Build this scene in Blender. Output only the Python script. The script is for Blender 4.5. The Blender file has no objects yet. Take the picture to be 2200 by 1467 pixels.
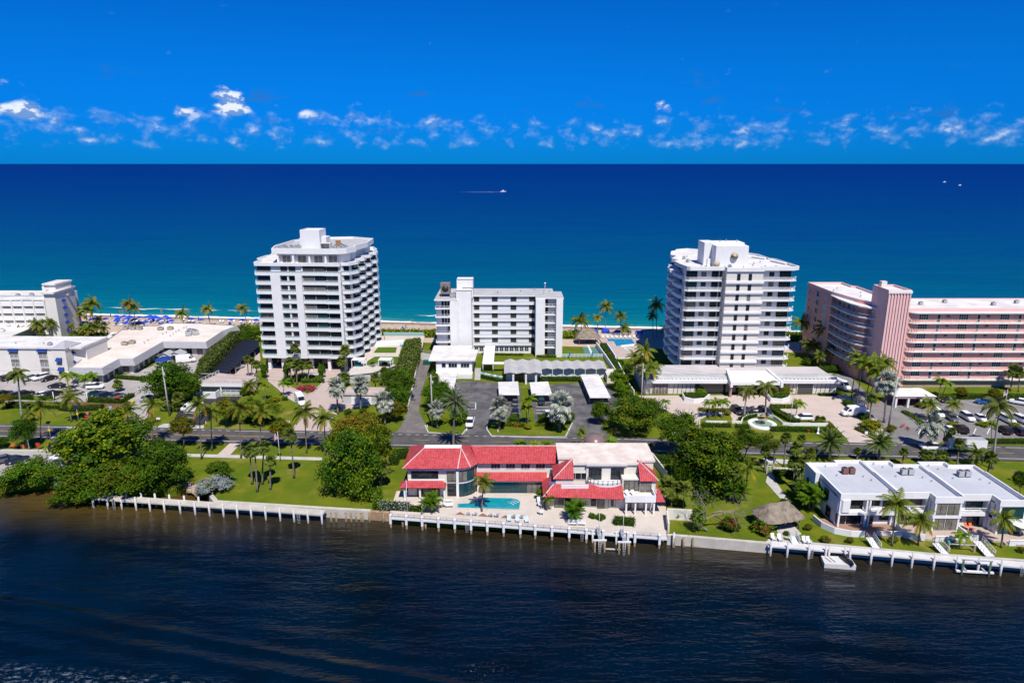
import bpy, math, random
from mathutils import Matrix, Vector, noise as mnoise
R = math.radians
sc = bpy.context.scene
COL = sc.collection
rnd = random.Random(7)

# ------------------------------------------------------------------ camera, sky, sun, exposure
CH, TH, FPX = 64.0, R(14.6), 1467.0           # camera height (m), downward pitch, focal length in photo pixels
cd = bpy.data.cameras.new('camera'); cam = bpy.data.objects.new('camera', cd); COL.objects.link(cam)
cd.sensor_width = 36.0; cd.lens = 24.0; cd.clip_start = 1.0; cd.clip_end = 120000.0
cam.location = (0, 0, CH); cam.rotation_euler = (math.pi / 2 - TH, 0, 0)
sc.camera = cam
SUN_EL, SUN_AZ = R(56), R(16)                 # sun high behind the camera, to the right
sdir = Vector((math.sin(SUN_AZ) * math.cos(SUN_EL), -math.cos(SUN_AZ) * math.cos(SUN_EL), math.sin(SUN_EL)))
sl = bpy.data.lights.new('sun', 'SUN'); sl.energy = 4.8; sl.angle = R(0.5); sl.color = (1.0, 0.955, 0.88)
sun = bpy.data.objects.new('sun', sl); COL.objects.link(sun)
sun.rotation_euler = (-sdir).to_track_quat('-Z', 'Y').to_euler(); sun.location = (60, -60, 160)
vs = sc.view_settings
vs.view_transform = 'Standard'; vs.look = 'None'; vs.exposure = 0.22; vs.gamma = 1.0; vs.use_curve_mapping = False
sc.cycles.max_bounces = 5; sc.cycles.diffuse_bounces = 2; sc.cycles.glossy_bounces = 3
sc.cycles.transmission_bounces = 2; sc.cycles.transparent_max_bounces = 6
sc.cycles.caustics_reflective = False; sc.cycles.caustics_refractive = False


class NT:
    """small node-tree helper"""
    def __init__(s, tree):
        s.t = tree; s.n = tree.nodes; s.l = tree.links
    def node(s, typ, **kw):
        nd = s.n.new(typ)
        for k, v in kw.items(): setattr(nd, k, v)
        return nd
    def put(s, sock, v):
        if v is None: return
        if isinstance(v, bpy.types.NodeSocket): s.l.new(v, sock)
        else:
            if sock.type == 'RGBA' and hasattr(v, '__len__') and len(v) == 3: v = (*v, 1)
            sock.default_value = v
    def m(s, op, a, b=None, c=None, clamp=False):
        nd = s.node('ShaderNodeMath', operation=op, use_clamp=clamp)
        s.put(nd.inputs[0], a); s.put(nd.inputs[1], b); s.put(nd.inputs[2], c)
        return nd.outputs[0]
    def vm(s, op, a, b=None):
        nd = s.node('ShaderNodeVectorMath', operation=op)
        s.put(nd.inputs[0], a); s.put(nd.inputs[1], b)
        return nd.outputs[1] if op in ('LENGTH', 'DOT_PRODUCT', 'DISTANCE') else nd.outputs[0]
    def mix(s, f, a, b, mode='MIX'):
        nd = s.node('ShaderNodeMix', data_type='RGBA', blend_type=mode)
        s.put(nd.inputs[0], f); s.put(nd.inputs[6], a); s.put(nd.inputs[7], b)
        return nd.outputs[2]
    def ss(s, x, lo, hi):
        nd = s.node('ShaderNodeMapRange', interpolation_type='SMOOTHSTEP')
        s.put(nd.inputs[0], x); nd.inputs[1].default_value = lo; nd.inputs[2].default_value = hi
        return nd.outputs[0]
    def noise(s, vec, scale, detail=3, rough=.55, col=False, dist=0.0):
        nd = s.node('ShaderNodeTexNoise'); s.put(nd.inputs['Vector'], vec)
        nd.inputs['Scale'].default_value = scale; nd.inputs['Detail'].default_value = detail
        nd.inputs['Roughness'].default_value = rough; nd.inputs['Distortion'].default_value = dist
        return nd.outputs[1 if col else 0]
    def ramp(s, f, pts):
        nd = s.node('ShaderNodeValToRGB'); s.put(nd.inputs[0], f)
        e = nd.color_ramp.elements
        while len(e) < len(pts): e.new(0.5)
        for el, (p, c) in zip(e, pts): el.position = p; el.color = (*c, 1)
        return nd.outputs[0]
    def mapping(s, vec, scale=(1, 1, 1), rot=(0, 0, 0), loc=(0, 0, 0)):
        nd = s.node('ShaderNodeMapping'); s.put(nd.inputs[0], vec)
        nd.inputs['Scale'].default_value = scale; nd.inputs['Rotation'].default_value = rot; nd.inputs['Location'].default_value = loc
        return nd.outputs[0]
    def comb(s, x, y, z=0.0):
        nd = s.node('ShaderNodeCombineXYZ')
        for i, v in enumerate((x, y, z)): s.put(nd.inputs[i], v)
        return nd.outputs[0]
    def sep(s, v):
        nd = s.node('ShaderNodeSeparateXYZ'); s.put(nd.inputs[0], v); return nd.outputs


# world: clear deep-blue sky with a belt of small fair-weather clouds low over the sea, all round the horizon
w = bpy.data.worlds.new('World'); sc.world = w; w.use_nodes = True
N = NT(w.node_tree); N.n.clear()
sky = N.node('ShaderNodeTexSky', sky_type='NISHITA'); sky.sun_disc = False
sky.sun_elevation = SUN_EL; sky.sun_rotation = math.atan2(sdir.x, sdir.y)
sky.air_density = 1.0; sky.dust_density = 0.15; sky.ozone_density = 3.0; sky.altitude = 60
skyc = N.mix(1.0, sky.outputs[0], (0.045, 0.46, 1.0), 'MULTIPLY')
tc = N.node('ShaderNodeTexCoord').outputs['Generated']
sx, sy, sz = N.sep(N.vm('NORMALIZE', tc))
az = N.m('ARCTAN2', sx, sy); el = N.m('ARCSINE', sz)
skyc = N.mix(N.ss(el, 0.0, 0.16), N.mix(1.0, skyc, (0.06, 0.52, 0.95), 'MULTIPLY'), N.mix(1.0, skyc, (0.08, 0.66, 0.88), 'MULTIPLY'))
p = N.comb(az, N.m('MULTIPLY', el, 1.35))
pw = N.vm('ADD', p, N.vm('MULTIPLY', N.noise(p, 26, 3, .6, col=True), (0.008, 0.008, 0)))
n1 = N.noise(pw, 40, 7, .55); n1b = N.noise(N.vm('ADD', pw, (-0.002, 0.006, 0)), 40, 5, .55)
belt = N.m('MULTIPLY', N.ss(el, 0.006, 0.028), N.m('SUBTRACT', 1.0, N.ss(el, 0.048, 0.085)))
blob = None
for (px, py, wx, wy, am) in [(45, 196, 36, 14, .36), (102, 246, 32, 16, .36), (38, 240, 18, 8, .2), (526, 224, 28, 26, .46), (530, 246, 44, 10, .24), (432, 250, 26, 11, .25), (678, 254, 22, 10, .24),
                             (790, 262, 70, 13, .16), (950, 274, 60, 12, .12), (1408, 236, 30, 12, .26), (1490, 288, 26, 12, .18), (1575, 288, 34, 12, .16),
                             (1900, 286, 60, 10, .08), (2010, 280, 34, 12, .13), (2105, 288, 30, 12, .12), (2190, 250, 18, 11, .16), (1260, 290, 50, 12, .10), (280, 268, 90, 12, .10)]:
    a = (px - 1100) / FPX; e = (352 - py) / FPX / (1 + a * a) ** .5
    q = N.vm('MULTIPLY', N.vm('SUBTRACT', N.comb(az, el), (math.atan(a), e, 0)), (FPX / wx / 1.0, FPX / wy, 0))
    g = N.m('MULTIPLY', N.m('EXPONENT', N.m('MULTIPLY', N.vm('DOT_PRODUCT', q, q), -1.0)), am)
    blob = g if blob is None else N.m('ADD', blob, g)
dens = N.m('ADD', N.m('ADD', N.m('SUBTRACT', n1, 0.075), N.m('MULTIPLY', belt, 0.205)), blob)
c1 = N.m('MULTIPLY', N.ss(dens, 0.60, 0.82), N.ss(el, 0.0, 0.012))
# small flat dark scraps of cloud a little higher
n2 = N.noise(N.vm('MULTIPLY', pw, (1, 2.2, 1)), 13, 6, .6)
c2 = N.m('MULTIPLY', N.ss(n2, 0.57, 0.70), N.m('MULTIPLY', N.ss(el, 0.03, 0.06), N.m('SUBTRACT', 1.0, N.ss(el, 0.09, 0.13))))
lit = N.ss(N.m('SUBTRACT', n1, n1b), -0.035, 0.05)
thick = N.m('MAXIMUM', N.ss(blob, 0.06, 0.28), N.m('MULTIPLY', N.ss(dens, .74, .88), .55))
ccol = N.mix(lit, (0.16, 0.30, 0.60), N.mix(thick, (0.26, 0.44, 0.74), (0.80, 0.84, 0.90)))
fade = N.m('ADD', 0.40, N.m('MULTIPLY', thick, 0.5))
out = N.mix(N.m('MULTIPLY', c2, 0.55), skyc, (0.035, 0.14, 0.37))
CLD = (N.m('MULTIPLY', c1, fade), ccol)
bg = N.node('ShaderNodeBackground'); SKY_ST = 0.10
# clouds are given in final radiance, so divide by the sky strength
out = N.mix(CLD[0], skyc if False else N.mix(N.m('MULTIPLY', c2, 0.5), skyc, (0.35, 1.35, 3.7)), N.vm('MULTIPLY', CLD[1], (1 / SKY_ST,) * 3))
N.l.new(out, bg.inputs[0]); bg.inputs[1].default_value = SKY_ST
w.cycles.sampling_method = 'MANUAL'; w.cycles.sample_map_resolution = 256
wo = N.node('ShaderNodeOutputWorld'); N.l.new(bg.outputs[0], wo.inputs[0])


def at(px, py, z=0.0):
    """photo pixel -> place on the level plane at height z (used to survey the site from the photograph)"""
    u = (px - 1100) / FPX; v = -(py - 733.5) / FPX
    d = Vector((u, math.cos(TH) + v * math.sin(TH), -math.sin(TH) + v * math.cos(TH)))
    t = (z - CH) / d.z
    return Vector((d.x * t, d.y * t, z))
def rise(px, py, Y):
    """height (and x) of the point seen at a pixel when it stands at distance Y"""
    v = -(py - 733.5) / FPX
    t = Y / (math.cos(TH) + v * math.sin(TH))
    return CH + (-math.sin(TH) + v * math.cos(TH)) * t, (px - 1100) / FPX * t


# ------------------------------------------------------------------ materials
MATS = {}
def mat(name, col=(.5, .5, .5), rough=.7, spec=.3, metal=0.0, nz=None, bump=None, col2=None, alpha=None):
    """procedural material; nz = (noise scale, amount) mottles the colour (towards col2 when given), bump = (scale, strength)"""
    if name in MATS: return MATS[name]
    mt = bpy.data.materials.new(name); mt.use_nodes = True
    T = NT(mt.node_tree); T.n.clear()
    bs = T.node('ShaderNodeBsdfPrincipled'); o = T.node('ShaderNodeOutputMaterial')
    T.l.new(bs.outputs[0], o.inputs[0])
    bs.inputs['Roughness'].default_value = rough; bs.inputs['Specular IOR Level'].default_value = spec
    bs.inputs['Metallic'].default_value = metal
    c = (*col, 1)
    pos = T.node('ShaderNodeNewGeometry').outputs['Position']
    if nz:
        f = T.noise(pos, nz[0], 5, .6)
        f2 = T.noise(pos, nz[0] * 9, 3, .6)
        f = T.m('ADD', T.m('MULTIPLY', f, .7), T.m('MULTIPLY', f2, .3))
        f = T.ss(f, .35, .65)
        c2 = col2 or tuple(x * (1 - nz[1]) for x in col)
        T.l.new(T.mix(f, c2, col), bs.inputs['Base Color'])
    else: bs.inputs['Base Color'].default_value = c
    if bump:
        b = T.node('ShaderNodeBump'); b.inputs['Strength'].default_value = bump[1]; b.inputs['Distance'].default_value = .05
        T.l.new(T.noise(pos, bump[0], 4), b.inputs['Height']); T.l.new(b.outputs[0], bs.inputs['Normal'])
    MATS[name] = mt
    mt['bs'] = bs.name
    return mt
def tree_of(mt): return NT(mt.node_tree), mt.node_tree.nodes[mt['bs']]

white = mat('white_stucco', (.765, .755, .745), .85, .2, nz=(.35, .08), bump=(6, .15))
def streaks(m, c, dark, amt):
    T, bs = tree_of(m); pos = T.node('ShaderNodeNewGeometry').outputs['Position']
    old = bs.inputs['Base Color'].links[0].from_socket
    f = T.noise(T.mapping(pos, (1.6, 1.6, .10)), 1.0, 5, .65); g = T.noise(pos, .12, 3)
    T.l.new(T.mix(T.m('MULTIPLY', T.ss(T.m('ADD', T.m('MULTIPLY', f, .75), T.m('MULTIPLY', g, .25)), .50, .70), amt), old, dark), bs.inputs['Base Color'])
streaks(white, None, (.64, .62, .59), .38)
white2 = mat('white_paint', (.74, .74, .74), .6, .3, nz=(.6, .06))
cream = mat('cream_stucco', (.68, .63, .57), .85, .2, nz=(.35, .10))
ivory = mat('ivory_stucco', (.72, .68, .62), .85, .2, nz=(.3, .08))
greywall = mat('grey_wall', (.50, .50, .51), .85, .2, nz=(.4, .12))
roofwhite = mat('white_roof_membrane', (.74, .725, .70), .8, .2, nz=(.18, .22), col2=(.56, .53, .49))
roofstain = mat('stained_roof_membrane', (.76, .70, .63), .8, .2, nz=(.11, .3), col2=(.63, .53, .43))
roofgrey = mat('grey_roof_gravel', (.46, .455, .45), .9, .15, nz=(.3, .18))
roofblue = mat('pale_grey_roof', (.50, .51, .54), .7, .3, nz=(.15, .12))
shingle = mat('grey_shingle', (.42, .42, .44), .8, .2, nz=(2.5, .25))
pinkw = mat('pink_stucco', (.74, .37, .31), .85, .2, nz=(.4, .12))
pinkl = mat('pale_pink_stucco', (.78, .50, .48), .85, .2, nz=(.4, .08))
tanw = mat('tan_stone_wall', (.42, .33, .25), .85, .2, nz=(1.2, .25))
glass = mat('window_glass', (.012, .016, .022), .06, .6)
glasst = mat('teal_window_glass', (.01, .05, .06), .06, .6)
curtain = mat('curtained_glass', (.22, .20, .17), .12, .5, nz=(.8, .5))
shade = mat('sun_shade', (.055, .05, .05), .8, .2, nz=(1.5, .2))
shade2 = mat('tan_sun_shade', (.16, .145, .125), .8, .2, nz=(1.5, .2))
railglass = mat('green_rail_glass', (.30, .46, .44), .15, .5)
steel = mat('grey_metal', (.42, .43, .44), .45, .5, nz=(2, .2))
darkm = mat('dark_metal', (.035, .035, .038), .5, .4)
concrete = mat('concrete', (.52, .50, .46), .9, .2, nz=(.5, .22))
dockc = mat('dock_concrete', (.54, .50, .43), .9, .2, nz=(.45, .22))
woodd = mat('weathered_timber', (.34, .25, .16), .9, .2, nz=(2, .45))
blue = mat('blue_canvas', (.012, .045, .24), .8, .2)
bluebr = mat('bright_blue_canvas', (.01, .06, .55), .8, .2)
teal = mat('teal_cushion', (.02, .30, .34), .8, .2)
red = mat('red_paint', (.50, .02, .02), .5, .4)
yellow = mat('yellow_paint', (.70, .50, .02), .5, .4)
orange = mat('orange_cushion', (.75, .16, .03), .7, .3)
brick = mat('red_brick_paving', (.30, .14, .10), .9, .2, nz=(1.5, .3))
trunkm = mat('palm_trunk', (.23, .20, .165), .95, .1, nz=(3, .4), bump=(9, .6))
barkm = mat('tree_bark', (.17, .135, .10), .95, .1, nz=(2, .4), bump=(7, .6))
deadm = mat('dead_wood', (.30, .25, .22), .95, .1, nz=(2, .3))


# ------------------------------------------------------------------ mesh builder
class MB:
    def __init__(s): s.v = []; s.f = []; s.mi = []; s.sm = []
    def add(s, vs, fs, m=0, sm=False):
        b = len(s.v); s.v += [tuple(q) for q in vs]
        for f in fs: s.f.append([b + i for i in f]); s.mi.append(m); s.sm.append(sm)
        return s
    def box(s, x0, x1, y0, y1, z0, z1, m=0, rz=0, piv=None):
        vs = [(x, y, z) for z in (z0, z1) for x, y in ((x0, y0), (x1, y0), (x1, y1), (x0, y1))]
        if rz:
            c, d = math.cos(rz), math.sin(rz); px, py = piv or ((x0 + x1) / 2, (y0 + y1) / 2)
            vs = [(px + (x - px) * c - (y - py) * d, py + (x - px) * d + (y - py) * c, z) for x, y, z in vs]
        return s.add(vs, [(3, 2, 1, 0), (4, 5, 6, 7), (0, 1, 5, 4), (1, 2, 6, 5), (2, 3, 7, 6), (3, 0, 4, 7)], m)
    def prism(s, poly, z0, z1, m=0, mtop=None, top=None, ztop=None):
        n = len(poly)
        a = sum(poly[i][0] * poly[(i + 1) % n][1] - poly[(i + 1) % n][0] * poly[i][1] for i in range(n))
        if a < 0: poly = poly[::-1]; top = top[::-1] if top else None; ztop = ztop[::-1] if ztop else None
        tp = top or poly
        s.add([(x, y, z0) for x, y in poly] + [(q[0], q[1], ztop[i] if ztop else z1) for i, q in enumerate(tp)],
              [tuple(range(n))[::-1]] + [(i, (i + 1) % n, n + (i + 1) % n, n + i) for i in range(n)], m)
        b = len(s.v) - n
        s.f.append([b + i for i in range(n)]); s.mi.append(m if mtop is None else mtop); s.sm.append(False)
        return s
    def sheet(s, pts, m=0): return s.add(pts, [tuple(range(len(pts)))], m)
    def tube(s, pts, rad, n=6, m=0, sm=True, cap=True):
        pts = [Vector(q) for q in pts]; k = len(pts)
        if not hasattr(rad, '__len__'): rad = [rad] * k
        vs = []; up = Vector((.13, .21, 1)).normalized()
        for i, q in enumerate(pts):
            t = (pts[min(i + 1, k - 1)] - pts[max(i - 1, 0)]).normalized()
            a = t.cross(up if abs(t.dot(up)) < .95 else Vector((1, 0, 0))).normalized(); b = t.cross(a)
            for j in range(n):
                an = 2 * math.pi * j / n; vs.append(q + (a * math.cos(an) + b * math.sin(an)) * rad[i])
        fs = [(i * n + j, i * n + (j + 1) % n, (i + 1) * n + (j + 1) % n, (i + 1) * n + j) for i in range(k - 1) for j in range(n)]
        if cap: fs += [tuple(range(n))[::-1], tuple(range((k - 1) * n, k * n))]
        b0 = len(s.f); s.add(vs, fs, m, sm)
        return s
    def cyl(s, x, y, z0, z1, r, n=10, m=0, r1=None): return s.tube([(x, y, z0), (x, y, z1)], [r, r if r1 is None else r1], n, m)
    def lathe(s, prof, n=16, m=0, c=(0, 0), sm=True):
        k = len(prof)
        vs = [(c[0] + r * math.cos(2 * math.pi * j / n), c[1] + r * math.sin(2 * math.pi * j / n), z) for r, z in prof for j in range(n)]
        fs = [(i * n + j, i * n + (j + 1) % n, (i + 1) * n + (j + 1) % n, (i + 1) * n + j) for i in range(k - 1) for j in range(n)]
        return s.add(vs, fs, m, sm)
    def mesh(s, name, mats):
        me = bpy.data.meshes.new(name); me.from_pydata(s.v, [], s.f)
        mats = mats if isinstance(mats, (list, tuple)) else [mats]
        for q in mats: me.materials.append(q)
        if len(mats) > 1: me.polygons.foreach_set('material_index', s.mi)
        if any(s.sm): me.polygons.foreach_set('use_smooth', s.sm)
        me.update(); return me
    def build(s, name, mats, parent=None, loc=(0, 0, 0), rz=0): return ob(name, s.mesh(name, mats), parent, loc, rz)

def ob(name, me, parent=None, loc=(0, 0, 0), rz=0, scale=None):
    o = bpy.data.objects.new(name, me); COL.objects.link(o)
    o.location = loc
    o.rotation_euler = rz if hasattr(rz, '__len__') else (0, 0, rz)
    if scale is not None: o.scale = scale if hasattr(scale, '__len__') else (scale,) * 3
    if parent: o.parent = parent
    return o
def tag(o, label=None, cat=None, group=None, kind=None):
    for k, v in (('label', label), ('category', cat), ('group', group), ('kind', kind)):
        if v: o[k] = v
    return o
def thing(name, label, cat, loc=(0, 0, 0), rz=0, group=None, scale=None):
    o = ob(name, None, None, loc, rz, scale); o.empty_display_size = .5
    return tag(o, label, cat, group)
def struct(mb, name, mats, kind='structure', label=None): return tag(mb.build(name, mats), label, None, None, kind)
def dup(o, parent=None, loc=None, rz=None, scale=None):
    c = o.copy(); COL.objects.link(c); c.parent = parent
    if loc is not None: c.location = loc
    if rz is not None: c.rotation_euler = (0, 0, rz)
    if scale is not None: c.scale = scale if hasattr(scale, '__len__') else (scale,) * 3
    for ch in KIDS.get(o.name, []): KIDS.setdefault(c.name, []).append(dup(ch, c))
    return c
KIDS = {}
def kid(o, parent): KIDS.setdefault(parent.name, []).append(o); return o
CACHE = {}
def shared(key, fn):
    if key not in CACHE: CACHE[key] = fn()
    return CACHE[key]
def set_mat(o, i, m):
    o.material_slots[i].link = 'OBJECT'; o.material_slots[i].material = m

def window_mesh(wd, ht, nx=1, ny=1, fr=.07, dep=.08, g='g', f='w'):
    """frame standing proud of the wall with mullions, glass set behind it; faces -y, origin at the bottom middle of the wall face"""
    def mk():
        b = MB(); h = wd / 2
        b.box(-h, h, -.02, .02, 0, ht, 1)
        b.box(-h - fr, -h, -dep, .02, -fr, ht + fr); b.box(h, h + fr, -dep, .02, -fr, ht + fr)
        b.box(-h, h, -dep, .02, ht, ht + fr); b.box(-h, h, -dep - .03, .02, -fr, 0)
        for i in range(1, nx): x = -h + wd * i / nx; b.box(x - fr * .4, x + fr * .4, -dep * .8, 0, 0, ht)
        for i in range(1, ny): z = ht * i / ny; b.box(-h, h, -dep * .7, 0, z - fr * .4, z + fr * .4)
        return b.mesh('window', [{'w': white2, 'd': darkm, 'b': steel}[f], {'g': glass, 't': glasst, 'c': curtain, 's': shade, 'S': shade2}[g]])
    return shared(('win', wd, ht, nx, ny, fr, dep, g, f), mk)
def win(parent, x, y, z, wd, ht, rz=0, name='window', **kw):
    return ob(name, window_mesh(round(wd, 2), round(ht, 2), **kw), parent, (x, y, z), rz)
def rail_mesh(pts, ht=1.0, sp=.14, post=1.8, m=None, closed=False, key=None, bt=.013):
    """open balustrade along a polyline: top and bottom rail, posts, balusters"""
    def mk():
        b = MB(); P = [Vector((*q, 0)) for q in pts]
        for a, c in zip(P, P[1:]):
            L = (c - a).length; d = (c - a).normalized(); s_ = Vector((-d.y, d.x, 0))
            for z, t in ((ht, .05), (.1, .03)):
                q = [a + s_ * t, a - s_ * t, c - s_ * t, c + s_ * t]
                b.add([(*v.xy, z - .05) for v in q] + [(*v.xy, z) for v in q], [(0, 1, 2, 3), (7, 6, 5, 4), (0, 4, 5, 1), (1, 5, 6, 2), (2, 6, 7, 3), (3, 7, 4, 0)])
            n = max(1, int(L / sp))
            for i in range(n):
                p0 = a + d * (L * (i + .5) / n); t = bt
                b.add([p0 - d * t + s_ * .0, p0 + d * t, p0 + d * t + Vector((0, 0, ht - .05)), p0 - d * t + Vector((0, 0, ht - .05))], [(0, 1, 2, 3)])
            n = max(1, round(L / post))
            for i in range(n + 1):
                p0 = a + d * (L * i / n); t = .045
                b.box(p0.x - t, p0.x + t, p0.y - t, p0.y + t, 0, ht + .02)
        return b.mesh('railing', m or white2)
    return shared(key, mk) if key else mk()
def offset_poly(poly, d):
    """move every edge of a counter-clockwise polygon outwards by d"""
    n = len(poly); out = []
    for i in range(n):
        a, b, c = Vector(poly[i - 1]), Vector(poly[i]), Vector(poly[(i + 1) % n])
        e1 = (b - a).normalized(); e2 = (c - b).normalized()
        n1 = Vector((e1.y, -e1.x)); n2 = Vector((e2.y, -e2.x))
        k = (n1 + n2); k = k / max(.3, k.dot(n1)) if k.length > 1e-6 else n1
        out.append((b.x + k.x * d, b.y + k.y * d))
    return out
def ccw(poly):
    n = len(poly); a = sum(poly[i][0] * poly[(i + 1) % n][1] - poly[(i + 1) % n][0] * poly[i][1] for i in range(n))
    return list(poly) if a > 0 else list(poly)[::-1]
def ring(b, poly, d, z0, z1, m=0):
    """a low parapet wall of thickness d along the inside of a ccw polygon"""
    inn = offset_poly(poly, -d); n = len(poly)
    for i in range(n):
        j = (i + 1) % n
        b.add([(*poly[i], z0), (*poly[j], z0), (*inn[j], z0), (*inn[i], z0), (*poly[i], z1), (*poly[j], z1), (*inn[j], z1), (*inn[i], z1)],
              [(0, 1, 5, 4), (2, 3, 7, 6), (4, 5, 6, 7), (3, 2, 1, 0)], m)
    return b
# ------------------------------------------------------------------ the setting: water, beach, land, road, paving
SB, SA = -0.105, 276.6                         # shoreline y = SA + SB x
def shore(x): return SA + SB * x
RB = -0.0557
def road_y(x): return 151.2 + RB * (x + 11)

def water_bump(T, bs, pos, layers, dist):
    h = None
    for sc_, st, am in layers:
        n = T.m('MULTIPLY', T.noise(T.mapping(pos, (st[0], st[1], 1), (0, 0, st[2])), sc_, 4, .6), am)
        h = n if h is None else T.m('ADD', h, n)
    b = T.node('ShaderNodeBump'); b.inputs['Strength'].default_value = 1.0; b.inputs['Distance'].default_value = dist
    T.l.new(h, b.inputs['Height']); T.l.new(b.outputs[0], bs.inputs['Normal'])
    return h
sea_m = mat('sea_water', (.0, .1, .2), .5, .03); T, bs = tree_of(sea_m)
pos = T.node('ShaderNodeNewGeometry').outputs['Position']; X, Y, Z = T.sep(pos)
d = T.m('SUBTRACT', Y, T.m('ADD', SA, T.m('MULTIPLY', X, SB)))
d = T.m('ADD', d, T.m('MULTIPLY', T.m('SUBTRACT', T.noise(pos, .05, 4), .5), 9.0))
dw = T.m('MAXIMUM', d, 0.0)
t = T.m('MULTIPLY', T.m('SUBTRACT', T.m('LOGARITHM', T.m('ADD', dw, 10.0), 10.0), 1.0), 1 / 3.2)
# broad patches of reef and sand under the shallow water, streaks of swell further out
pat = T.noise(T.mapping(pos, (.006, .03, 1), (0, 0, -.1)), 1.0, 6, .6)
pat2 = T.noise(T.mapping(pos, (.02, .11, 1), (0, 0, -.1)), 1.0, 5, .65)
pat3 = T.m('ADD', T.m('MULTIPLY', T.noise(T.mapping(pos, (.07, .4, 1), (0, 0, -.08)), 1.0, 4, .7), .6), T.m('MULTIPLY', T.noise(T.mapping(pos, (.0016, .014, 1), (0, 0, .03)), 1.0, 5, .65), .4))
t = T.m('ADD', t, T.m('ADD', T.m('MULTIPLY', T.m('SUBTRACT', pat, .5), .16), T.m('ADD', T.m('MULTIPLY', T.m('SUBTRACT', pat2, .5), .14), T.m('MULTIPLY', T.m('SUBTRACT', pat3, .5), .26))))
cw = T.ramp(t, [(0.0, (.07, .25, .24)), (.06, (.003, .165, .195)), (.20, (.0, .120, .185)), (.36, (.0, .078, .165)), (.52, (.0, .048, .165)), (.66, (.0, .030, .155)), (.82, (.0, .022, .145)), (1.0, (.0, .0185, .138))])
# surf: bands of foam where the swell breaks
fn = T.noise(T.mapping(pos, (.35, .8, 1)), 1.0, 6, .7)
wob = T.m('MULTIPLY', T.m('SUBTRACT', T.noise(T.mapping(pos, (.09, .02, 1)), 1.0, 3), .5), 9.0)
d2 = T.m('ADD', T.m('SUBTRACT', Y, T.m('ADD', SA, T.m('MULTIPLY', X, SB))), wob)
b1 = T.m('MULTIPLY', T.ss(d2, -6.0, -1.0), T.m('SUBTRACT', 1.0, T.ss(d2, 1.5, 5.5)))
foam = T.ss(T.m('ADD', T.m('MULTIPLY', b1, .62), T.m('MULTIPLY', fn, .5)), .62, .82)
b2 = T.m('MULTIPLY', T.ss(d2, 14.0, 15.0), T.m('SUBTRACT', 1.0, T.ss(d2, 15.5, 18.5)))
foam2 = T.m('MULTIPLY', T.ss(T.m('ADD', T.m('MULTIPLY', b2, .3), T.noise(T.mapping(pos, (.05, .05, 1)), 1.0, 4, .6)), .80, .92), .7)
foam = T.m('MAXIMUM', foam, foam2)
T.l.new(T.mix(foam, cw, (.85, .88, .88)), bs.inputs['Base Color'])
water_bump(T, bs, pos, [(1.0, (.09, .35, -.1), 1.0), (1.0, (.02, .08, -.08), 2.0), (1.0, (.5, 1.2, .1), .3)], 1.4)

canal_m = mat('canal_water', (.003, .006, .010), .06, .36); T, bs = tree_of(canal_m)
pos = T.node('ShaderNodeNewGeometry').outputs['Position']; X, Y, Z = T.sep(pos)
off = T.m('SUBTRACT', T.m('SUBTRACT', 112.0, T.m('MULTIPLY', X, .139)), Y)   # metres out from the sea wall
nb = T.noise(pos, .06, 4)
shl = T.m('MULTIPLY', T.m('SUBTRACT', 1.0, T.ss(T.m('ADD', off, T.m('MULTIPLY', T.m('SUBTRACT', nb, .5), 14.0)), -6.0, 16.0)), T.m('ADD', .35, T.m('MULTIPLY', T.m('SUBTRACT', 1.0, T.ss(X, -78.0, -40.0)), .65)))
cw = T.mix(shl, T.mix(T.ss(nb, .4, .65), (.0001, .0060, .0135), (.0006, .0030, .0048)), (.085, .055, .010))
# foam left by a passing boat: a drifting patch and a thin line across the foreground
ln1 = T.m('SUBTRACT', T.m('SUBTRACT', 71.2, T.m('MULTIPLY', X, .11)), Y)
f1 = T.m('MULTIPLY', T.ss(T.m('ADD', ln1, T.m('MULTIPLY', nb, 2.0)), .2, 2.4), T.m('SUBTRACT', 1.0, T.ss(X, -42.0, -34.0)))
fn = T.noise(T.mapping(pos, (1.1, 2.2, 1)), 1.0, 8, .75)
fo = T.m('MULTIPLY', T.m('MULTIPLY', f1, T.ss(fn, .50, .72)), .6)
f3 = T.m('MULTIPLY', T.m('SUBTRACT', 1.0, T.ss(T.vm('LENGTH', T.vm('MULTIPLY', T.vm('SUBTRACT', pos, (-3.7, 77.2, -1.5)), (.25, .5, 0))), .4, 1.1)), T.ss(T.noise(pos, 2.6, 4, .7), .60, .72))
f4 = T.m('MULTIPLY', T.m('SUBTRACT', 1.0, T.ss(T.m('ABSOLUTE', T.m('SUBTRACT', Y, T.m('ADD', 71.0, T.m('MULTIPLY', X, -.25)))), .0, 2.2)), T.ss(T.noise(pos, 2.3, 5, .75), .68, .78))
fo = T.m('MAXIMUM', T.m('MAXIMUM', fo, T.m('MULTIPLY', f3, .6)), T.m('MULTIPLY', T.m('MULTIPLY', f4, .55), T.m('SUBTRACT', 1.0, T.ss(X, -8.0, 0.0))))
T.l.new(T.mix(fo, cw, (.36, .42, .46)), bs.inputs['Base Color'])
h = water_bump(T, bs, pos, [(1.0, (.38, 1.25, -.12), 1.0), (1.0, (.09, .36, -.06), 2.2), (1.0, (1.6, 3.2, .15), .16)], .20)
dl = T.m('SUBTRACT', Y, T.m('ADD', 72.5, T.m('MULTIPLY', X, -.25)))
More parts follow.
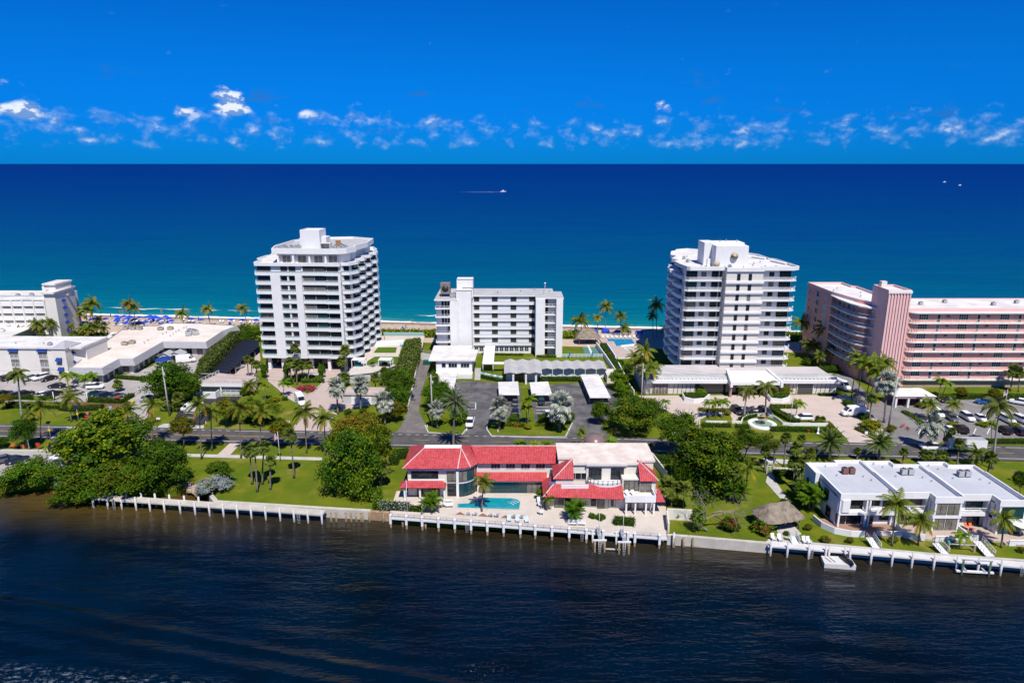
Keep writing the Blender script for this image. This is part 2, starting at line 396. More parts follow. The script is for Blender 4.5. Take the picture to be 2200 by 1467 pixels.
for o_, wd_, am_ in ((0, 1.0, 2.2), (-3.6, 1.1, 1.6), (-7.4, 1.2, 1.2), (4.2, 1.2, .8)):
    e = T.m('DIVIDE', T.m('ADD', T.m('SUBTRACT', dl, o_), T.m('MULTIPLY', T.m('SUBTRACT', nb, .5), 3.0)), wd_)
    h = T.m('ADD', h, T.m('MULTIPLY', T.m('MULTIPLY', T.m('EXPONENT', T.m('MULTIPLY', T.m('MULTIPLY', e, e), -1.0)), am_), T.m('SUBTRACT', 1.0, T.ss(X, -14.0, 8.0))))
sw = T.m('SINE', T.m('ADD', T.m('MULTIPLY', T.m('ADD', Y, T.m('MULTIPLY', X, .16)), 1.05), T.m('MULTIPLY', T.noise(pos, .035, 3), 14.0)))
h = T.m('ADD', h, T.m('MULTIPLY', sw, T.m('MULTIPLY', T.ss(T.noise(pos, .03, 3), .40, .65), .55)))
T.l.new(h, [n for n in T.n if n.type == 'BUMP'][0].inputs['Height'])

lawn_m = mat('lawn_grass', (.1, .17, .02), .95, .1); T, bs = tree_of(lawn_m)
pos = T.node('ShaderNodeNewGeometry').outputs['Position']
g = T.mix(T.ss(T.noise(pos, .16, 5, .6), .35, .7), (.085, .130, .007), (.165, .175, .012))
g = T.mix(T.ss(T.noise(pos, .09, 5, .6), .56, .74), g, (.27, .215, .055))
g = T.mix(T.m('MULTIPLY', T.ss(T.noise(pos, 3.5, 4, .7), .4, .7), .5), g, (.07, .11, .006))
T.l.new(g, bs.inputs['Base Color'])
b = T.node('ShaderNodeBump'); b.inputs['Strength'].default_value = .7; b.inputs['Distance'].default_value = .12
T.l.new(T.noise(pos, 5, 4, .7), b.inputs['Height']); T.l.new(b.outputs[0], bs.inputs['Normal'])

sand_m = mat('beach_sand', (.5, .4, .3), .95, .1); T, bs = tree_of(sand_m)
pos = T.node('ShaderNodeNewGeometry').outputs['Position']; X, Y, Z = T.sep(pos)
d = T.m('SUBTRACT', Y, T.m('ADD', SA, T.m('MULTIPLY', X, SB)))
s_ = T.mix(T.ss(T.noise(pos, .5, 6, .7), .35, .65), (.44, .335, .25), (.54, .43, .335))
wet = T.ss(T.m('ADD', d, T.m('MULTIPLY', T.noise(pos, .1, 3), 3.0)), -6.5, -3.0)
weed = T.m('MULTIPLY', T.m('SUBTRACT', 1.0, T.ss(T.m('ABSOLUTE', T.m('ADD', d, T.m('ADD', 6.0, T.m('MULTIPLY', T.noise(pos, .12, 3), 3.0)))), .3, 1.2)), T.ss(T.noise(pos, .8, 5, .7), .42, .6))
s_ = T.mix(T.m('MULTIPLY', weed, .7), T.mix(wet, s_, (.27, .19, .13)), (.12, .07, .04))
T.l.new(s_, bs.inputs['Base Color'])

def asphalt(name, c, c2, sc_=.25, crack=True):
    m = mat(name, c, .9, .2); T, bs = tree_of(m)
    pos = T.node('ShaderNodeNewGeometry').outputs['Position']
    k = T.mix(T.ss(T.noise(pos, sc_, 6, .65), .35, .68), c, c2)
    st = T.noise(T.mapping(pos, (.9, .12, 1)), 1.0, 4, .7)
    k = T.mix(T.m('MULTIPLY', T.ss(st, .5, .72), .35), k, tuple(x * .55 for x in c))
    T.l.new(T.mix(T.m('MULTIPLY', T.noise(pos, 6, 3, .7), .3), k, tuple(x * .6 for x in c)), bs.inputs['Base Color'])
    return m
road_m = asphalt('road_asphalt', (.080, .077, .077), (.118, .112, .110), .3)
lot_m = asphalt('worn_car_park_asphalt', (.080, .077, .083), (.185, .175, .172), .22)
lotl_m = asphalt('pale_car_park_paving', (.36, .33, .31), (.46, .42, .39), .15)
lotp_m = asphalt('grey_car_park_asphalt', (.20, .19, .185), (.27, .25, .24), .15)
lane_m = asphalt('old_lane_asphalt', (.15, .135, .13), (.22, .20, .19), .3)
newlot_m = asphalt('fresh_asphalt', (.032, .03, .034), (.05, .048, .05), .3)
def pavers(name, c, c2, sc_=1.6):
    m = mat(name, c, .9, .2); T, bs = tree_of(m)
    pos = T.node('ShaderNodeNewGeometry').outputs['Position']
    br = T.node('ShaderNodeTexBrick'); T.l.new(pos, br.inputs['Vector']); br.inputs['Scale'].default_value = sc_
    br.inputs['Color1'].default_value = (*c, 1); br.inputs['Color2'].default_value = (*c2, 1); br.inputs['Mortar'].default_value = (*[x * .72 for x in c], 1)
    br.inputs['Mortar Size'].default_value = .012
    T.l.new(T.mix(T.m('MULTIPLY', T.ss(T.noise(pos, .25, 5, .65), .4, .7), .4), br.outputs[0], tuple(x * .72 for x in c)), bs.inputs['Base Color'])
    return m
paver_m = pavers('pink_pavers', (.47, .37, .33), (.52, .415, .37))
paver2_m = pavers('beige_pavers', (.53, .435, .375), (.58, .48, .42))
stone_m = pavers('cream_stone_paving', (.57, .50, .43), (.62, .55, .48), 1.0)
mulch_m = mat('mulch', (.20, .10, .06), .95, .1, nz=(1.2, .4))
whitel = mat('road_paint_white', (.72, .72, .70), .7, .2, nz=(2.5, .25))
yelll = mat('road_paint_yellow', (.62, .33, .05), .7, .2, nz=(2.5, .25))
pool_m = mat('pool_water', (.01, .30, .36), .06, .5, nz=(.5, .25)); 
poolb_m = mat('bright_pool_water', (.015, .26, .46), .06, .5, nz=(.5, .2))

b = MB(); x0, x1 = -60000, 60000
xs = [-60000, -8000, -1200, -400, 0, 400, 1200, 8000, 60000]
ys = [-4, 60, 400, 3000, 20000, 90000]
vs = [(x, (shore(x) if abs(x) <= 1200 else shore(1200 if x > 0 else -1200)) + y, -1.0) for y in ys for x in xs]; nx = len(xs)
b.add(vs, [(j * nx + i, j * nx + i + 1, (j + 1) * nx + i + 1, (j + 1) * nx + i) for j in range(len(ys) - 1) for i in range(nx - 1)])
struct(b, 'sea', sea_m)
# an offshore boat with its wake is built with the small things below
b = MB(); b.sheet([(-3000, -600, -1.5), (3000, -600, -1.5), (3000, 200, -1.5), (-3000, 200, -1.5)]); struct(b, 'canal', canal_m)
b = MB(); prof = [(-36, .05), (-20, .10), (-7, -.25), (0, -1.0), (14, -2.2)]; xs = [-1500 + 60 * i for i in range(51)]; nx = len(xs)
b.add([(x, shore(x) + dy, z) for dy, z in prof for x in xs], [(j * nx + i, j * nx + i + 1, (j + 1) * nx + i + 1, (j + 1) * nx + i) for j in range(4) for i in range(nx - 1)], 0, True)
struct(b, 'beach', sand_m)

front = [at(*q).xy for q in [(-60, 1050), (0, 1046), (120, 1034), (150, 1040), (200, 1050), (300, 1054), (380, 1050), (402, 1042), (440, 1050), (462, 1062), (467, 1076), (690, 1090), (800, 1094), (836, 1098), (838, 1110), (1432, 1144), (1470, 1147), (1640, 1161), (2260, 1207)]]
poly = [(-1500, 190)] + [tuple(q) for q in front] + [(1500, -50), (1500, shore(1500) - 30), (-1500, shore(-1500) - 30)]
b = MB(); b.prism(poly, -4, 0); struct(b, 'ground', lawn_m)

ZC = [0.004]
def paved(name, pts, m, z=None, world=False):
    ZC[0] += .004
    P = [Vector((*q, 0)) for q in pts] if world else [at(*q) for q in pts]
    b = MB(); b.prism([tuple(q.xy) for q in P], -.05, z or (.01 + ZC[0])); return struct(b, name, m)
paved('hotel_car_park', [(-250, 803), (165, 803), (236, 812), (290, 800), (345, 780), (430, 752), (470, 742), (480, 760), (420, 800), (335, 830), (328, 870), (302, 924), (250, 922), (268, 893), (286, 862), (-250, 866)], lotl_m)
paved('driveway_apron', [(318, 924), (352, 910), (436, 910), (440, 925)], concrete)
paved('garage_forecourt', [(424, 856), (520, 850), (508, 864), (434, 914), (368, 912), (385, 880), (412, 862)], newlot_m)
paved('tower_driveway', [(540, 792), (572, 800), (577, 820), (600, 838), (612, 852), (640, 868), (652, 890), (640, 905), (628, 929), (718, 931), (706, 906), (735, 882), (800, 869), (800, 852), (748, 848), (706, 815), (760, 795)], paver_m)
paved('planted_island', [(604, 816), (620, 806), (690, 807), (697, 818), (674, 844), (660, 849), (640, 840), (618, 830)], lawn_m)
paved('service_lane', [(900, 770), (926, 776), (908, 835), (900, 885), (915, 915), (922, 938), (842, 940), (862, 915), (876, 885), (888, 833)], lane_m)
paved('car_park', [(972, 840), (987, 818), (1068, 822), (1118, 830), (1120, 905), (1050, 905), (1046, 925), (1060, 943), (990, 942), (1004, 925), (1004, 890)], lot_m)
paved('car_park', [(1136, 830), (1245, 822), (1305, 824), (1345, 880), (1290, 905), (1300, 928), (1320, 946), (1215, 945), (1232, 900), (1150, 908)], lot_m)
paved('tower_forecourt', [(1370, 850), (1820, 848), (1855, 862), (1890, 905), (1905, 935), (1880, 953), (1820, 952), (1800, 925), (1780, 905), (1500, 905), (1500, 935), (1430, 935), (1445, 890)], paver2_m)
paved('fountain_lawn', [(1502, 940), (1503, 902), (1520, 893), (1568, 890), (1576, 905), (1600, 893), (1650, 884), (1700, 902), (1782, 905), (1802, 925), (1826, 951)], lawn_m)
paved('apartment_car_park', [(1880, 868), (1905, 855), (1965, 858), (2300, 854), (2300, 947), (2180, 946), (2030, 946), (2000, 958), (1925, 960), (1905, 935), (1885, 900)], lotp_m)
paved('side_lane', [(1790, 806), (1818, 800), (1842, 824), (1898, 880), (1880, 900), (1860, 870)], lotp_m)
paved('house_terrace', [(838, 1098), (852, 1055), (1430, 1050), (1432, 1142), (839, 1109)], stone_m)
paved('shore_car_park', [(-120, 970), (108, 968), (118, 962), (168, 950), (172, 1020), (134, 1030), (-120, 1040)], lotl_m)
paved('footway', [(-120, 964), (95, 966), (140, 945), (152, 945), (108, 969), (-120, 971)], concrete)
paved('footway', [(300, 972), (692, 983), (692, 989), (300, 978)], concrete)
paved('footway', [(494, 952), (518, 952), (494, 978), (466, 978)], paver2_m)
paved('footway', [(1640, 985), (1740, 990), (1745, 999), (1640, 994)], concrete)
paved('garden_path', [(1650, 1018), (1664, 1018), (1664, 1030), (1694, 1075), (1684, 1080), (1645, 1036)], concrete)
paved('hut_patio', [(1668, 1130), (1702, 1126), (1722, 1147), (1700, 1158), (1672, 1152)], concrete)
paved('mulch_bed', [(22, 862), (262, 868), (286, 862), (262, 882), (230, 880), (120, 872), (22, 872)], mulch_m)
# promenade of the seawall lawn
def strip(name, ax, x0, x1, lo, hi, m, z):
    n = 40; b = MB(); P = [x0 + (x1 - x0) * i / n for i in range(n + 1)]
    b.add([(x, road_y(x) + o, z) for x in P for o in (lo, hi)], [(2 * i, 2 * i + 2, 2 * i + 3, 2 * i + 1) for i in range(n)])
    return struct(b, name, m)
strip('road', 0, -900, 900, -4.3, 4.3, road_m, .175)
b = MB()
for lo, hi in ((-3.28, -3.12),): b.add([(x, road_y(x) + o, .180) for x in (-900, 900) for o in (lo, hi)], [(0, 2, 3, 1)])
dr = [(-113, -95), (-90, -70), (-52, -40), (-32, -18), (-12, -2), (12, 24), (44, 52), (84, 96), (99, 113)]   # driveway mouths: the far edge line is dashed there
x = -400
while x < 400:
    gap = any(a < x < c for a, c in dr); L = .9 if gap else 1.2
    b.add([(x_, road_y(x_) + o, .180) for x_ in (x, x + L) for o in (3.1, 3.26)], [(0, 2, 3, 1)]); x += 2.1 if gap else 1.2
struct(b, 'edge_line_paint', whitel)
b = MB()
for o in (-.22, .1): b.add([(x, road_y(x) + q, .180) for x in (-900, -60) for q in (o, o + .11)], [(0, 2, 3, 1)])
x = -52
while x < 400: b.add([(x_, road_y(x_) + q, .180) for x_ in (x, x + 3.4) for q in (-.06, .08)], [(0, 2, 3, 1)]); x += 9.6
struct(b, 'centre_line_paint', yelll)
A, B_ = at(158, 917), at(121, 944); A.z = B_.z = 0; dvec = (B_ - A); nrm = Vector((1, .0, 0))
for i in range(9):
    q = A + dvec * (i + .25) / 9; b = MB(); e = dvec / 9 * .5
    b.sheet([(*(q + v).xy, .182) for v in (-nrm * 1.6, nrm * 1.6, nrm * 1.6 + e, -nrm * 1.6 + e)][::-1]); struct(b, 'crossing_stripe', whitel)
def lotline(p, q, wd=.12, m=None):
    P, Q = at(*p), at(*q); P.z = Q.z = .17 ; n = (Q - P).normalized(); n = Vector((-n.y, n.x, 0)) * wd
    b = MB(); b.sheet([P - n, Q - n, Q + n, P + n]); return struct(b, 'bay_line_paint', m or whitel)
for i in range(9):                              # bays of the apartment car park, far row and near row
    x = 1965 + i * 29.5; lotline((x + 6, 891), (x - 2, 906)); lotline((x + 14, 921), (x + 8, 934))
for i in range(3): lotline((2066 + i * 22, 862), (2100 + i * 22, 874))
for i in range(4): lotline((1152, 868 + i * 7), (1180, 868 + i * 7)); lotline((982, 836 + i * 6), (990, 836 + i * 6))
lotline((1022, 866), (1022, 880)); lotline((1002, 866), (1022, 866)); lotline((1002, 880), (1022, 880))
for i in range(4): lotline((388 + i * 6, 896 - 9 * i), (416 + i * 6, 899 - 9 * i))
for i in range(6): lotline((20 + 34 * i, 848), (34 + 34 * i, 836)); lotline((26 + 30 * i, 818), (34 + 30 * i, 810))
b = MB()                                        # turn arrow
P = at(296, 838); b.sheet([(P.x + u, P.y + v, .17) for u, v in ((-.2, -1.6), (.2, -1.6), (.2, .2), (.7, .2), (0, 1.6), (-.7, .2), (-.2, .2))]); struct(b, 'arrow_paint', whitel)
# kerbs
def kerb(pts, m=concrete, w=.16, h=.14, name='kerb'):
    P = [at(*q).xy for q in pts]; b = MB()
    for a, c in zip(P, P[1:]):
        n = (c - a).normalized(); n = Vector((-n.y, n.x)) * w
        b.prism([tuple(a - n), tuple(c - n), tuple(c + n), tuple(a + n)], -.05, .14 + h)
    return struct(b, name, m)
kerb([(268, 894), (286, 862)], yellow, .3)
kerb([(577, 820), (600, 838), (612, 852), (640, 868), (652, 890), (640, 905), (630, 924)])
kerb([(604, 816), (618, 830), (640, 840), (660, 849), (674, 844), (697, 818)])
kerb([(1502, 936), (1503, 902), (1520, 893), (1568, 890)]); kerb([(1700, 902), (1782, 905), (1802, 925), (1822, 946)])
kerb([(1048, 908), (1046, 924), (1056, 938), (1140, 940), (1215, 940), (1232, 905)]); kerb([(1936, 884), (1965, 905), (2000, 945)])
kerb([(913, 915), (920, 930), (992, 936), (1003, 922)])
# ------------------------------------------------------------------ buildings: the three white towers
def unit_mesh(wd=1.4, dp=1.2, ht=1.1, key='ac', m=None):
    """roof air-handling unit: casing on feet with a fan on top"""
    def mk():
        b = MB(); b.box(-wd / 2, wd / 2, -dp / 2, dp / 2, .2, ht)
        for sx in (-1, 1):
            for sy in (-1, 1): b.box(sx * wd * .4 - .05, sx * wd * .4 + .05, sy * dp * .4 - .05, sy * dp * .4 + .05, 0, .2, 1)
        b.cyl(0, 0, ht, ht + .12, min(wd, dp) * .38, 12, 1); b.cyl(0, 0, ht + .1, ht + .16, .1, 6)
        for k in range(3): b.box(-wd / 2 - .02, -wd / 2, -dp * .4, dp * .4, .35 + k * .22, .45 + k * .22, 1)
        return b.mesh('rooftop_unit', [m or steel, darkm])
    return shared((key, wd, dp, ht), mk)
def vent_mesh():
    def mk():
        b = MB(); b.cyl(0, 0, 0, .5, .12, 8); b.lathe([(.0, .72), (.2, .66), (.24, .5), (.0, .5)], 8); return b.mesh('roof_vent', steel)
    return shared('vent', mk)

# ---- Tower with saw-tooth side, left
t1 = thing('apartment_tower', 'tall white apartment tower with stepped saw-tooth right side and penthouse, left of centre', 'building', (-78.9, 208.0, 0), R(-3.3))
teeth = []
for k in range(4): y = 3.0 + 7.6 * k; teeth += [(28.6, y), (30.7, y + 2.4), (30.7, y + 4.8), (29.0, y + 7.3)]
outer = [(0, 0), (14.5, 0), (14.5, .35), (21.8, .35), (21.8, 0), (26.6, 0), (26.6, 1.6), (28.8, 1.9)] + teeth[1:] + [(28.8, 37), (26, 43), (4, 43), (-2.2, 36), (-2.2, 30), (-3.4, 28), (-3.4, 21), (-2.2, 19), (-3.4, 17), (-3.4, 10), (-2.2, 8), (-.8, 7), (-.8, 1.6), (0, 1.6)]
core = [(.4, .9), (26.2, .9), (27, 2.6), (28.4, 3.2), (28.9, 5.0), (28.9, 36.4), (25.8, 41.4), (4.2, 41.4), (-2.0, 35), (-2.0, 7), (.4, 6)]
FH1, Z1 = 2.92, 4.5
b = MB(); b.prism(core, Z1, Z1 + 10 * FH1); b.build('wall', white, t1)
bandm = shared('t1band', lambda: (MB().prism(outer, 0, .86)).mesh('floor_band', white))
def t1rail():
    b = MB(); P = ccw(outer); n = len(P); I = offset_poly(P, -.10); J = offset_poly(P, -.16)
    for i in range(n):
        j = (i + 1) % n
        b.add([(*I[i], .86), (*I[j], .86), (*I[j], 1.24), (*I[i], 1.24)], [(0, 1, 2, 3)], 1)
        b.add([(*P[i], 1.24), (*P[j], 1.24), (*J[j], 1.24), (*J[i], 1.24), (*P[i], 1.3), (*P[j], 1.3), (*J[j], 1.3), (*J[i], 1.3)], [(0, 1, 5, 4), (2, 3, 7, 6), (4, 5, 6, 7), (3, 2, 1, 0)])
        L = (Vector(P[j]) - Vector(P[i])).length; k = max(1, int(L / 1.3))
        for q in range(k):
            p0 = Vector(I[i]).lerp(Vector(I[j]), (q + .5) / k); b.box(p0.x - .04, p0.x + .04, p0.y - .04, p0.y + .04, .86, 1.24)
    return b.mesh('railing', [white2, railglass])
railm = t1rail()
for k in range(10):
    z = Z1 + k * FH1
    ob('floor_band', bandm, t1, (0, 0, z)); ob('railing', railm, t1, (0, 0, z))
    zz = z + .9; hh = 1.92; sh = k in (7,) or (k == 9)
    for (x, wd, nx) in ((2.55, 4.1, 3), (8.8, 1.95, 2), (11.4, 1.95, 2), (16.45, 3.45, 3), (20.15, 3.55, 3), (23.95, 3.5, 3)):
        g = 's' if k == 9 else ('S' if k == 7 else rnd.choice('gggggtcS'))
        win(t1, x, .9, zz, wd, hh, nx=nx, g=g, f='d', fr=.05)
    win(t1, 27.7, 2.9, zz, 1.5, hh, R(23), nx=2, g='S' if k in (0, 3, 7) else 'g', f='d')
    for q in range(4): win(t1, 28.9, 8.0 + 7.6 * q, zz, 6.4, hh, R(90), nx=4, g=rnd.choice('gggS'), f='d')
    for q in range(3): win(t1, -2.0, 11 + 9 * q, zz, 3.6, hh, R(-90), nx=2, g='g', f='d')
for x0, x1_, y0 in ((4.75, 7.7, -.05), (9.9, 10.35, .25), (12.45, 14.5, -.05), (25.85, 26.6, -.05)):
    b = MB(); b.box(x0, x1_, y0, 1.2, Z1 - .02, Z1 + 9 * FH1 + .03); b.build('pier', white, t1)
b = MB(); b.prism(outer, Z1 + 10 * FH1, Z1 + 10 * FH1 + .35, 0, 1); ring(b, ccw(outer), .3, Z1 + 10 * FH1 + .352, Z1 + 10 * FH1 + 1.0); b.build('roof_parapet', [white, roofwhite], t1)
zt = Z1 + 10 * FH1 + .35
ph = [(6.2, 4.6), (21.5, 4.6), (25.5, 5.4), (27.2, 9), (26.6, 18), (27.4, 33), (21, 37), (8, 34), (3.6, 26), (4.0, 12)]
b = MB(); b.prism(ph, zt, zt + 3.0); b.build('penthouse_wall', white, t1)
pr = [(4.6, 2.9), (13.5, 2.9), (13.5, 2.7), (21.5, 2.7), (25.5, 3.1), (27.5, 4.8), (29.2, 9.5), (27.9, 11.5), (29.6, 22), (28.6, 33.5), (20, 38.6), (7, 36), (2.6, 27), (2.6, 11)]
b = MB(); b.prism(pr, zt + 3.0, zt + 4.0, 0, 1); ring(b, ccw(pr), .4, zt + 4.002, zt + 4.7); b.build('penthouse_roof', [white, roofgrey], t1)
for x in (8.5, 13.4, 18.6, 23.2): win(t1, x, 4.6, zt + .1, 2.6, 2.2, g='c', nx=2)
b = MB()
for x in (6.0, 10.8, 15.9, 21.0): b.box(x, x + .5, 3.2, 4.58, zt, zt + 3.0)
b.build('penthouse_pier', white, t1)
b = MB(); b.box(11.6, 17.8, 9.2, 15.6, zt + 4.0, zt + 9.4); ring(b, [(11.6, 9.2), (17.8, 9.2), (17.8, 15.6), (11.6, 15.6)], .25, zt + 9.402, zt + 9.75); b.box(17.8, 19.3, 11, 15, zt + 4, zt + 7.4); b.box(10.6, 11.6, 11, 15, zt + 4, zt + 7.0); b.build('lift_house', white, t1)
b = MB(); b.box(19.0, 22.2, 5.6, 7.6, zt + 5.9, zt + 6.1); b.box(19.0, 19.2, 5.6, 7.6, zt + 4, zt + 5.9); b.box(22.0, 22.2, 5.6, 7.6, zt + 4, zt + 5.9); b.box(19.2, 22.0, 7.4, 7.6, zt + 4, zt + 5.9); b.build('plant_shelter', cream, t1)
b = MB(); b.box(22.9, 24.5, 9.0, 9.2, zt + 4.0, zt + 6.6); b.build('plant_screen', mat('rust_panel', (.42, .22, .10), .8, .2, nz=(1, .3)), t1)
for i in range(22):
    x, y = (6.3 + (i % 6) * 1.0, 5.2 + (i // 6) * 2.2) if i < 12 else (23.0 + (i % 3) * 1.3, 5.4 + (i // 3 - 4) * 2.6)
    if i % 5 == 3: ob('roof_vent', vent_mesh(), t1, (x + rnd.uniform(-.2, .2), y, zt + 4.0))
    else: ob('rooftop_unit', unit_mesh(1.0 + .2 * (i % 3), .9, .9 + .25 * (i % 2)), t1, (x + rnd.uniform(-.2, .2), y + rnd.uniform(-.3, .3), zt + 4.0), rnd.uniform(-.1, .1))
b = MB(); b.prism([(2, 6), (27, 6), (27, 38), (2, 38)], 0, Z1); b.build('lobby_wall', mat('dark_lobby', (.07, .07, .075), .5, .4), t1)
for x in (1.0, 5.4, 10.4, 14.6, 20.4, 25.6):
    b = MB(); b.box(x, x + .9, 1.2, 2.2, 0, Z1); b.build('column', white, t1)
for x in (3.6, 7.9, 12.7, 17.8, 23.4): win(t1, x, 6, .2, 3.4, 3.4, nx=3, g='g', f='d')
b = MB(); b.prism([(-3, 1), (30, 1), (30, 8), (-3, 8)], 0, .22); b.build('lobby_step', paver_m, t1)

# ---- middle block with open galleries
t2 = thing('apartment_block', 'white seven-storey gallery block with blank stair tower on the left, in the middle', 'building')
FH2 = 2.87; H2 = 20.2
b = MB(); b.prism([(-20.6, 223.2), (-18.3, 222.8), (-13.0, 229.4), (8.2, 229.4), (8.2, 226.4), (11.2, 226.4), (11.2, 227.6), (14.9, 227.6), (14.9, 226.4), (17.0, 226.4), (17.0, 236), (14.3, 236), (14.3, 242), (-25.4, 242), (-25.4, 224.0), (-20.6, 224.0)], 0, H2); b.build('wall', white, t2)
def t2roof():
    b = MB(); b.prism([(-25.7, 221.2), (-20.4, 221.2), (-20.4, 222.4), (-18.4, 222.4), (-18.4, 226), (-13.2, 226), (-13.2, 228.7), (7.9, 228.7), (7.9, 224.6), (15.1, 224.6), (15.1, 224.4), (17.3, 224.4), (17.3, 236.3), (14.5, 236.3), (14.5, 242.2), (-25.7, 242.2)], H2 + .004, H2 + .38, 0, 1)
    return b.build('roof', [white, roofgrey], t2)
t2roof()
b = MB(); b.box(-18.6, -13.6, 223.4, 230, 0, 23.2); b.build('stair_tower', white, t2)
b = MB(); b.box(-18.6, -13.2, 227.2, 232, 20.6, 26.3); b.build('lift_house', white, t2)
capm = mat('brown_coping', (.16, .10, .085), .8, .2)
b = MB(); b.box(-18.7, -13.5, 223.3, 223.5, 23.21, 23.35); b.box(-18.7, -13.1, 227.1, 227.3, 26.31, 26.45); b.box(-16.8, -13.1, 227.05, 227.19, 23.4, 23.55); b.build('coping', capm, t2)
b = MB(); b.box(8.0, 11.1, 224.4, 226.39, 0, H2); b.build('pier', white, t2)
b = MB(); b.box(14.9, 17.1, 224.4, 226.39, 0, H2); b.build('pier', white, t2)
b = MB(); b.box(-20.7, -18.62, 222.5, 223.15, 0, H2); b.build('pier', white, t2)
gal = shared('t2gal', lambda: (MB().box(-13.55, 7.98, 228.95, 229.38, 0, .2).box(-13.55, 7.98, 228.85, 228.97, .0, 1.1).box(-13.55, 7.98, 228.8, 228.85, .95, 1.0, 1)).mesh('gallery', [white, greywall]))
balr = shared('t2balr', lambda: (MB().box(11.12, 14.88, 225.1, 227.58, 0, .18)).mesh('balcony_slab', white))
ball = shared('t2ball', lambda: (MB().box(-25.5, -20.72, 221.5, 223.98, 0, .18)).mesh('balcony_slab', white))
rr = rail_mesh([(11.15, 225.2), (14.85, 225.2)], 1.0, .2, 1.2, key='t2rr'); rl = rail_mesh([(-25.4, 221.6), (-20.8, 221.6)], 1.0, .2, 1.5, key='t2rl')
def louver_mesh(wd, ht):
    def mk():
        b = MB(); b.box(-wd / 2, wd / 2, -.03, .02, 0, ht)
        n = int(wd / .32)
        for i in range(n): x = -wd / 2 + wd * (i + .5) / n; b.box(x - .03, x + .03, -.07, -.03, .03, ht - .03)
        b.box(-wd / 2, wd / 2, -.075, -.03, ht * .5 - .03, ht * .5 + .03, 1)
        return b.mesh('shutter_panel', [white2, greywall])
    return shared(('louv', wd, ht), mk)
for k in range(7):
    z = k * FH2 + .05
    if k > 0:
        ob('gallery', gal, t2, (0, 0, z)); 
        for x in (-12.2, -5.9, .5, 6.85): win(t2, x, 229.4, z + 1.2, 1.9, 1.55, g='s', f='d', nx=3, ny=3, fr=.05)
        for x in (-9.05, -2.7, 3.7): ob('shutter_panel', louver_mesh(4.2, 1.5), t2, (x, 229.39, z + 1.22))
        ob('balcony_slab', balr, t2, (0, 0, z)); ob('railing', rr, t2, (0, 0, z + .18))
        ob('balcony_slab', ball, t2, (0, 0, z)); ob('railing', rl, t2, (0, 0, z + .18))
    win(t2, 11.75, 227.6, z + .2, .75, 2.0, g='g', f='d')
    if k >= 4:
        for x in (-23.2, -22.2, -21.2): win(t2, x, 224.0, z + .25, .75, 2.0, g='g', f='w')
    elif k >= 1: win(t2, -21.3, 224.0, z + .25, .7, 2.0, g='g', f='d')
    if k >= 1: win(t2, -18.0, 223.4, z + .9, .3, .5, g='g', f='b', ny=2)
for i in range(11):
    x = -13 + i * 1.75
    if x < -8.5 or x > -6.5: win(t2, x + .6, 229.4, .9, 1.35, 1.3, nx=2, ny=2, g='g', f='w')
win(t2, 7.2, 229.4, .05, .9, 2.1, name='door', g='g', f='d')
# cooling tower on the roof
b = MB(); b.box(-24.0, -20.8, 226, 228.8, H2 + 1.5, H2 + 5.0)
for x in (-23.9, -21.0):
    for y in (226.1, 228.6): b.box(x, x + .15, y, y + .15, H2 + .38, H2 + 1.5)
b.build('cooling_tower', mat('rusty_casing', (.25, .21, .18), .8, .3, nz=(1.2, .4)), t2)
b = MB(); b.tube([(-22.4, 225.96, H2 + 3.2), (-22.4, 226.02, H2 + 3.2)], [1.15, 1.15], 18); b.build('fan_grille', darkm, t2)
for x, y in ((-20.2, 225), (-19.6, 226.4)): ob('rooftop_unit', unit_mesh(1.0, .8, 1.3), t2, (x, y, H2 + .38))
for x, y in ((-5, 233), (3, 236), (11, 232), (13, 235), (8, 239)): ob('roof_vent', vent_mesh(), t2, (x, y, H2 + .38))
b = MB(); b.cyl(11.6, 237, H2 + .3, H2 + 3, .06); b.lathe([(.0, H2 + 3.5), (.3, H2 + 3.3), (.35, H2 + 3.0), (0, H2 + 2.9)], 8, c=(11.6, 237)); b.build('antenna', white2, t2)

# ---- right tower with balcony wings
t3 = thing('apartment_tower', 'tall white apartment tower with curved balconies and cream central bay, right of centre', 'building')
FH3 = 3.03; NF3 = 11; H3 = FH3 * NF3
core3 = [(52.2, 203.4), (63.2, 203.4), (63.2, 199.4), (74.0, 199.4), (74.0, 203.4), (84.0, 203.4), (84.6, 206), (83.4, 219), (82, 231), (79.5, 234.5), (63, 244.5), (58.2, 241), (55, 234), (54.6, 224), (53.6, 214), (52.2, 207)]
b = MB(); b.prism(core3, 0, H3); b.build('wall', white, t3)
b = MB(); b.box(63.19, 74.01, 199.38, 202.5, 0, H3 - .6); b.build('centre_bay', cream, t3)
left3 = [(51.6, 203.3), (51.6, 202.0), (52.4, 201.2), (63.18, 201.2), (63.18, 203.3)]
right3 = [(74.02, 203.3), (74.02, 201.3), (83.4, 201.2), (85.0, 202.0), (85.4, 203.6), (85.2, 206), (84.4, 206), (83.9, 203.3)]
side3 = [(52.0, 205.6), (51.0, 206.6), (50.6, 213.6), (52.6, 216.2), (50.8, 218.0), (51.4, 224.6), (53.6, 227), (52.6, 228.6), (54.4, 236), (56.8, 239.6), (58.0, 240.6), (54.8, 233.8), (54.4, 223.9), (53.4, 213.9), (52.1, 207)]
sl_m = shared('t3slab', lambda: MB().prism(left3, .08, .36).mesh('balcony_slab', white)); sr_m = shared('t3slabr', lambda: MB().prism(right3, .08, .36).mesh('balcony_slab', white))
ss_m = shared('t3slabs', lambda: MB().prism(side3, .08, 1.1).mesh('side_balcony', white))
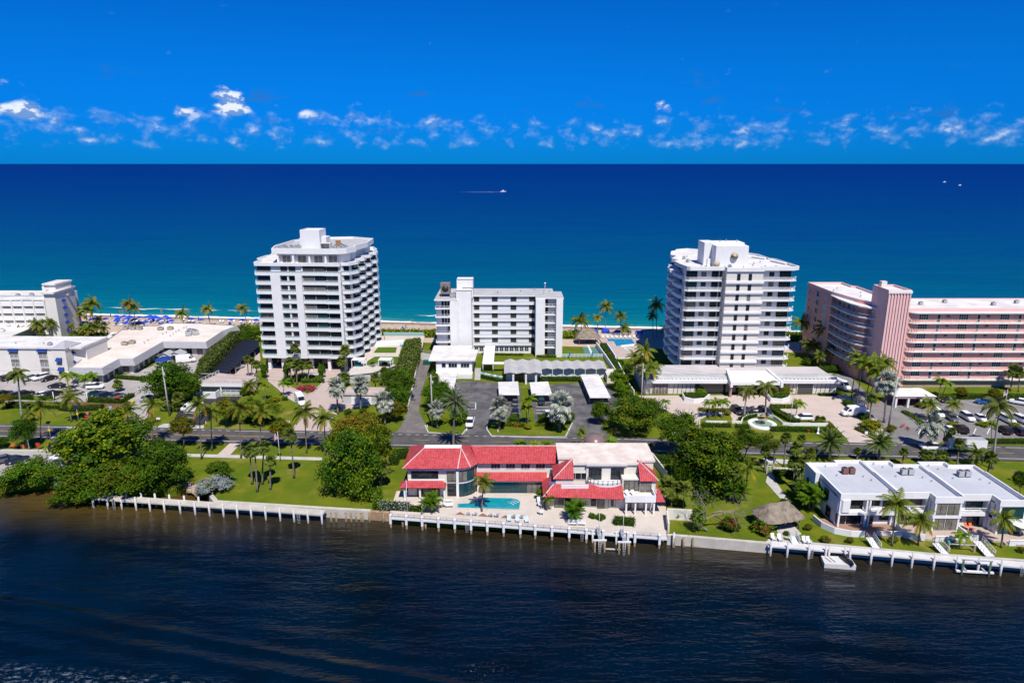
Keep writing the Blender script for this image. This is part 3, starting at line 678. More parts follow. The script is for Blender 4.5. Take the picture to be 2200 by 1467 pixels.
r3l = rail_mesh([(51.65, 203.2), (51.65, 202.05), (52.45, 201.27), (63.1, 201.27)], 1.0, .12, 1.9, key='r3l', bt=.026); r3r = rail_mesh([(74.1, 201.37), (83.3, 201.27), (84.9, 202.05), (85.3, 203.6)], 1.0, .12, 1.9, key='r3r', bt=.026)
led = shared('t3led', lambda: MB().box(63.0, 74.2, 198.75, 199.37, 0, .62).box(63.0, 74.2, 198.9, 199.37, -.28, 0).mesh('ledge', white))
for k in range(NF3):
    z = k * FH3
    if k > 0:
        ob('balcony_slab', sl_m, t3, (0, 0, z - .36)); ob('balcony_slab', sr_m, t3, (0, 0, z - .36)); ob('side_balcony', ss_m, t3, (0, 0, z - .36))
        ob('railing', r3l, t3, (0, 0, z)); ob('railing', r3r, t3, (0, 0, z)); ob('ledge', led, t3, (0, 0, z - .5))
    g = lambda: rnd.choice('ggggtc')
    win(t3, 54.0, 203.4, z + .15, 3.2, 2.35, nx=3, g=g(), f='d'); win(t3, 57.6, 203.4, z + .95, 1.35, 1.15, g=g(), f='d'); win(t3, 61.0, 203.4, z + .15, 1.9, 2.35, nx=2, g=g(), f='d'); win(t3, 62.7, 203.4, z + .15, .5, 2.35, g='g', f='d')
    win(t3, 74.7, 203.4, z + .15, .9, 2.35, g=g(), f='d'); win(t3, 78.0, 203.4, z + .95, 1.35, 1.15, g=g(), f='d'); win(t3, 82.1, 203.4, z + .15, 3.4, 2.35, nx=3, g=g(), f='d')
    for x in (66.8, 70.2): win(t3, x, 199.38, z + .45, .85, 1.75, g=rnd.choice('gggc'), f='d', ny=2)
    for y, x, a in ((210.5, 52.9, -101), (219, 54.1, -96), (230, 54.8, -92)): win(t3, x - .05, y, z + .2, 3.4, 2.2, R(a + 12 if a < -100 else a + 3), g='g', f='d', nx=2)
rf3 = [(52.0, 202.0), (52.8, 201.0), (63.1, 201.0), (63.1, 198.9), (74.1, 198.9), (74.1, 200.9), (83.6, 200.9), (85.6, 202.4), (85.3, 206), (84.6, 218.5), (83.2, 220.5), (83.0, 230), (80.6, 234.4), (63, 246.2), (58.4, 243.5), (57.4, 240), (55.4, 238), (53.2, 229), (54.4, 226), (51.4, 219.4), (53.0, 216.5), (50.9, 213.6), (51.2, 207)]
b = MB(); b.prism(rf3, H3, H3 + .5, 0, 1); ring(b, ccw(rf3), .35, H3 + .502, H3 + 1.15); b.build('roof_parapet', [white, roofwhite], t3)
b = MB(); b.box(58.6, 62.0, 208.4, 215.5, H3 + .5, H3 + 7.4); b.box(62.0, 71.2, 209.6, 216, H3 + .5, H3 + 7.2); b.box(60.9, 70.6, 203.9, 209.58, H3 + .5, H3 + 6.9); b.build('lift_house', white, t3)
b = MB(); b.box(59.0, 59.9, 205.6, 206.5, H3 + .5, H3 + 2.8); b.build('roof_hatch', white, t3)
b = MB(); b.tube([(61.2, 203.2, H3 + 1.7), (61.2, 203.3, H3 + 1.7)], [1.0, 1.0], 16); b.box(61.1, 61.3, 203.24, 203.4, H3 + .5, H3 + 1.2); b.build('satellite_dish', mat('beige_dish', (.5, .42, .3), .7), t3)
b = MB(); b.tube([(66.4, 203.4, H3 + 4.0), (66.4, 203.7, H3 + 3.9)], [1.1, .3], 16); b.build('satellite_dish', mat('beige_dish'), t3)
for x, y in ((57, 204.5), (60, 203), (63.5, 202.5), (65, 202.8), (69, 202.5), (73, 206), (76, 204), (79, 203.4), (75, 211), (56, 222), (58, 226), (55.5, 215), (78, 214)): ob('rooftop_unit' if (x * 7) % 3 > 1 else 'roof_vent', unit_mesh(.9, .8, .9) if (x * 7) % 3 > 1 else vent_mesh(), t3, (x, y, H3 + .5), x)
for x, y in ((64, 211), (66.5, 213), (69.5, 212)): ob('roof_vent', vent_mesh(), t3, (x, y, H3 + 7.2))
for i, (x0, y0, x1_, y1) in enumerate(((79.5, 226, 82.0, 220.5), (82.4, 217, 84.2, 209))):
    b = MB(); b.tube([(x0, y0, H3 + .9), (x1_, y1, H3 + .9)], [.35, .35], 4, sm=False); b.build('roof_upstand', white, t3)

# entrance terrace wall with garage doors, in front of the right tower
pd = thing('entrance_terrace', 'long low white garage front with raking fins and projecting entrance canopy', 'building')
b = MB(); b.prism([(37.6, 186.2), (93.0, 186.2), (93.0, 199.2), (74.3, 199.2), (74.3, 198.6), (62.8, 198.6), (62.8, 201), (37.6, 201)], 0, 4.2, 0, 1); b.build('wall', [cream, mat('pinkish_grey_roof', (.55, .51, .50), .85, .2, nz=(.2, .15))], pd)
b = MB(); b.box(37.6, 61.6, 185.0, 186.4, 3.45, 4.25); b.box(75.6, 93.2, 185.0, 186.4, 3.45, 4.25); b.build('fascia', white, pd)
for x0, x1_ in ((37.6, 61.6), (75.6, 93.2)):
    b = MB(); b.prism([(x0, 186.42), (x1_, 186.42), (x1_, 190), (x0, 190)], 4.26, 4.3, top=[(x0, 187.4), (x1_, 187.4), (x1_, 190), (x0, 190)], ztop=[4.9] * 4); b.build('sloping_coping', roofgrey, pd)
fin = shared('pdfin', lambda: MB().add([(0, 0, 0), (.08, 0, 0), (.08, 1.0, 0), (0, 1.0, 0), (0, .9, .62), (.08, .9, .62)], [(0, 1, 5, 4), (2, 3, 4, 5), (0, 4, 3), (1, 2, 5), (0, 3, 2, 1)]).mesh('bracket', white))
for x in [38.2 + 1.12 * i for i in range(21)] + [76.3 + 1.12 * i for i in range(15)]: ob('bracket', fin, pd, (x, 185.45, 4.27))
slot = shared('pdslot', lambda: MB().add([(0, -.02, 0), (.14, -.02, 0), (.42, -.02, 3.4), (.28, -.02, 3.4), (0, .04, 0), (.14, .04, 0), (.42, .04, 3.4), (.28, .04, 3.4)], [(0, 1, 2, 3), (0, 4, 5, 1), (1, 5, 6, 2), (2, 6, 7, 3), (3, 7, 4, 0)]).mesh('wall_fin', darkm))
for x in [46.2 + 1.2 * i for i in range(6)] + [76.6 + 1.25 * i for i in range(4)] + [87.2 + 1.25 * i for i in range(4)]: ob('wall_fin', slot, pd, (x, 186.17, .02))
gate = MB(); gate.box(40.2, 44.8, 186.05, 186.19, 0, 3.2)
gate.build('garage_door', mat('brown_gate', (.20, .15, .13), .7, .3, nz=(1.2, .3)), pd)
b = MB()
for i in range(6): b.box(40.2 + .9 * i, 40.3 + .9 * i, 185.98, 186.04, 0, 3.2)
for s_ in (0, 2.3): b.tube([(40.3 + s_, 186.0, .2), (42.4 + s_, 186.0, 3.0)], .06, 4); b.tube([(40.3 + s_, 186.0, 3.0), (42.4 + s_, 186.0, .2)], .06, 4)
b.build('gate_lattice', greywall, pd)
b = MB(); b.box(81.8, 86.2, 186.0, 186.19, 0, 3.1); b.build('garage_opening', mat('dark_lobby'), pd)
b = MB(); b.box(81.6, 86.4, 185.85, 186.0, 3.1, 3.4); b.box(81.6, 81.8, 185.85, 186.19, 0, 3.1); b.box(86.2, 86.4, 185.85, 186.19, 0, 3.1); b.box(82, 86, 185.8, 185.9, 2.5, 2.56); b.build('garage_frame', cream, pd)
b = MB(); b.box(52.6, 61.5, 186.08, 186.19, 0, 3.3); b.box(61.5, 76.0, 186.1, 186.19, 0, 3.4); b.build('entrance_glazing', glass, pd)
b = MB(); b.prism([(61.4, 182.2), (75.8, 182.2), (74.2, 190.5), (63.0, 190.5)], 3.9, 4.6, ztop=[4.7, 4.7, 5.6, 5.6]); b.build('entrance_canopy', white, pd)
for q in ([(61.2, 181.9), (61.9, 181.9), (63.1, 190.6), (62.4, 190.6)], [(75.3, 181.9), (76.0, 181.9), (74.8, 190.6), (74.1, 190.6)]):
    b = MB(); b.prism(q, 3.3, 5.2, ztop=[4.9, 4.9, 6.2, 6.2]); b.build('canopy_wing', white, pd)
for x in (61.5, 65.2, 71.6, 75.0):
    b = MB(); b.box(x, x + .6, 183.0, 183.6, 0, 3.9); b.build('column', mat('brown_column', (.30, .22, .19), .8), pd)
# ------------------------------------------------------------------ pink apartment house
pk = thing('apartment_house', 'pink eight-storey apartment house with ribbed tower and white gallery rails', 'building')
FHP, ZP = 2.84, 2.6; HP = ZP + 7 * FHP
b = MB(); b.prism([(113.2, 192.4), (175, 192.4), (175, 208), (113.2, 208)], 0, HP + .3); b.build('wall', pinkw, pk)
b = MB(); b.prism([(103.4, 217.0), (103.4, 235.6), (116.2, 235.6), (116.4, 200.0), (106.0, 200.0), (105.2, 204), (104.9, 217.0)], 0, HP + .6); b.build('wall', pinkw, pk)
b = MB(); b.prism([(114.2, 193.2), (176, 193.2), (176, 208.3), (114.2, 208.3)], HP + .3, HP + .75, 0, 1); ring(b, [(114.2, 193.2), (176, 193.2), (176, 208.3), (114.2, 208.3)], .3, HP + .752, HP + 1.1); b.build('roof', [pinkl, roofwhite], pk)
lw = [(103.3, 235.8), (103.3, 218), (105.6, 205), (107.5, 200.5), (116.4, 200.5), (116.6, 228), (115.2, 229), (115.2, 235.8)]
b = MB(); b.prism(lw, HP + .6, HP + .8, 0, 1); ring(b, ccw(lw), .3, HP + .802, HP + 1.5); b.build('roof', [pinkl, roofwhite], pk)
# tower with vertical ribs
b = MB(); b.prism([(107.2, 191.6), (113.8, 191.6), (113.8, 200.9), (107.6, 200.9)], 0, 28.6); ring(b, [(107.2, 191.6), (113.8, 191.6), (113.8, 200.9), (107.6, 200.9)], .3, 28.6, 29.2); b.build('stair_tower', pinkl, pk)
b = MB(); b.sheet([(107.5, 191.9, 28.62), (113.5, 191.9, 28.62), (113.5, 200.6, 28.62), (107.9, 200.6, 28.62)]); b.build('tower_roof', roofwhite, pk)
rib = shared('pkrib', lambda: MB().box(-.17, .17, -.32, 0, 0, 28.0).mesh('rib', pinkl))
for i in range(8): ob('rib', rib, pk, (107.45 + i * .86, 191.6, .3))
b = MB(); b.box(107.1, 113.9, 191.2, 191.6, 28.25, 28.95); b.build('tower_band', white, pk)
b = MB(); b.box(109.0, 110.6, 199, 200.5, 28.6, 30.4); b.build('roof_box', cream, pk)
# galleries of the right wing, curving in to the tower
arc = [(114.1 + 2.6 - 2.6 * math.cos(R(a)), 193.8 - 2.6 * math.sin(R(a)) + .0) for a in range(0, 91, 15)]
go = [(113.85, 196)] + [(x - .0, y) for x, y in arc] + [(175, 191.2)]
gal_m = shared('pkgal', lambda: MB().prism(go + [(175, 192.38), (117.2, 192.38), (115, 196)], 0.1, .34).mesh('gallery_slab', white))
gr_m = rail_mesh([(x, y + .06) for x, y in go[1:]], 1.0, .4, 2.4, key='pkr')
rtop = shared('pktop', lambda: MB().prism(offset_poly(ccw(go + [(175, 193.6), (116, 196.5)]), .25), 0, .35).mesh('roof_overhang', white))
ob('roof_overhang', rtop, pk, (0, 0, HP + .3 - .36))
Pm = mat('pink_door', (.62, .58, .56), .6)
def door(parent, x, y, z, rz=0, g='g'): return win(parent, x, y, z, .85, 2.05, rz, 'door', g=g, f='w', ny=2)
for k in range(7):
    z = ZP + k * FHP
    ob('gallery_slab', gal_m, pk, (0, 0, z - .4)); ob('railing', gr_m, pk, (0, 0, z + .03))
    for x0 in (117.9, 129.4, 141.3, 152.6, 163): 
        win(pk, x0 + .9, 192.4, z + .8, 2.6, 1.45, nx=4, ny=2, g='g', f='w', fr=.09)
        if k != 2: door(pk, x0 + 5.3, 192.4, z + .05, g='c' if (k + int(x0)) % 3 else 'g')
        win(pk, x0 + 8.0, 192.4, z + 1.5, .9, .5, g='g', f='b', ny=2)
    for i in range(3): win(pk, 114.05, 194.2 + i * 1.05, z + .6, .6, 1.3, R(-62), g='g', f='w', ny=3, fr=.06)
for x0 in (122.5, 130, 136, 142, 150): win(pk, x0 + .9, 192.4, .7, 2.6, 1.5, nx=4, ny=2, g='g', f='w')
b = MB(); b.box(116, 175, 192.3, 192.39, 0, 2.2); b.build('ground_floor_facing', tanw, pk)
# galleries of the left wing
lo = [(103.2, 217.0), (102.7, 210), (103.0, 203.5), (103.8, 200), (105.4, 197.8), (107.18, 197.0)]
lg_m = shared('pklg', lambda: MB().prism(lo + [(107.18, 199.9), (106.0, 199.9), (105.1, 204), (104.85, 216.98)], 0.12, .42).mesh('gallery_slab', white))
lr_m = rail_mesh([(x + .08, y) for x, y in lo], 1.0, .4, 2.2, key='pklr')
for k in range(7):
    z = ZP + k * FHP
    if k >= 1: ob('gallery_slab', lg_m, pk, (0, 0, z - .4)); ob('railing', lr_m, pk, (0, 0, z + .03))
    for y in (214.5, 208.5): win(pk, 104.95 if y > 210 else 105.05, y, z + .7, 1.6, 1.4, R(-90), g='g', f='w', nx=2, ny=2)
    for y in (211.6, 205.6): door(pk, 104.98 if y > 210 else 105.1, y, z + .05, R(-88), 'c')
    for y, wd, hh in ((233.4, 1.3, 1.1), (230.6, .6, .8), (227.2, 1.9, 1.7)): win(pk, 103.4, y, z + .8, wd, hh, R(-90), g='g', f='w', nx=2 if wd > 1 else 1, ny=2)
    b = MB(); b.box(103.36, 103.42, 220.0, 222.4, z + .5, z + 2.4); b.build('wall_panel', mat('blue_grey_panel', (.42, .45, .52), .6), pk)
b = MB(); b.prism(offset_poly(ccw(lo + [(107.18, 200.4), (105.6, 205), (104.9, 217.5)]), .25), HP + .1, HP + .5); b.build('roof_overhang', white, pk)
for x, y in ((122, 200), (131, 203), (143, 199), (152, 202)): ob('rooftop_unit', unit_mesh(1.1, .9, .9), pk, (x, y, HP + .76))
for x, y in ((106, 222), (109, 226), (110, 212), (113, 218)): ob('roof_vent', vent_mesh(), pk, (x, y, HP + .8))
# entrance porch with its name board
pc = thing('entrance_porch', 'small pink hip-roofed porch with white posts in front of the pink house', 'porch', at(1950, 868))
b = MB(); b.prism([(-5.2, -3.0), (5.4, -3.0), (5.4, 3.4), (-5.2, 3.4)], 2.7, 3.3); b.build('beam', pinkl, pc)
b = MB(); b.prism([(-5.5, -3.3), (5.7, -3.3), (5.7, 3.7), (-5.5, 3.7)], 3.3, 4.5, top=[(-2.5, .4), (2.7, .4), (2.7, .6), (-2.5, .6)]); b.build('roof', roofwhite, pc)
for x in (-4.9, -1.6, 1.8, 5.0):
    b = MB(); b.box(x - .25, x + .25, -2.9, -2.4, 0, 2.7); b.build('post', white, pc)
b = MB(); b.box(-5, 5.2, 2.6, 3.0, 0, 2.7); b.build('rear_wall', tanw, pc)
b = MB()
# lettering strokes of the name board: a cursive word above a short one
def squiggle(b, x, z, w, n, h, y):
    pts = [(x + w * i / (n * 4), y, z + h * (.5 + .5 * math.sin(i * 1.57 + (i % 3) * .5))) for i in range(n * 4 + 1)]
    b.tube(pts, .055, 4)
squiggle(b, -.2, 2.98, 2.6, 6, .26, -3.04); squiggle(b, .3, 2.78, 1.6, 5, .12, -3.04); b.build('lettering', mat('maroon_letters', (.16, .03, .04), .6), pc)

# ------------------------------------------------------------------ hotel, far left
ht = thing('hotel_tower', 'ivory hotel block with blue awnings down its end wall, far left', 'building')
Y0 = 252.0; x1_ = at(110, 727).x - 2
def hx(px, Y=252, py=670): return rise(px, py, Y)[1]
ZH = 14.3
b = MB(); b.box(-300, hx(106), Y0 + .6, Y0 + 18, 0, ZH); b.build('wall', ivory, ht)
b = MB(); b.box(-300, hx(106), Y0 + .3, Y0 + 18.2, ZH, ZH + .4); b.build('roof', roofwhite, ht)
bx_ = rise(164, 650, Y0 + 13)[1]; b = MB(); b.prism([(hx(104), Y0 - 1), (hx(127), Y0 - 1), (bx_, Y0 + 13), (hx(104), Y0 + 13)], 0, 17.0); b.build('end_block', ivory, ht)
b = MB(); b.prism([(hx(102), Y0 - 2), (hx(129), Y0 - 2), (bx_ + .4, Y0 + 13.4), (hx(102), Y0 + 13.4)], 17, 17.6); b.build('end_roof', roofwhite, ht)
b = MB(); b.prism([(hx(92), Y0 + 3), (hx(116), Y0 + 3), (hx(121), Y0 + 11), (hx(92), Y0 + 11)], 17.6, 19.6); b.build('lift_house', ivory, ht)
b = MB(); b.prism([(hx(90), Y0 + 2.4), (hx(118), Y0 + 2.4), (hx(123), Y0 + 11.5), (hx(90), Y0 + 11.5)], 19.6, 20.2); b.build('lift_roof', roofwhite, ht)
b = MB(); b.box(hx(79), hx(89), Y0 + 5, Y0 + 9, ZH + 2, ZH + 4.4); b.box(hx(80), hx(80) + .2, Y0 + 5, Y0 + 5.2, ZH + .4, ZH + 2); b.box(hx(88), hx(88) + .2, Y0 + 5, Y0 + 5.2, ZH + .4, ZH + 2); b.build('water_tank', white, ht)
par = shared('htpar', lambda: MB().box(-1.85, 1.85, -.3, 0, 0, 1.7).mesh('balcony_front', white))
for k in range(5):
    for i in range(14):
        x = hx(14.5) + i * 4.12 - 4.12 * 9
        if x > hx(100): continue
        ob('balcony_front', par, ht, (x + 4.12 * 0, Y0 + .6, ZH - 2.3 - 2.75 * k))
        win(ht, x, Y0 + .6, ZH - 3.3 - 2.75 * k, 3.2, .9, g='c', f='b', fr=.04)
for i in range(15):
    x = hx(14.5) + (i - .5) * 4.12 - 4.12 * 9
    if x < hx(104): b = MB(); b.box(x - .25, x + .25, Y0 + .1, Y0 + .58, 0, ZH); b.build('fin', ivory, ht)
awn = shared('awn', lambda: MB().add([(-.9, 0, .9), (.9, 0, .9), (.9, -.9, 0), (-.9, -.9, 0), (.9, 0, 0), (-.9, 0, 0)], [(0, 3, 2, 1), (1, 2, 4), (0, 5, 3), (5, 4, 2, 3)]).mesh('awning', blue))
ex = (bx_ - hx(127)) / 14
for k in range(5): ob('awning', awn, ht, (hx(127) + ex * 5.0, Y0 + 4, 13.2 - 2.85 * k), R(90) + math.atan(-ex))
b = MB(); b.box(hx(0) - 90, hx(100), Y0 + 5, Y0 + 5.2, ZH + .4, ZH + .9); b.build('roof_pipe', steel, ht)
for i in range(5): ob('rooftop_unit', unit_mesh(1.4, 1, 1), ht, (hx(20) + i * 4.6, Y0 + 6 + i % 3, ZH + .4))

lr = thing('hotel_lounge', 'low white hotel lounge with slanting roof edge in front of the ivory hotel block', 'building')
b = MB(); b.prism([tuple(at(*q, 4).xy) for q in [(-200, 727), (6, 727), (114, 684), (-200, 680)]], 0, 4.0); b.build('wall', greywall, lr)
b = MB(); b.prism([tuple(at(*q, 4.3).xy) for q in [(-200, 729), (7, 729), (118, 683), (-200, 678)]], 4.0, 4.35); b.build('roof', roofwhite, lr)
for q in ((20, 700), (5, 712), (35, 690)): ob('rooftop_unit', unit_mesh(1.6, 1.2, 1.0, m=white2, key='acw'), lr, at(*q, 4.35))

hw = thing('hotel_wing', 'three-storey ivory hotel wing with blue awnings beside the car park', 'building', (-132.2, 203.0, 0), R(-1.5))
b = MB(); b.prism([(-120, 0), (-11.0, 0), (-11.0, 0), (-.3, 1.8), (-.3, 12.6), (-120, 12.6)], 0, 8.8); b.build('wall', ivory, hw)
b = MB(); b.box(-120, -.1, -.5, 12.9, 8.8, 9.15); ring(b, [(-120, -.5), (-.1, -.5), (-.1, 12.9), (-120, 12.9)], .25, 9.152, 9.4); b.build('roof', roofwhite, hw)
b = MB(); b.box(-8.6, -4.2, -2.2, 5.0, 0, 9.3); b.build('stair_tower', ivory, hw)
b = MB(); b.prism([(-8.9, -2.6), (-3.9, -2.6), (-3.9, 5.4), (-8.9, 5.4)], 9.3, 11.0, top=[(-6.5, 1.2), (-6.3, 1.2), (-6.3, 1.8), (-6.5, 1.8)]); b.build('tower_roof', shingle, hw)
baw = shared('baw', lambda: MB().add([(-1.5, 0, .8), (1.5, 0, .8), (1.5, -.7, .1), (-1.5, -.7, .1), (1.5, 0, 0), (-1.5, 0, 0)], [(0, 3, 2, 1), (1, 2, 4), (0, 5, 3), (5, 4, 2, 3)]).mesh('awning', blue))
hwr = rail_mesh([(-1.25, -.1), (1.25, -.1)], .9, .12, 1.2, key='hwr')
for x in (-12.9, -22.0, -31.1, -40.2, -49.3):
    ob('awning', baw, hw, (x, -.02, 7.75))
    for k in range(3):
        z = .4 + 2.8 * k; win(hw, x, 0, z, 2.5, 2.1, g='c', f='b', nx=2); ob('railing', hwr, hw, (x, -.1, z))
ob('awning', awn, hw, (-6.4, -2.25, 5.6)); ob('awning', awn, hw, (-6.2, -2.25, 2.6)); win(hw, -6.4, -2.2, 4.2, 1.2, 1.5, g='c', f='b'); win(hw, -6.3, -2.2, 1.2, 1.2, 1.5, g='c', f='b')
for z in (7.0, 3.9): ob('awning', awn, hw, (-4.18, 1.6, z), R(90)); win(hw, -4.2, 1.6, z - 1.3, 1.2, 1.5, R(90), g='g', f='b')
for x in (-15, -24, -33): ob('roof_vent', vent_mesh(), hw, (x, 4, 9.15)); 
for x in (-12, -30): ob('rooftop_unit', unit_mesh(1.2, 1.0, .9), hw, (x, 2.5, 9.15))

# long entrance building with grey mansard edge
lb = thing('hotel_entrance_hall', 'long low hotel entrance hall with stained flat roof and grey shingled mansard edge', 'building')
LP = [tuple(at(*q, 4.6).xy) for q in [(150, 792), (219, 793), (256, 773), (286, 773), (350, 736), (442, 737), (478, 713), (509, 701), (429, 696), (355, 695.5), (338, 701), (270, 703)]]
LP = ccw(LP)
b = MB(); b.prism(offset_poly(LP, -.9), 0, 4.5); b.build('wall', ivory, lb)
b = MB(); b.prism(LP, 4.5, 4.75); b.build('roof', roofstain, lb)
def mansard(poly, idx, out, z0, z1, m, parent):
    O = offset_poly(poly, out); I = offset_poly(poly, .0)
    for i in idx:
        j = (i + 1) % len(poly); b = MB()
        b.add([(*O[i], z0), (*O[j], z0), (*I[j], z1), (*I[i], z1), (*offset_poly(poly, -.3)[i], z0), (*offset_poly(poly, -.3)[j], z0), (*offset_poly(poly, -.25)[j], z1), (*offset_poly(poly, -.25)[i], z1)],
              [(0, 1, 2, 3), (3, 2, 6, 7), (1, 0, 4, 5)]); b.build('mansard_edge', m, parent)
nL = len(LP); mansard(LP, range(nL), .75, 2.9, 4.95, shingle, lb)
for q in ((268, 741), (284, 738), (345, 709), (366, 708), (270, 708), (286, 708), (300, 708)): ob('rooftop_unit', unit_mesh(1.9, 1.3, 1.1, 'acb', mat('beige_unit', (.42, .36, .30), .7, .3, nz=(1, .3))), lb, at(*q, 4.76))
for q in ((405, 721), (416, 717), (408, 716), (421, 719)): ob('rooftop_unit', unit_mesh(2.0, 1.4, 1.6), lb, at(*q, 4.76), .4)
for q in ((310, 738), (318, 733), (350, 719), (357, 716), (366, 723), (372, 719), (378, 715), (384, 711), (395, 706), (400, 704)): ob('roof_vent', vent_mesh(), lb, at(*q, 4.76))
W2 = [Vector(q) for q in offset_poly(LP, -.9)]
for i in range(nL):
    a, c = W2[i], W2[(i + 1) % nL]; dd = c - a; L = dd.length; an = math.atan2(dd.y, dd.x)
    if L < 4 or an > 1.9 or an < -1: continue
    for k in range(int(L / 3.2)):
        q = a + dd * ((k + .5) / int(L / 3.2)); win(lb, q.x, q.y, .3, 1.9, 2.1, an, nx=2, g='g' if k % 3 else 'c', f='b')
# poolside cafe behind
cf = thing('poolside_cafe', 'white flat-roofed open poolside cafe behind the entrance hall', 'building')
CP = [tuple(at(*q, 3.4).xy) for q in [(226, 726), (286, 726), (306, 716), (240, 714)]]
b = MB(); b.prism(CP, 3.2, 3.55); b.build('roof', roofwhite, cf)
b = MB(); b.prism(offset_poly(ccw([tuple(at(*q, 3.4).xy) for q in [(232, 722), (288, 722), (306, 716), (240, 714)]]), -.5), 0, 3.2); b.build('wall', darkm, cf)
for q in ((229, 741), (247, 740), (264, 739), (282, 737)):
    P = at(*q); b = MB(); b.box(P.x - .2, P.x + .2, P.y - .2, P.y + .2, 0, 3.2); b.build('post', white, cf)
# two little gabled gate houses
gable = shared('gable', lambda: MB().add([(-2.0, -1.6, 0), (2.0, -1.6, 0), (2.0, 1.6, 0), (-2.0, 1.6, 0), (-2.0, -1.6, 2.3), (2.0, -1.6, 2.3), (2.0, 1.6, 2.3), (-2.0, 1.6, 2.3), (0, -1.6, 3.2), (0, 1.6, 3.2)],
    [(0, 1, 5, 8, 4), (1, 2, 6, 5), (2, 3, 7, 9, 6), (3, 0, 4, 7)]).mesh('wall', cream))
gabler = shared('gabler', lambda: MB().add([(-2.4, -2, 2.15), (0, -2, 3.3), (0, 2, 3.3), (-2.4, 2, 2.15), (2.4, -2, 2.15), (2.4, 2, 2.15), (-2.4, -2, 2.35), (0, -2, 3.5), (0, 2, 3.5), (-2.4, 2, 2.35), (2.4, -2, 2.35), (2.4, 2, 2.35)],
    [(6, 7, 8, 9), (7, 10, 11, 8), (0, 3, 2, 1), (1, 2, 5, 4), (0, 1, 7, 6), (1, 4, 10, 7), (3, 9, 8, 2), (2, 8, 11, 5), (0, 6, 9, 3), (4, 5, 11, 10)]).mesh('roof', shingle))
for (q, lab) in (((360, 776), 'left of two small gabled entrance kiosks with grey roofs'), ((383, 774), 'right of two small gabled entrance kiosks with grey roofs')):
    k_ = thing('gate_kiosk', lab, 'kiosk', at(*q), R(-4)); ob('wall', gable, k_); ob('roof', gabler, k_); win(k_, 0, -1.6, .1, 1.5, 2.0, name='door', g='g', f='d')

# ------------------------------------------------------------------ car shelters and garages
bc = thing('car_shelter', 'long black-roofed car shelter behind the tall clipped hedge', 'carport')
blackr = mat('black_roof', (.012, .013, .017), .55, .4, nz=(.5, .3))
BP = [tuple(at(*q, 3.0).xy) for q in [(436, 802), (481, 806), (556, 744), (556, 731), (521, 729)]]
b = MB(); b.prism(BP, 2.8, 3.05); b.build('roof', blackr, bc)
ba, bb_ = Vector(BP[0]), Vector(BP[4]); ca, cb_ = Vector(BP[1]), Vector(BP[2])
for i in range(13):
    f = (i + .5) / 13; p_, q_ = ba.lerp(bb_, f), ca.lerp(cb_, f); b = MB(); b.tube([(*p_, 3.07), (*q_, 3.07)], .05, 4); b.build('roof_seam', darkm, bc)
for i in range(7):
    q_ = ca.lerp(cb_, (i + .2) / 7); b = MB(); b.cyl(q_.x - .3, q_.y, 0, 2.8, .12, 8); b.build('post', white2, bc)
gd = thing('parking_deck', 'white parking deck with railings above a shaded opening, left of the forecourt', 'garage', (-89.2, 184.6, 0), R(-1.5))
b = MB(); b.prism([(0, 0), (12.6, 0), (14.5, 7), (2.0, 9.5)], 2.7, 3.7, 0, 1); b.build('deck', [white, paver_m], gd)
b = MB(); b.prism([(.4, 1.2), (12.2, 1.2), (14.1, 6.9), (2.2, 9.4)], 0, 2.7); b.build('wall', greywall, gd)
for x in (.2, 6.2, 12.2): b = MB(); b.box(x, x + .3, .1, .5, 0, 2.7); b.build('post', white, gd)
b = MB(); b.box(-.6, 6.0, -2.6, -2.3, 0, 1.9); b.box(5.8, 6.0, -2.3, .0, 0, 1.9); b.build('screen_wall', white2, gd)
ob('gate', rail_mesh([(6.4, -.4), (12.4, -.4)], 1.9, .16, 1.5), gd)
ob('railing', rail_mesh([(.2, .2), (12.4, .2)], 1.0, .18, 1.6), gd, (0, 0, 3.7)); ob('railing', rail_mesh([(.2, .2), (2.0, 9.2)], 1.0, .18, 1.6), gd, (0, 0, 3.7))
b = MB(); b.tube([(.8, 1.0, 3.7), (.8, 1.0, 6.2), (7.4, 1.0, 6.2), (7.4, 1.0, 3.7)], .07, 5); b.build('height_bar', white2, gd)
fl = paved('deck_drive', [(500, 832), (536, 832), (560, 775), (556, 744), (546, 752), (484, 812)], paver_m, .42)

seam = shared('seam', lambda: MB().box(-.03, .03, -.5, .5, 0, .06).mesh('roof_seam', roofgrey))
def carport(pts, lab, z=2.6, n=9, across=True, post=True):
    P = [at(*q, z).xy for q in pts]; c = sum(P, Vector((0, 0))) / 4
    t = thing('carport', lab, 'carport', (c.x, c.y, 0), 0, 'white flat-roofed carports'); P = [q - c for q in P]
    b = MB(); b.prism([tuple(q) for q in P], z - .22, z, ztop=[z + .12, z + .12, z - .02, z - .02]); b.build('roof', roofwhite, t)
    for i in range(1, n):
        f = i / n; u, v = P[0].lerp(P[3], f), P[1].lerp(P[2], f); zz = z + .125 - .14 * f
        b = MB(); b.tube([(*u, zz), (*v, zz)], .035, 4, sm=False); b.build('roof_seam', greywall, t)
    for a, c_ in ((0, 3), (1, 2)):
        for f in (.08, .36, .64, .92):
            q = P[a].lerp(P[c_], f); q = q * .94; b = MB(); b.cyl(q.x, q.y, 0, z - .2, .07, 6); b.build('post', white2, t)
    return t
S5 = lambda x, y: (900 + x / 5.116, 740 + y / 5.116)
carport([S5(870, 415), S5(1090, 410), S5(1105, 550), S5(880, 548)], 'square white carport left of the grass strip')
carport([S5(1215, 420), S5(1420, 410), S5(1465, 550), S5(1240, 552)], 'square white carport right of the grass strip')
carport([S5(1775, 335), S5(1975, 330), S5(2110, 580), S5(1880, 580)], 'long narrow white carport at the right of the dark car park', n=14)
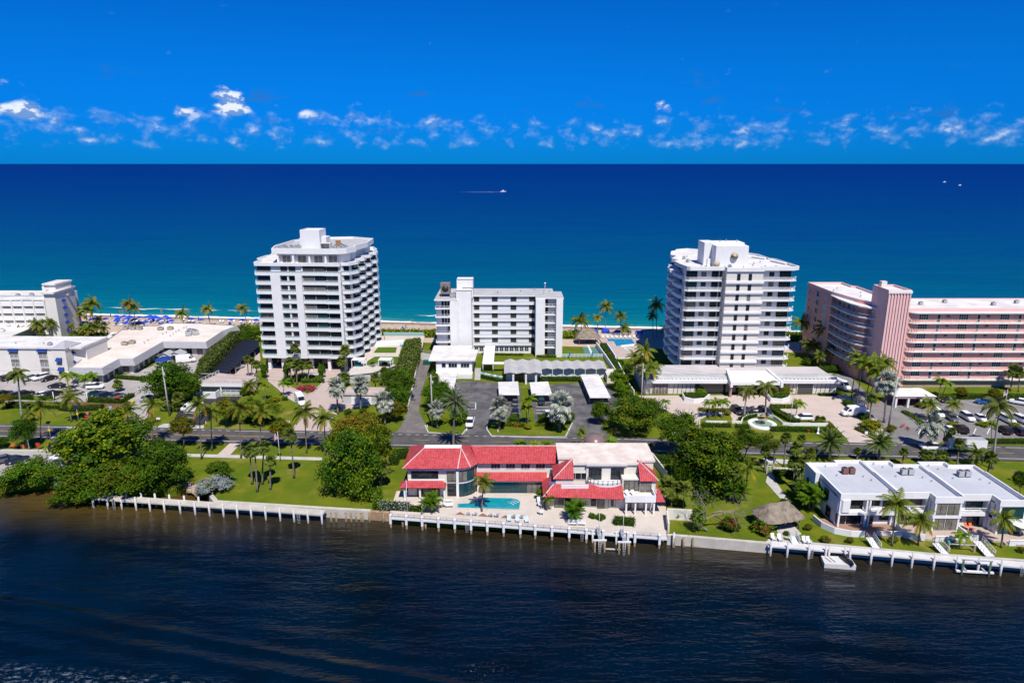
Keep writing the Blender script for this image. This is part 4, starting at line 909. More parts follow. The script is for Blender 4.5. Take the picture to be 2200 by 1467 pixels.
carport([S5(230, 310), S5(430, 310), S5(375, 505), S5(205, 430)], 'white carport against the flat-roofed annexe, half hidden by trees')

# flat-roofed annexe
an_ = thing('annexe', 'white flat-roofed annexe with three windows beside the service lane', 'building')
b = MB(); b.prism([(-23.6, 203.4), (-12.4, 203.4), (-12.4, 217), (-25.2, 219)], 0, 4.9); b.build('wall', white, an_)
b = MB(); b.prism([(-25.8, 202.6), (-11.4, 202.6), (-11.0, 214.6), (-13.2, 214.6), (-13.2, 220), (-26.0, 220)], 4.9, 5.3); b.build('roof', roofwhite, an_)
for x, wd in ((-21.2, 1.2), (-18.4, 2.6), (-14.6, 2.6)): win(an_, x, 203.4, 2.7, wd, 1.3, nx=3 if wd > 2 else 1, g='g', f='w')
b = MB(); b.box(-23.6, -12.2, 200.4, 203.2, 0, 1.4); b.build('planter', white, an_)
st = shared('step', lambda: MB().box(-.9, .9, 0, .34, 0, .17).mesh('step', concrete))
for i in range(14): ob('step', st, an_, (-10.6, 199.0 + .34 * i, .17 * i))
# covered walkway
cw_ = thing('covered_walkway', 'white covered walkway running from the gallery block to the zigzag pavilion', 'walkway')
b = MB(); b.prism([(-9.4, 206.6), (-5.8, 206.6), (-5.8, 228.3), (-9.4, 228.3)], 2.7, 3.0); b.prism([(-5.79, 206.6), (-1.8, 206.6), (-1.8, 208.4), (-5.79, 208.4)], 2.7, 2.99); b.build('roof', white, cw_)
for x in (-9.2, -6.0):
    for y in (206.8, 213, 220, 227): b = MB(); b.cyl(x, y, 0, 2.7, .1, 6); b.build('post', white2, cw_)
# pavilion with folded-plate roof
zg = thing('zigzag_pavilion', 'grey folded zigzag-roofed clubhouse pavilion behind the dark car park', 'building')
def folded(x0, x1_, n, y0, y1, zb, am, parent, start=0):
    for i in range(2 * n):
        a = x0 + (x1_ - x0) * i / (2 * n); c = x0 + (x1_ - x0) * (i + 1) / (2 * n)
        za, zc = (zb, zb + am) if i % 2 == 0 else (zb + am, zb)
        ya, yc = (y0 + .7, y0 - .1) if i % 2 == 0 else (y0 - .1, y0 + .7)
        b = MB(); b.add([(a, ya, za), (c, yc, zc), (c, y1, zc), (a, y1, za), (a, ya, za - .16), (c, yc, zc - .16), (c, y1, zc - .16), (a, y1, za - .16)],
                        [(0, 1, 2, 3), (7, 6, 5, 4), (0, 4, 5, 1), (1, 5, 6, 2), (2, 6, 7, 3), (3, 7, 4, 0)]); b.build('roof_plate', roofgrey, parent)
folded(-2.4, 9.0, 3, 194.2, 208.6, 3.4, .62, zg); folded(9.05, 29.2, 6, 199.6, 208.4, 3.1, .6, zg)
b = MB(); b.box(9.2, 28.9, 201.4, 208.0, 0, 2.9); b.box(-1.8, 8.8, 198, 208.3, 0, 3.2); b.build('wall', white, zg)
for i in range(6): 
    x = 9.05 + 20.15 * (i + .5) / 6; b = MB(); b.add([(x - 1.5, 201.38, 2.92), (x + 1.5, 201.38, 2.92), (x, 201.38, 3.6)], [(0, 1, 2)]); b.build('gable_glazing', glass, zg)
    b = MB(); b.box(9.05 + 20.15 * i / 6 - .08, 9.05 + 20.15 * i / 6 + .08, 200.3, 200.5, 0, 3.2); b.build('post', white2, zg)
for x in (.1, 3.9, 6.9): b = MB(); b.box(x, x + .55, 194.8, 195.3, 0, 3.5); b.build('post', white, zg)
win(zg, 2.2, 198, .1, 2.6, 2.8, g='g', f='d', nx=2, name='door')
b = MB(); b.box(28.6, 32, 196, 203, 0, 2.4); b.build('side_store', cream, zg)
# low fence with teal panels
fn_ = thing('garden_fence', 'pale fence with teal panels beside the annexe steps', 'fence')
A, B_ = at(1030, 808), at(1080, 818)
for i in range(8):
    q = A.lerp(B_, i / 8); q2 = A.lerp(B_, (i + .9) / 8); b = MB(); b.tube([(q.x, q.y, .8), (q2.x, q2.y, .8)], [.65, .65], 4, sm=False); b.build('panel', mat('teal_panel', (.10, .36, .34), .6) if i in (1, 4, 6) else greywall, fn_)

# ------------------------------------------------------------------ pool deck beside the left tower
dk = thing('pool_deck', 'raised white pool deck with artificial turf beside the left tower', 'terrace')
turf_m = mat('artificial_turf', (.085, .15, .012), .95, .1, nz=(.8, .15))
ZD = 3.0
DP = [tuple(at(*q, ZD).xy) for q in [(748, 803), (800, 797), (850, 782), (905, 745), (910, 722), (812, 722), (800, 740), (785, 762)]]
b = MB(); b.prism(DP, 0, ZD - .4, 0); b.build('wall', greywall, dk)
b = MB(); b.prism(offset_poly(ccw(DP), .4), ZD - .4, ZD, 0, 1); b.build('slab', [white, stone_m], dk)
def onz(name, pts, z, m, parent, dz=.02):
    b = MB(); b.prism([tuple(at(*q, z).xy) for q in pts], z - .02, z + dz); return b.build(name, m, parent)
onz('turf', [(785, 785), (850, 783), (858, 766), (805, 766), (790, 775)], ZD, turf_m, dk); onz('turf', [(802, 758), (850, 758), (853, 746), (812, 746)], ZD, turf_m, dk)
onz('pool', [(858, 745), (895, 745), (898, 733), (862, 733)], ZD, pool_m, dk, .03)
onz('low_wall', [(790, 745), (868, 740), (868, 735), (792, 739)], ZD, white, dk, .9)
for a, c in (((752, 800), (800, 790)), ((800, 790), (845, 778))): 
    P, Q = at(*a, ZD), at(*c, ZD); ob('railing', rail_mesh([tuple(P.xy), tuple(Q.xy)], 1.0, .15, 1.4), dk, (0, 0, ZD))
b = MB(); P = at(822, 722, ZD); Q = at(910, 720, ZD); b.box(P.x, Q.x, P.y + 2, P.y + 2.2, ZD - .5, ZD + .9); b.build('windbreak', railglass, dk)
def cabana(q, lab, fill):
    t = thing('cabana', lab, 'cabana', at(*q, ZD + .02), R(-4))
    b = MB(); b.box(-2.0, 2.0, -1.5, 1.5, 2.3, 2.5); b.build('canopy', white2, t)
    for x in (-1.9, 1.9):
        for y in (-1.4, 1.4): b = MB(); b.box(x - .09, x + .09, y - .09, y + .09, 0, 2.3); b.build('post', white2, t)
    b = MB(); b.box(-1.5, .3, -.2, 1.0, .1, .5); b.box(-1.5, .3, 1.0, 1.2, .1, 1.1); b.build('sofa', fill, t)
cabana((772, 787), 'white cabana with teal sofa at the left front of the pool deck', teal); cabana((829, 787), 'white cabana with dark sofa at the right front of the pool deck', darkm)
# ------------------------------------------------------------------ red-roofed waterfront house
def tile_mat():
    m = mat('red_roof_tiles', (.5, .05, .05), .55, .35); T, bs = tree_of(m)
    uv = T.node('ShaderNodeUVMap').outputs[0]; U, V, _ = T.sep(uv)
    cu = T.m('ABSOLUTE', T.m('SINE', T.m('MULTIPLY', U, math.pi / .34)))           # barrel across the slope
    cv = T.m('FRACT', T.m('MULTIPLY', V, 1 / .42))                                  # courses down the slope
    wn = T.node('ShaderNodeTexWhiteNoise', noise_dimensions='2D'); T.l.new(T.comb(T.m('FLOOR', T.m('MULTIPLY', U, 1 / .34)), T.m('FLOOR', T.m('MULTIPLY', V, 1 / .42))), wn.inputs[0])
    c = T.mix(wn.outputs[0], (.43, .045, .052), (.57, .085, .090))
    gap = T.m('MAXIMUM', T.m('SUBTRACT', 1.0, T.ss(cu, .0, .35)), T.m('SUBTRACT', 1.0, T.ss(cv, .0, .16)))
    pos = T.node('ShaderNodeNewGeometry').outputs['Position']
    c = T.mix(T.m('MULTIPLY', gap, .55), c, (.20, .014, .018))
    c = T.mix(T.m('MULTIPLY', T.ss(T.noise(pos, .9, 5, .7), .58, .8), .5), c, (.66, .30, .28))
    c = T.mix(T.m('MULTIPLY', T.ss(T.noise(T.mapping(pos, (.35, .35, .9)), 1.0, 5, .65), .42, .68), .38), c, (.34, .055, .055))
    T.l.new(c, bs.inputs['Base Color'])
    b = T.node('ShaderNodeBump'); b.inputs['Strength'].default_value = .8; b.inputs['Distance'].default_value = .08
    T.l.new(T.m('ADD', cu, T.m('MULTIPLY', cv, .6)), b.inputs['Height']); T.l.new(b.outputs[0], bs.inputs['Normal'])
    return m
tile_m = tile_mat()
def slope(parent, pts, name='roof_slope', th=.14):
    """a tiled roof plane (pts: first edge is the eave); has thickness and tile coordinates in metres"""
    P = [Vector(q) for q in pts]; e = (P[1] - P[0]).normalized(); n = e.cross(P[-1] - P[0]).normalized()
    if n.z < 0: P = [P[1], P[0]] + P[2:][::-1]; e = (P[1] - P[0]).normalized(); n = e.cross(P[-1] - P[0]).normalized()
    v = n.cross(e); k = len(P); b = MB()
    b.add(P + [q - n * th for q in P], [tuple(range(k))] + [tuple(range(k, 2 * k))[::-1]] + [(i, k + i, k + (i + 1) % k, (i + 1) % k) for i in range(k)])
    o = b.build(name, tile_m, parent); me = o.data; uv = me.uv_layers.new(name='UVMap')
    for l in me.loops: q = me.vertices[l.vertex_index].co - P[0]; uv.data[l.index].uv = (q.dot(e), q.dot(v))
    return o
hipm = mat('pale_ridge_tile', (.78, .62, .58), .7, .3, nz=(2, .2))
def hip(parent, a, c, r=.10): b = MB(); b.tube([a, c], r, 5); return b.build('ridge_cap', hipm, parent)
hs = thing('waterfront_house', 'cream waterfront house with red tiled roofs and curved corner glazing', 'house')
wallc = mat('house_stucco', (.70, .65, .57), .85, .2, nz=(.5, .08))
# left wing
arcw = [(-10.6 + 3.4 * math.sin(R(a)), 126.8 - 3.4 * math.cos(R(a))) for a in range(0, 91, 15)]
b = MB(); b.prism([(-20.6, 123.4)] + arcw + [(-7.2, 133), (-20.6, 133)], 5.6, 6.4); b.build('eave_band', white, hs)
b = MB(); b.prism([(-20.6, 123.7)] + [(x - .1, y + .3) for x, y in arcw] + [(-7.2, 133), (-20.6, 133)], 0, 5.6); b.build('wall', wallc, hs)
arce = [(-10.6 + 4.2 * math.sin(R(a)), 126.8 - 4.2 * math.cos(R(a))) for a in range(0, 91, 18)]
ZE, ZR = 6.45, 8.75
slope(hs, [(-21.4, 122.6, ZE), (*arce[0], ZE), (-10.2, 127.2, ZR), (-17.7, 127.2, ZR)])
slope(hs, [(-21.4, 134, ZE), (-21.4, 122.6, ZE), (-17.7, 127.2, ZR), (-17.7, 128.8, ZR)])
for i in range(len(arce) - 1): slope(hs, [(*arce[i], ZE), (*arce[i + 1], ZE), (-10.2, 127.2 + .0, ZR)])
slope(hs, [(*arce[-1], ZE), (-6.4, 134, ZE), (-10.2, 128.8, ZR), (-10.2, 127.2, ZR)]); slope(hs, [(-6.4, 134, ZE), (-21.4, 134, ZE), (-17.7, 128.8, ZR), (-10.2, 128.8, ZR)])
b = MB(); b.box(-17.7, -10.2, 127.2, 128.8, ZR - .1, ZR + .06); b.build('roof_flat', white, hs)
hip(hs, (-21.4, 122.6, ZE), (-17.7, 127.2, ZR)); hip(hs, (*arce[0], ZE), (-10.2, 127.2, ZR)); hip(hs, (*arce[2], ZE), (-10.2, 127.2, ZR))
win(hs, -17.2, 123.6, 3.9, 5.2, 1.7, nx=4, g='g', f='d', ny=2); win(hs, -11.8, 123.6, 3.4, 1.9, 2.1, g='c', f='d', nx=2); win(hs, -11.8, 123.6, .2, 1.9, 2.6, g='g', f='d', nx=2)
win(hs, -16.6, 123.6, .2, 4.4, 2.4, nx=4, g='g', f='d')
for i in range(6):
    a = 7.5 + 15 * i; x, y = -10.6 + 3.42 * math.sin(R(a)), 126.8 - 3.42 * math.cos(R(a))
    win(hs, x, y, .25, .82, 2.5, R(a), g='t' if i < 4 else 'c', f='d', fr=.05); win(hs, x, y, 3.35, .82, 2.1, R(a), g='t' if i in (2, 3) else 'c', f='d', fr=.05)
b = MB()
for i in range(6): b.prism([arcw[i], arcw[i + 1], (arcw[i + 1][0] - .2, arcw[i + 1][1] + .2), (arcw[i][0] - .2, arcw[i][1] + .2)], 2.85, 3.3)
b.build('floor_band', white, hs)
b = MB(); b.box(-11.0, -10.5, 123.2, 123.8, 0, 5.6); b.build('column', white, hs)
slope(hs, [(-22.0, 121.4, 2.95), (-12.9, 121.4, 2.95), (-13.7, 123.1, 3.65), (-20.9, 123.1, 3.65)]); slope(hs, [(-22.0, 124.6, 2.95), (-22.0, 121.4, 2.95), (-20.9, 123.1, 3.65)]); slope(hs, [(-12.9, 121.4, 2.95), (-12.9, 123.4, 2.95), (-13.7, 123.1, 3.65)])
b = MB(); b.box(-20.4, -13.2, 123.12, 123.4, 3.3, 3.85); b.build('balcony_parapet', white, hs)
for x in (-21.2, -18.2, -13.4): b = MB(); b.box(x, x + .35, 121.9, 122.2, 0, 2.85); b.build('column', white, hs)
# middle wing
b = MB(); b.box(-7.1, 9.2, 126.2, 134, 0, 6.3); b.build('wall', wallc, hs)
slope(hs, [(-6.6, 125.3, 6.3), (9.0, 125.3, 6.3), (9.0, 129.6, 8.2), (-8.4, 129.6, 8.2)]); slope(hs, [(9.0, 134, 6.3), (-6.6, 134, 6.3), (-8.4, 129.6, 8.2), (9.0, 129.6, 8.2)]); hip(hs, (-8.3, 129.6, 8.25), (9.0, 129.6, 8.25))
for x in (-3.3, -.3, 2.7, 5.7): win(hs, x, 126.2, 4.8, 1.75, 1.05, nx=3, g='s', f='w')
slope(hs, [(-6.6, 124.2, 3.0), (7.0, 124.2, 3.0), (7.0, 126.15, 4.05), (-7.4, 126.15, 4.05)]); b = MB(); b.box(-6.6, 7.2, 124.4, 124.7, 2.68, 2.9); b.build('porch_beam', white, hs)
for i in range(13): 
    x = -6.0 + i * 1.05; win(hs, x, 125.0, .1, .95, 2.6, g='t' if 1 < i < 9 else 'c', f='d', fr=.05)
b = MB(); b.box(-7.0, 7.2, 125.0, 126.1, 0, 2.9); b.build('porch_wall', wallc, hs)
# right wing
b = MB(); b.prism([(9.2, 124.2), (11.8, 124.2), (11.8, 121.9), (14.4, 121.9), (14.4, 121.6), (22.1, 121.6), (22.1, 121.9), (24.4, 121.9), (24.4, 123), (27.6, 123), (27.6, 131), (9.2, 131)], 3.2, 7.7); b.build('wall', wallc, hs)
rf = [(9.0, 124.0), (11.8, 124.0), (11.8, 121.5), (14.3, 121.5), (14.3, 121.1), (22.2, 121.1), (22.2, 121.5), (24.5, 121.5), (24.5, 122.8), (27.9, 122.8), (27.9, 131.3), (9.0, 131.3)]
b = MB(); b.prism(rf, 7.7, 8.15, 0, 1); b.build('flat_roof', [wallc, mat('stained_beige_roof', (.60, .49, .41), .85, .2, nz=(.35, .3), col2=(.74, .68, .61))], hs)
b = MB(); b.prism([(8.4, 119.9), (11.8, 119.9), (11.8, 125), (8.4, 125)], 3.2, 5.7); b.prism([(24.4, 119.1), (27.4, 119.1), (27.4, 124), (24.4, 124)], 3.2, 5.7); b.build('corner_block', wallc, hs)
slope(hs, [(7.9, 119.5, 5.75), (11.85, 119.5, 5.75), (11.85, 122.9, 8.5)]); slope(hs, [(7.9, 125.5, 5.75), (7.9, 119.5, 5.75), (11.85, 122.9, 8.5)]); hip(hs, (7.9, 119.5, 5.78), (11.85, 122.9, 8.53))
slope(hs, [(24.3, 118.6, 5.75), (27.9, 118.6, 5.75), (24.3, 122.2, 8.5)]); slope(hs, [(27.9, 118.6, 5.75), (27.9, 125, 5.75), (24.3, 122.2, 8.5)]); hip(hs, (27.9, 118.6, 5.78), (24.3, 122.2, 8.53))
b = MB(); b.prism([(6.8, 119.2), (21.0, 118.4), (27.2, 118.2), (27.2, 130.9), (6.8, 130.9)], 0, 3.19); b.build('wall', wallc, hs)
slope(hs, [(5.9, 117.6, 3.0), (21.1, 116.6, 3.0), (21.1, 119.8, 4.6), (8.0, 119.8, 4.6)]); slope(hs, [(5.9, 124.0, 3.0), (5.9, 117.6, 3.0), (8.0, 119.8, 4.6), (8.0, 124.0, 4.6)]); hip(hs, (5.9, 117.6, 3.03), (8.0, 119.8, 4.63))
slope(hs, [(27.0, 115.7, 2.95), (28.6, 115.7, 2.95), (27.6, 119.2, 4.8)]); slope(hs, [(28.6, 115.7, 2.95), (28.6, 122, 2.95), (27.6, 119.2, 4.8)])
b = MB(); b.box(9.4, 14.6, 119.0, 119.3, 4.0, 4.75); b.build('balcony_parapet', white, hs); win(hs, 12.3, 121.9, 4.5, 4.6, 1.4, nx=4, g='g', f='w')
win(hs, 16.1, 121.6, 4.7, 2.4, 2.3, nx=2, g='g', f='d'); win(hs, 20.4, 121.6, 4.7, 2.4, 2.3, nx=2, g='g', f='d')
bp = [(14.6, 121.5)] + [(18.3 - 3.7 * math.cos(R(a)), 121.0 - 1.9 * math.sin(R(a))) for a in range(0, 181, 15)] + [(22.0, 121.5)]
b = MB(); b.prism(bp, 4.2, 4.65); b.build('curved_balcony', white, hs); ob('railing', rail_mesh(bp[1:-1], .9, .15, 1.0, m=steel), hs, (0, 0, 4.65))
win(hs, 18.3, 119.2, 3.5, 1.9, .9, g='g', f='w', nx=2); b = MB(); b.box(16.9, 19.7, 118.4, 119.19, 3.3, 3.6); b.build('dormer_sill', white, hs)
# right terrace
b = MB(); b.box(21.15, 26.9, 115.9, 118.3, 2.75, 3.3); b.build('terrace_deck', white, hs); b = MB(); b.box(21.15, 26.9, 115.9, 116.1, 3.3, 4.1); b.box(26.7, 26.9, 116.1, 119.0, 3.3, 4.1); b.build('terrace_parapet', white, hs)
b = MB(); b.box(21.1, 24.4, 119.6, 121.8, 3.2, 5.7); b.build('terrace_room', wallc, hs)
for x in (21.9, 22.9, 23.9, 25.0, 26.1): win(hs, x, 119.6 if x < 24.2 else 119.1, 3.4, .9, 2.0, g='c', f='d', fr=.05)
for x in (21.3, 23.0, 25.0, 26.5): b = MB(); b.box(x, x + .3, 116.1, 116.4, 0, 2.75); b.build('column', white, hs)
for x, wd in ((22.2, 1.1), (24.2, 1.7), (25.9, 1.1)): win(hs, x, 118.32, .15, wd, 2.3, g='c', f='d', nx=2)
for x, wd, g in ((9.0, 1.6, 'c'), (11.0, 1.6, 'g'), (15.6, .8, 'g'), (17.4, 2.0, 'c'), (19.4, .8, 'g')): win(hs, x, 118.98 - (x - 9) * .045, .15 if wd > 1 else .7, wd, 2.3 if wd > 1 else 1.3, g=g, f='d', nx=2, name='door' if wd > 1.2 else 'window')
b = MB(); b.lathe([(2.4, 6.8), (2.2, 7.9), (1.4, 8.7), (0, 9.05)], 24, c=(17.4, 133.9)); b.build('skylight_dome', mat('brown_dome', (.20, .13, .12), .3, .5), hs)
win(hs, 7.98, 121.4, 3.9, 1.4, 1.3, R(-90), g='g', f='d'); b = MB(); b.box(7.2, 8.38, 119.8, 119.9, 3.1, 5.0); b.build('blue_screen', mat('blue_screen', (.10, .16, .32), .5), hs)

# side wall of the plot, right
gw = thing('garden_wall', 'cream garden wall running back beside the red-roofed house', 'wall')
for a, c, h in (((1400, 990), (1432, 1032), 2.0), ((1432, 1115), (1486, 1118), 2.2), ((1432, 1115), (1436, 1144), 1.8)):
    P, Q = at(*a), at(*c); b = MB(); n = (Q - P).normalized(); n = Vector((-n.y, n.x, 0)) * .14
    b.prism([tuple((P - n).xy), tuple((Q - n).xy), tuple((Q + n).xy), tuple((P + n).xy)], 0, h); b.build('wall_run', wallc, gw)

# ------------------------------------------------------------------ three flat-roofed town houses
UN = [('left', 58.8, 69.4, 64.0, 111.1, 111.1, 124.4, 125.6), ('middle', 69.5, 80.1, 75.0, 111.6, 109.9, 125.2, 123.6), ('right', 80.2, 90.6, 85.6, 110.8, 108.6, 124.8, 123.4)]
patio_m = pavers('brick_patio', (.33, .19, .14), (.40, .25, .19), 2.0)
for (nm, xa, xb, xm, ya, yb, ba_, bb2), pos_ in zip(UN, ('left end of the terrace of three', 'middle of the terrace of three', 'right end of the terrace of three')):
    th = thing('town_house', f'white flat-roofed two-storey waterfront town house, {pos_}', 'house', (0, 0, 0), 0, 'white waterfront town houses')
    y0 = min(ya, yb)
    out = [(xa, ya), (xm, ya), (xm, yb), (xb, yb), (xb, bb2), (xm, bb2), (xm, ba_), (xa, ba_)] if ya != yb else [(xa, ya), (xb, yb), (xb, bb2), (xm, bb2), (xm, ba_), (xa, ba_)]
    inn = [(x, y + 1.3 if y < 115 else y) for x, y in out]
    b = MB(); b.prism(inn, 0, 6.0); b.build('wall', white, th)
    b = MB(); b.prism(out, 5.75, 6.35, 0, 1); ring(b, ccw(out), .28, 6.352, 6.95); b.build('roof', [white, roofblue], th)
    fl_ = [(x, y) for x, y in out if y < 115]; b = MB(); b.prism(fl_ + [(xb, max(ya, yb) + 1.5), (xa, max(ya, yb) + 1.5)], 2.75, 3.35); b.build('floor_slab', white, th)
    for x, y in ((xa + .2, ya), (xm - .2, ya), (xm + .35, yb), (xb - .3, yb)): b = MB(); b.box(x - .16, x + .16, y + .1, y + .42, 0, 5.75); b.build('column', white, th)
    b = MB(); b.box(xb - .25, xb, min(ya, yb) + .02, 120, 6.4, 7.1); b.build('party_wall', white, th)
    if nm == 'left':
        win(th, 62.3, ya + 1.3, 3.4, 2.5, 2.1, nx=2, g='g', f='d'); win(th, 62.3, ya + 1.3, .15, 2.5, 2.4, nx=2, g='g', f='d'); win(th, 59.9, ya + 1.3, .15, 1.7, 2.4, nx=2, g='g', f='d')
        win(th, 65.6, ya + 1.3, 3.9, 2.2, 1.5, g='g', f='w', nx=2); win(th, 68.2, ya + 1.3, 3.4, 1.8, 2.1, g='g', f='d', nx=2); win(th, 65, ya + 1.3, .15, 1.6, 2.3, g='g', f='d'); win(th, 67.8, ya + 1.3, 1.2, 1.6, 1.0, g='g', f='d')
        b = MB(); b.prism([(58.7, 113.5), (58.7, 111.6), (59.3, 110.9), (60.6, 110.9), (60.6, 112)], 3.36, 5.74); b.build('curved_corner', white, th)
        ob('railing', rail_mesh([(64.2, ya + .1), (69.3, ya + .1)], .95, .13, 1.6), th, (0, 0, 3.36))
        b = MB(); b.box(58.6, 58.79, 115.4, 117.0, 3.4, 5.4); b.build('side_window', glass, th); b = MB(); b.box(58.6, 58.79, 114, 115.6, .5, 2.5); b.build('side_window', glass, th)
        b = MB(); b.box(57.9, 58.78, 119.5, 124.3, 3.2, 7.0); b.build('side_bay', white, th)
    elif nm == 'middle':
        for x in (71.4, 73.6): win(th, x, ya + 1.3, 3.4, 1.9, 2.0, g='c', f='d', nx=2); win(th, x, ya + 1.3, .15, 1.9, 2.3, g='c', f='d', nx=2)
        for x in (76.3, 78.7): win(th, x, yb + 1.3 - 1.1, 3.4, 2.1, 2.25, g='c', f='d', nx=2); win(th, x, yb + 1.3 - 1.1, .15, 2.1, 2.5, g='c', f='d', nx=2)
        b = MB(); b.box(75.2, 79.9, yb + .2, yb + 1.29, 0, 5.74); b.build('bay', white, th)
        ob('railing', rail_mesh([(69.7, ya + .1), (74.8, ya + .1)], .95, .13, 1.6), th, (0, 0, 3.36))
    else:
        win(th, 83.6, ya + 1.3, 3.5, 2.9, 2.0, g='t', f='d', nx=3); win(th, 83.9, ya + 1.3, .15, 2.2, 2.3, g='g', f='d', nx=2); win(th, 81.2, ya + 1.3, 1.2, .9, .9, g='g', f='d')
        for x in (87.0, 89.3): win(th, x, yb + .2, 3.4, 2.2, 2.25, g='t', f='d', nx=2); win(th, x, yb + .2, .15, 2.2, 2.5, g='t', f='d', nx=2)
        b = MB(); b.box(85.8, 90.4, yb + .22, yb + 1.29, 0, 5.74); b.build('bay', white, th)
        ob('railing', rail_mesh([(80.5, ya + .1), (85.4, ya + .1)], .95, .13, 1.6), th, (0, 0, 3.36))
    q = {'left': (1822, 1017), 'middle': (1948, 1019), 'right': (2070, 1023)}[nm]; P = at(*q, 6.4)
    um = unit_mesh(1.0, .95, 1.25, 'ac' + nm, mat('rusty_unit', (.20, .09, .08), .7, .3) if nm == 'left' else steel)
    for dx in (-.65, .65): ob('rooftop_unit', um, th, (P.x + dx, P.y, 6.36))
    for dx, dy in ((-3, 3), (2.2, -1.5), (3, -3), (-2.6, -1), (-4, 4.5)): ob('roof_vent', vent_mesh(), th, (P.x + dx, P.y + dy, 6.36), 0, .6)
# patios with low walls
pa = [('curved brick patio with low white wall before the left town house', [(55.8, 114.2), (56.2, 111.6), (57.6, 109.6), (60, 108.5), (66.5, 108.2), (68.6, 109.4), (68.6, 112.3), (58.9, 112.3), (58.9, 114.2)], [(55.8, 114.2), (56.2, 111.6), (57.6, 109.6), (60, 108.5), (62.4, 108.35)]),
      ('stone patio with low white wall before the middle town house', [(69.4, 112.6), (69.4, 108.0), (73.6, 106.9), (79.6, 106.4), (79.6, 110)], [(69.4, 111.0), (69.4, 108.0), (72.4, 107.2)]),
      ('paved patio with low white wall before the right town house', [(80.2, 112), (80.2, 107.2), (85.5, 106.4), (85.5, 105.6), (92, 104.8), (92, 109.8)], [(80.2, 111), (80.2, 107.2), (81.6, 107.0)])]
for lab, P, W in pa:
    t = thing('patio', lab, 'patio'); b = MB(); b.prism(P, 0, .35); b.build('paving', patio_m if 'brick' in lab else pavers('stone_patio', (.45, .35, .29), (.52, .42, .35), 1.8), t)
    for p_, q_ in zip(W, W[1:]): 
        n = (Vector(q_) - Vector(p_)).normalized(); n = Vector((-n.y, n.x)) * .11; b = MB(); b.prism([tuple(Vector(p_) - n), tuple(Vector(q_) - n), tuple(Vector(q_) + n), tuple(Vector(p_) + n)], 0, 1.15); b.build('wall_run', white, t)
for lab, a, c in (('left of the white garden walls beyond the brick patio', (64.6, 108.3), (69.3, 108.1)), ('middle garden wall between two palms', (74.0, 106.75), (79.6, 106.2)), ('right garden wall by the gangway', (86.0, 105.4), (92, 104.6))):
    t = thing('garden_wall', f'low white {lab}', 'wall'); b = MB(); b.box(a[0], c[0], 0, .2, 0, 1.0); o = b.build('wall_run', white, t, (0, a[1], 0)); o.rotation_euler.z = 0; b = MB(); b.box(a[0], c[0], -.06, .26, 1.0, 1.08); b.build('coping', white2, t, (0, a[1], 0))

# ------------------------------------------------------------------ docks and sea walls
pilem = shared('pile', lambda: MB().cyl(0, 0, -3, 1.25, .19, 9).lathe([(.19, 1.25), (.12, 1.36), (0, 1.4)], 9).mesh('piling', mat('pile_concrete', (.60, .58, .56), .85, .2, nz=(1.5, .25))))
pilew = shared('pilew', lambda: MB().box(-.21, .21, -.21, .21, -.8, .95).box(-.24, .24, -.24, .24, .95, 1.03).mesh('piling', white2))
pileb = shared('pileb', lambda: MB().cyl(0, 0, -3, .0, .20, 9).mesh('piling_foot', woodd))
def ladder(parent, px, py, dz=.5):
    P = at(px, py, dz); b = MB()
    for s_ in (-.24, .24): b.tube([(P.x + s_, P.y - .15, dz + .5), (P.x + s_, P.y - .15, -2)], .035, 5)
    for k in range(7): b.tube([(P.x - .24, P.y - .15, dz - .1 - .3 * k), (P.x + .24, P.y - .15, dz - .1 - .3 * k)], .028, 5)
    return b.build('ladder', steel, parent)
def deck(parent, pts, wd, z, m, th=.28, name='deck'):
    """deck along a line of photo points (its water edge), reaching wd metres towards the land, in planks/bays"""
    P = [at(*q, z).xy for q in pts]
    for a, c in zip(P, P[1:]):
        n = (c - a).normalized(); n = Vector((-n.y, n.x)) * wd; b = MB(); b.prism([tuple(a), tuple(c), tuple(c + n), tuple(a + n)], z - th, z); b.build(name, m, parent)
d1 = thing('jetty', 'long pale concrete jetty with white-capped pilings along the mangroves and lawn', 'dock')
deck(d1, [(199, 1071), (330, 1080), (462, 1089), (580, 1097), (692, 1106)], 1.9, .4, dockc)
lin = lambda x: 1071 + (x - 199) * (1106 - 1071) / 493
for x in (199, 230, 260, 291, 321, 352, 386, 418, 449, 479, 509, 539, 570, 601, 631, 661, 691): P = at(x, lin(x) - 1, .4); ob('piling', pilem, d1, (P.x, P.y - .12, 0))
for x in (207, 238, 268, 300, 330, 361, 393, 424): P = at(x, lin(x) - 8, .4); ob('piling', pilem, d1, (P.x, P.y + .55, 0))
ladder(d1, 244, 1075); ladder(d1, 641, 1103)
s1 = thing('sea_wall', 'pale concrete sea wall cap edging the lawn behind the jetty', 'sea wall')
def cap(parent, pts, z0, z1, wd, m, name='coping'):
    P = [at(*q, z1).xy for q in pts]
    for a, c in zip(P, P[1:]):
        n = (c - a).normalized(); n = Vector((-n.y, n.x)) * wd; b = MB(); b.prism([tuple(a), tuple(c), tuple(c + n), tuple(a + n)], z0, z1); b.build(name, m, parent)
cap(s1, [(448, 1064), (459, 1078)], -2.5, .3, .9, dockc); cap(s1, [(459, 1078), (690, 1092), (795, 1098)], -2.5, .32, .8, dockc); cap(s1, [(795, 1099), (836, 1102)], -2.5, .25, .7, mat('rusty_wall', (.42, .28, .17), .9, .2, nz=(1.2, .4)))
for x in (712, 723, 744, 755, 766, 776, 780, 794, 824): P = at(x, 1106, -.3); ob('piling_foot', pileb, s1, (P.x, P.y - .4, .3))
d2 = thing('house_dock', 'white railed dock with square posts in front of the red-roofed house', 'dock')
l2 = lambda x: 1110 + (x - 836) * (1155 - 1110) / 596
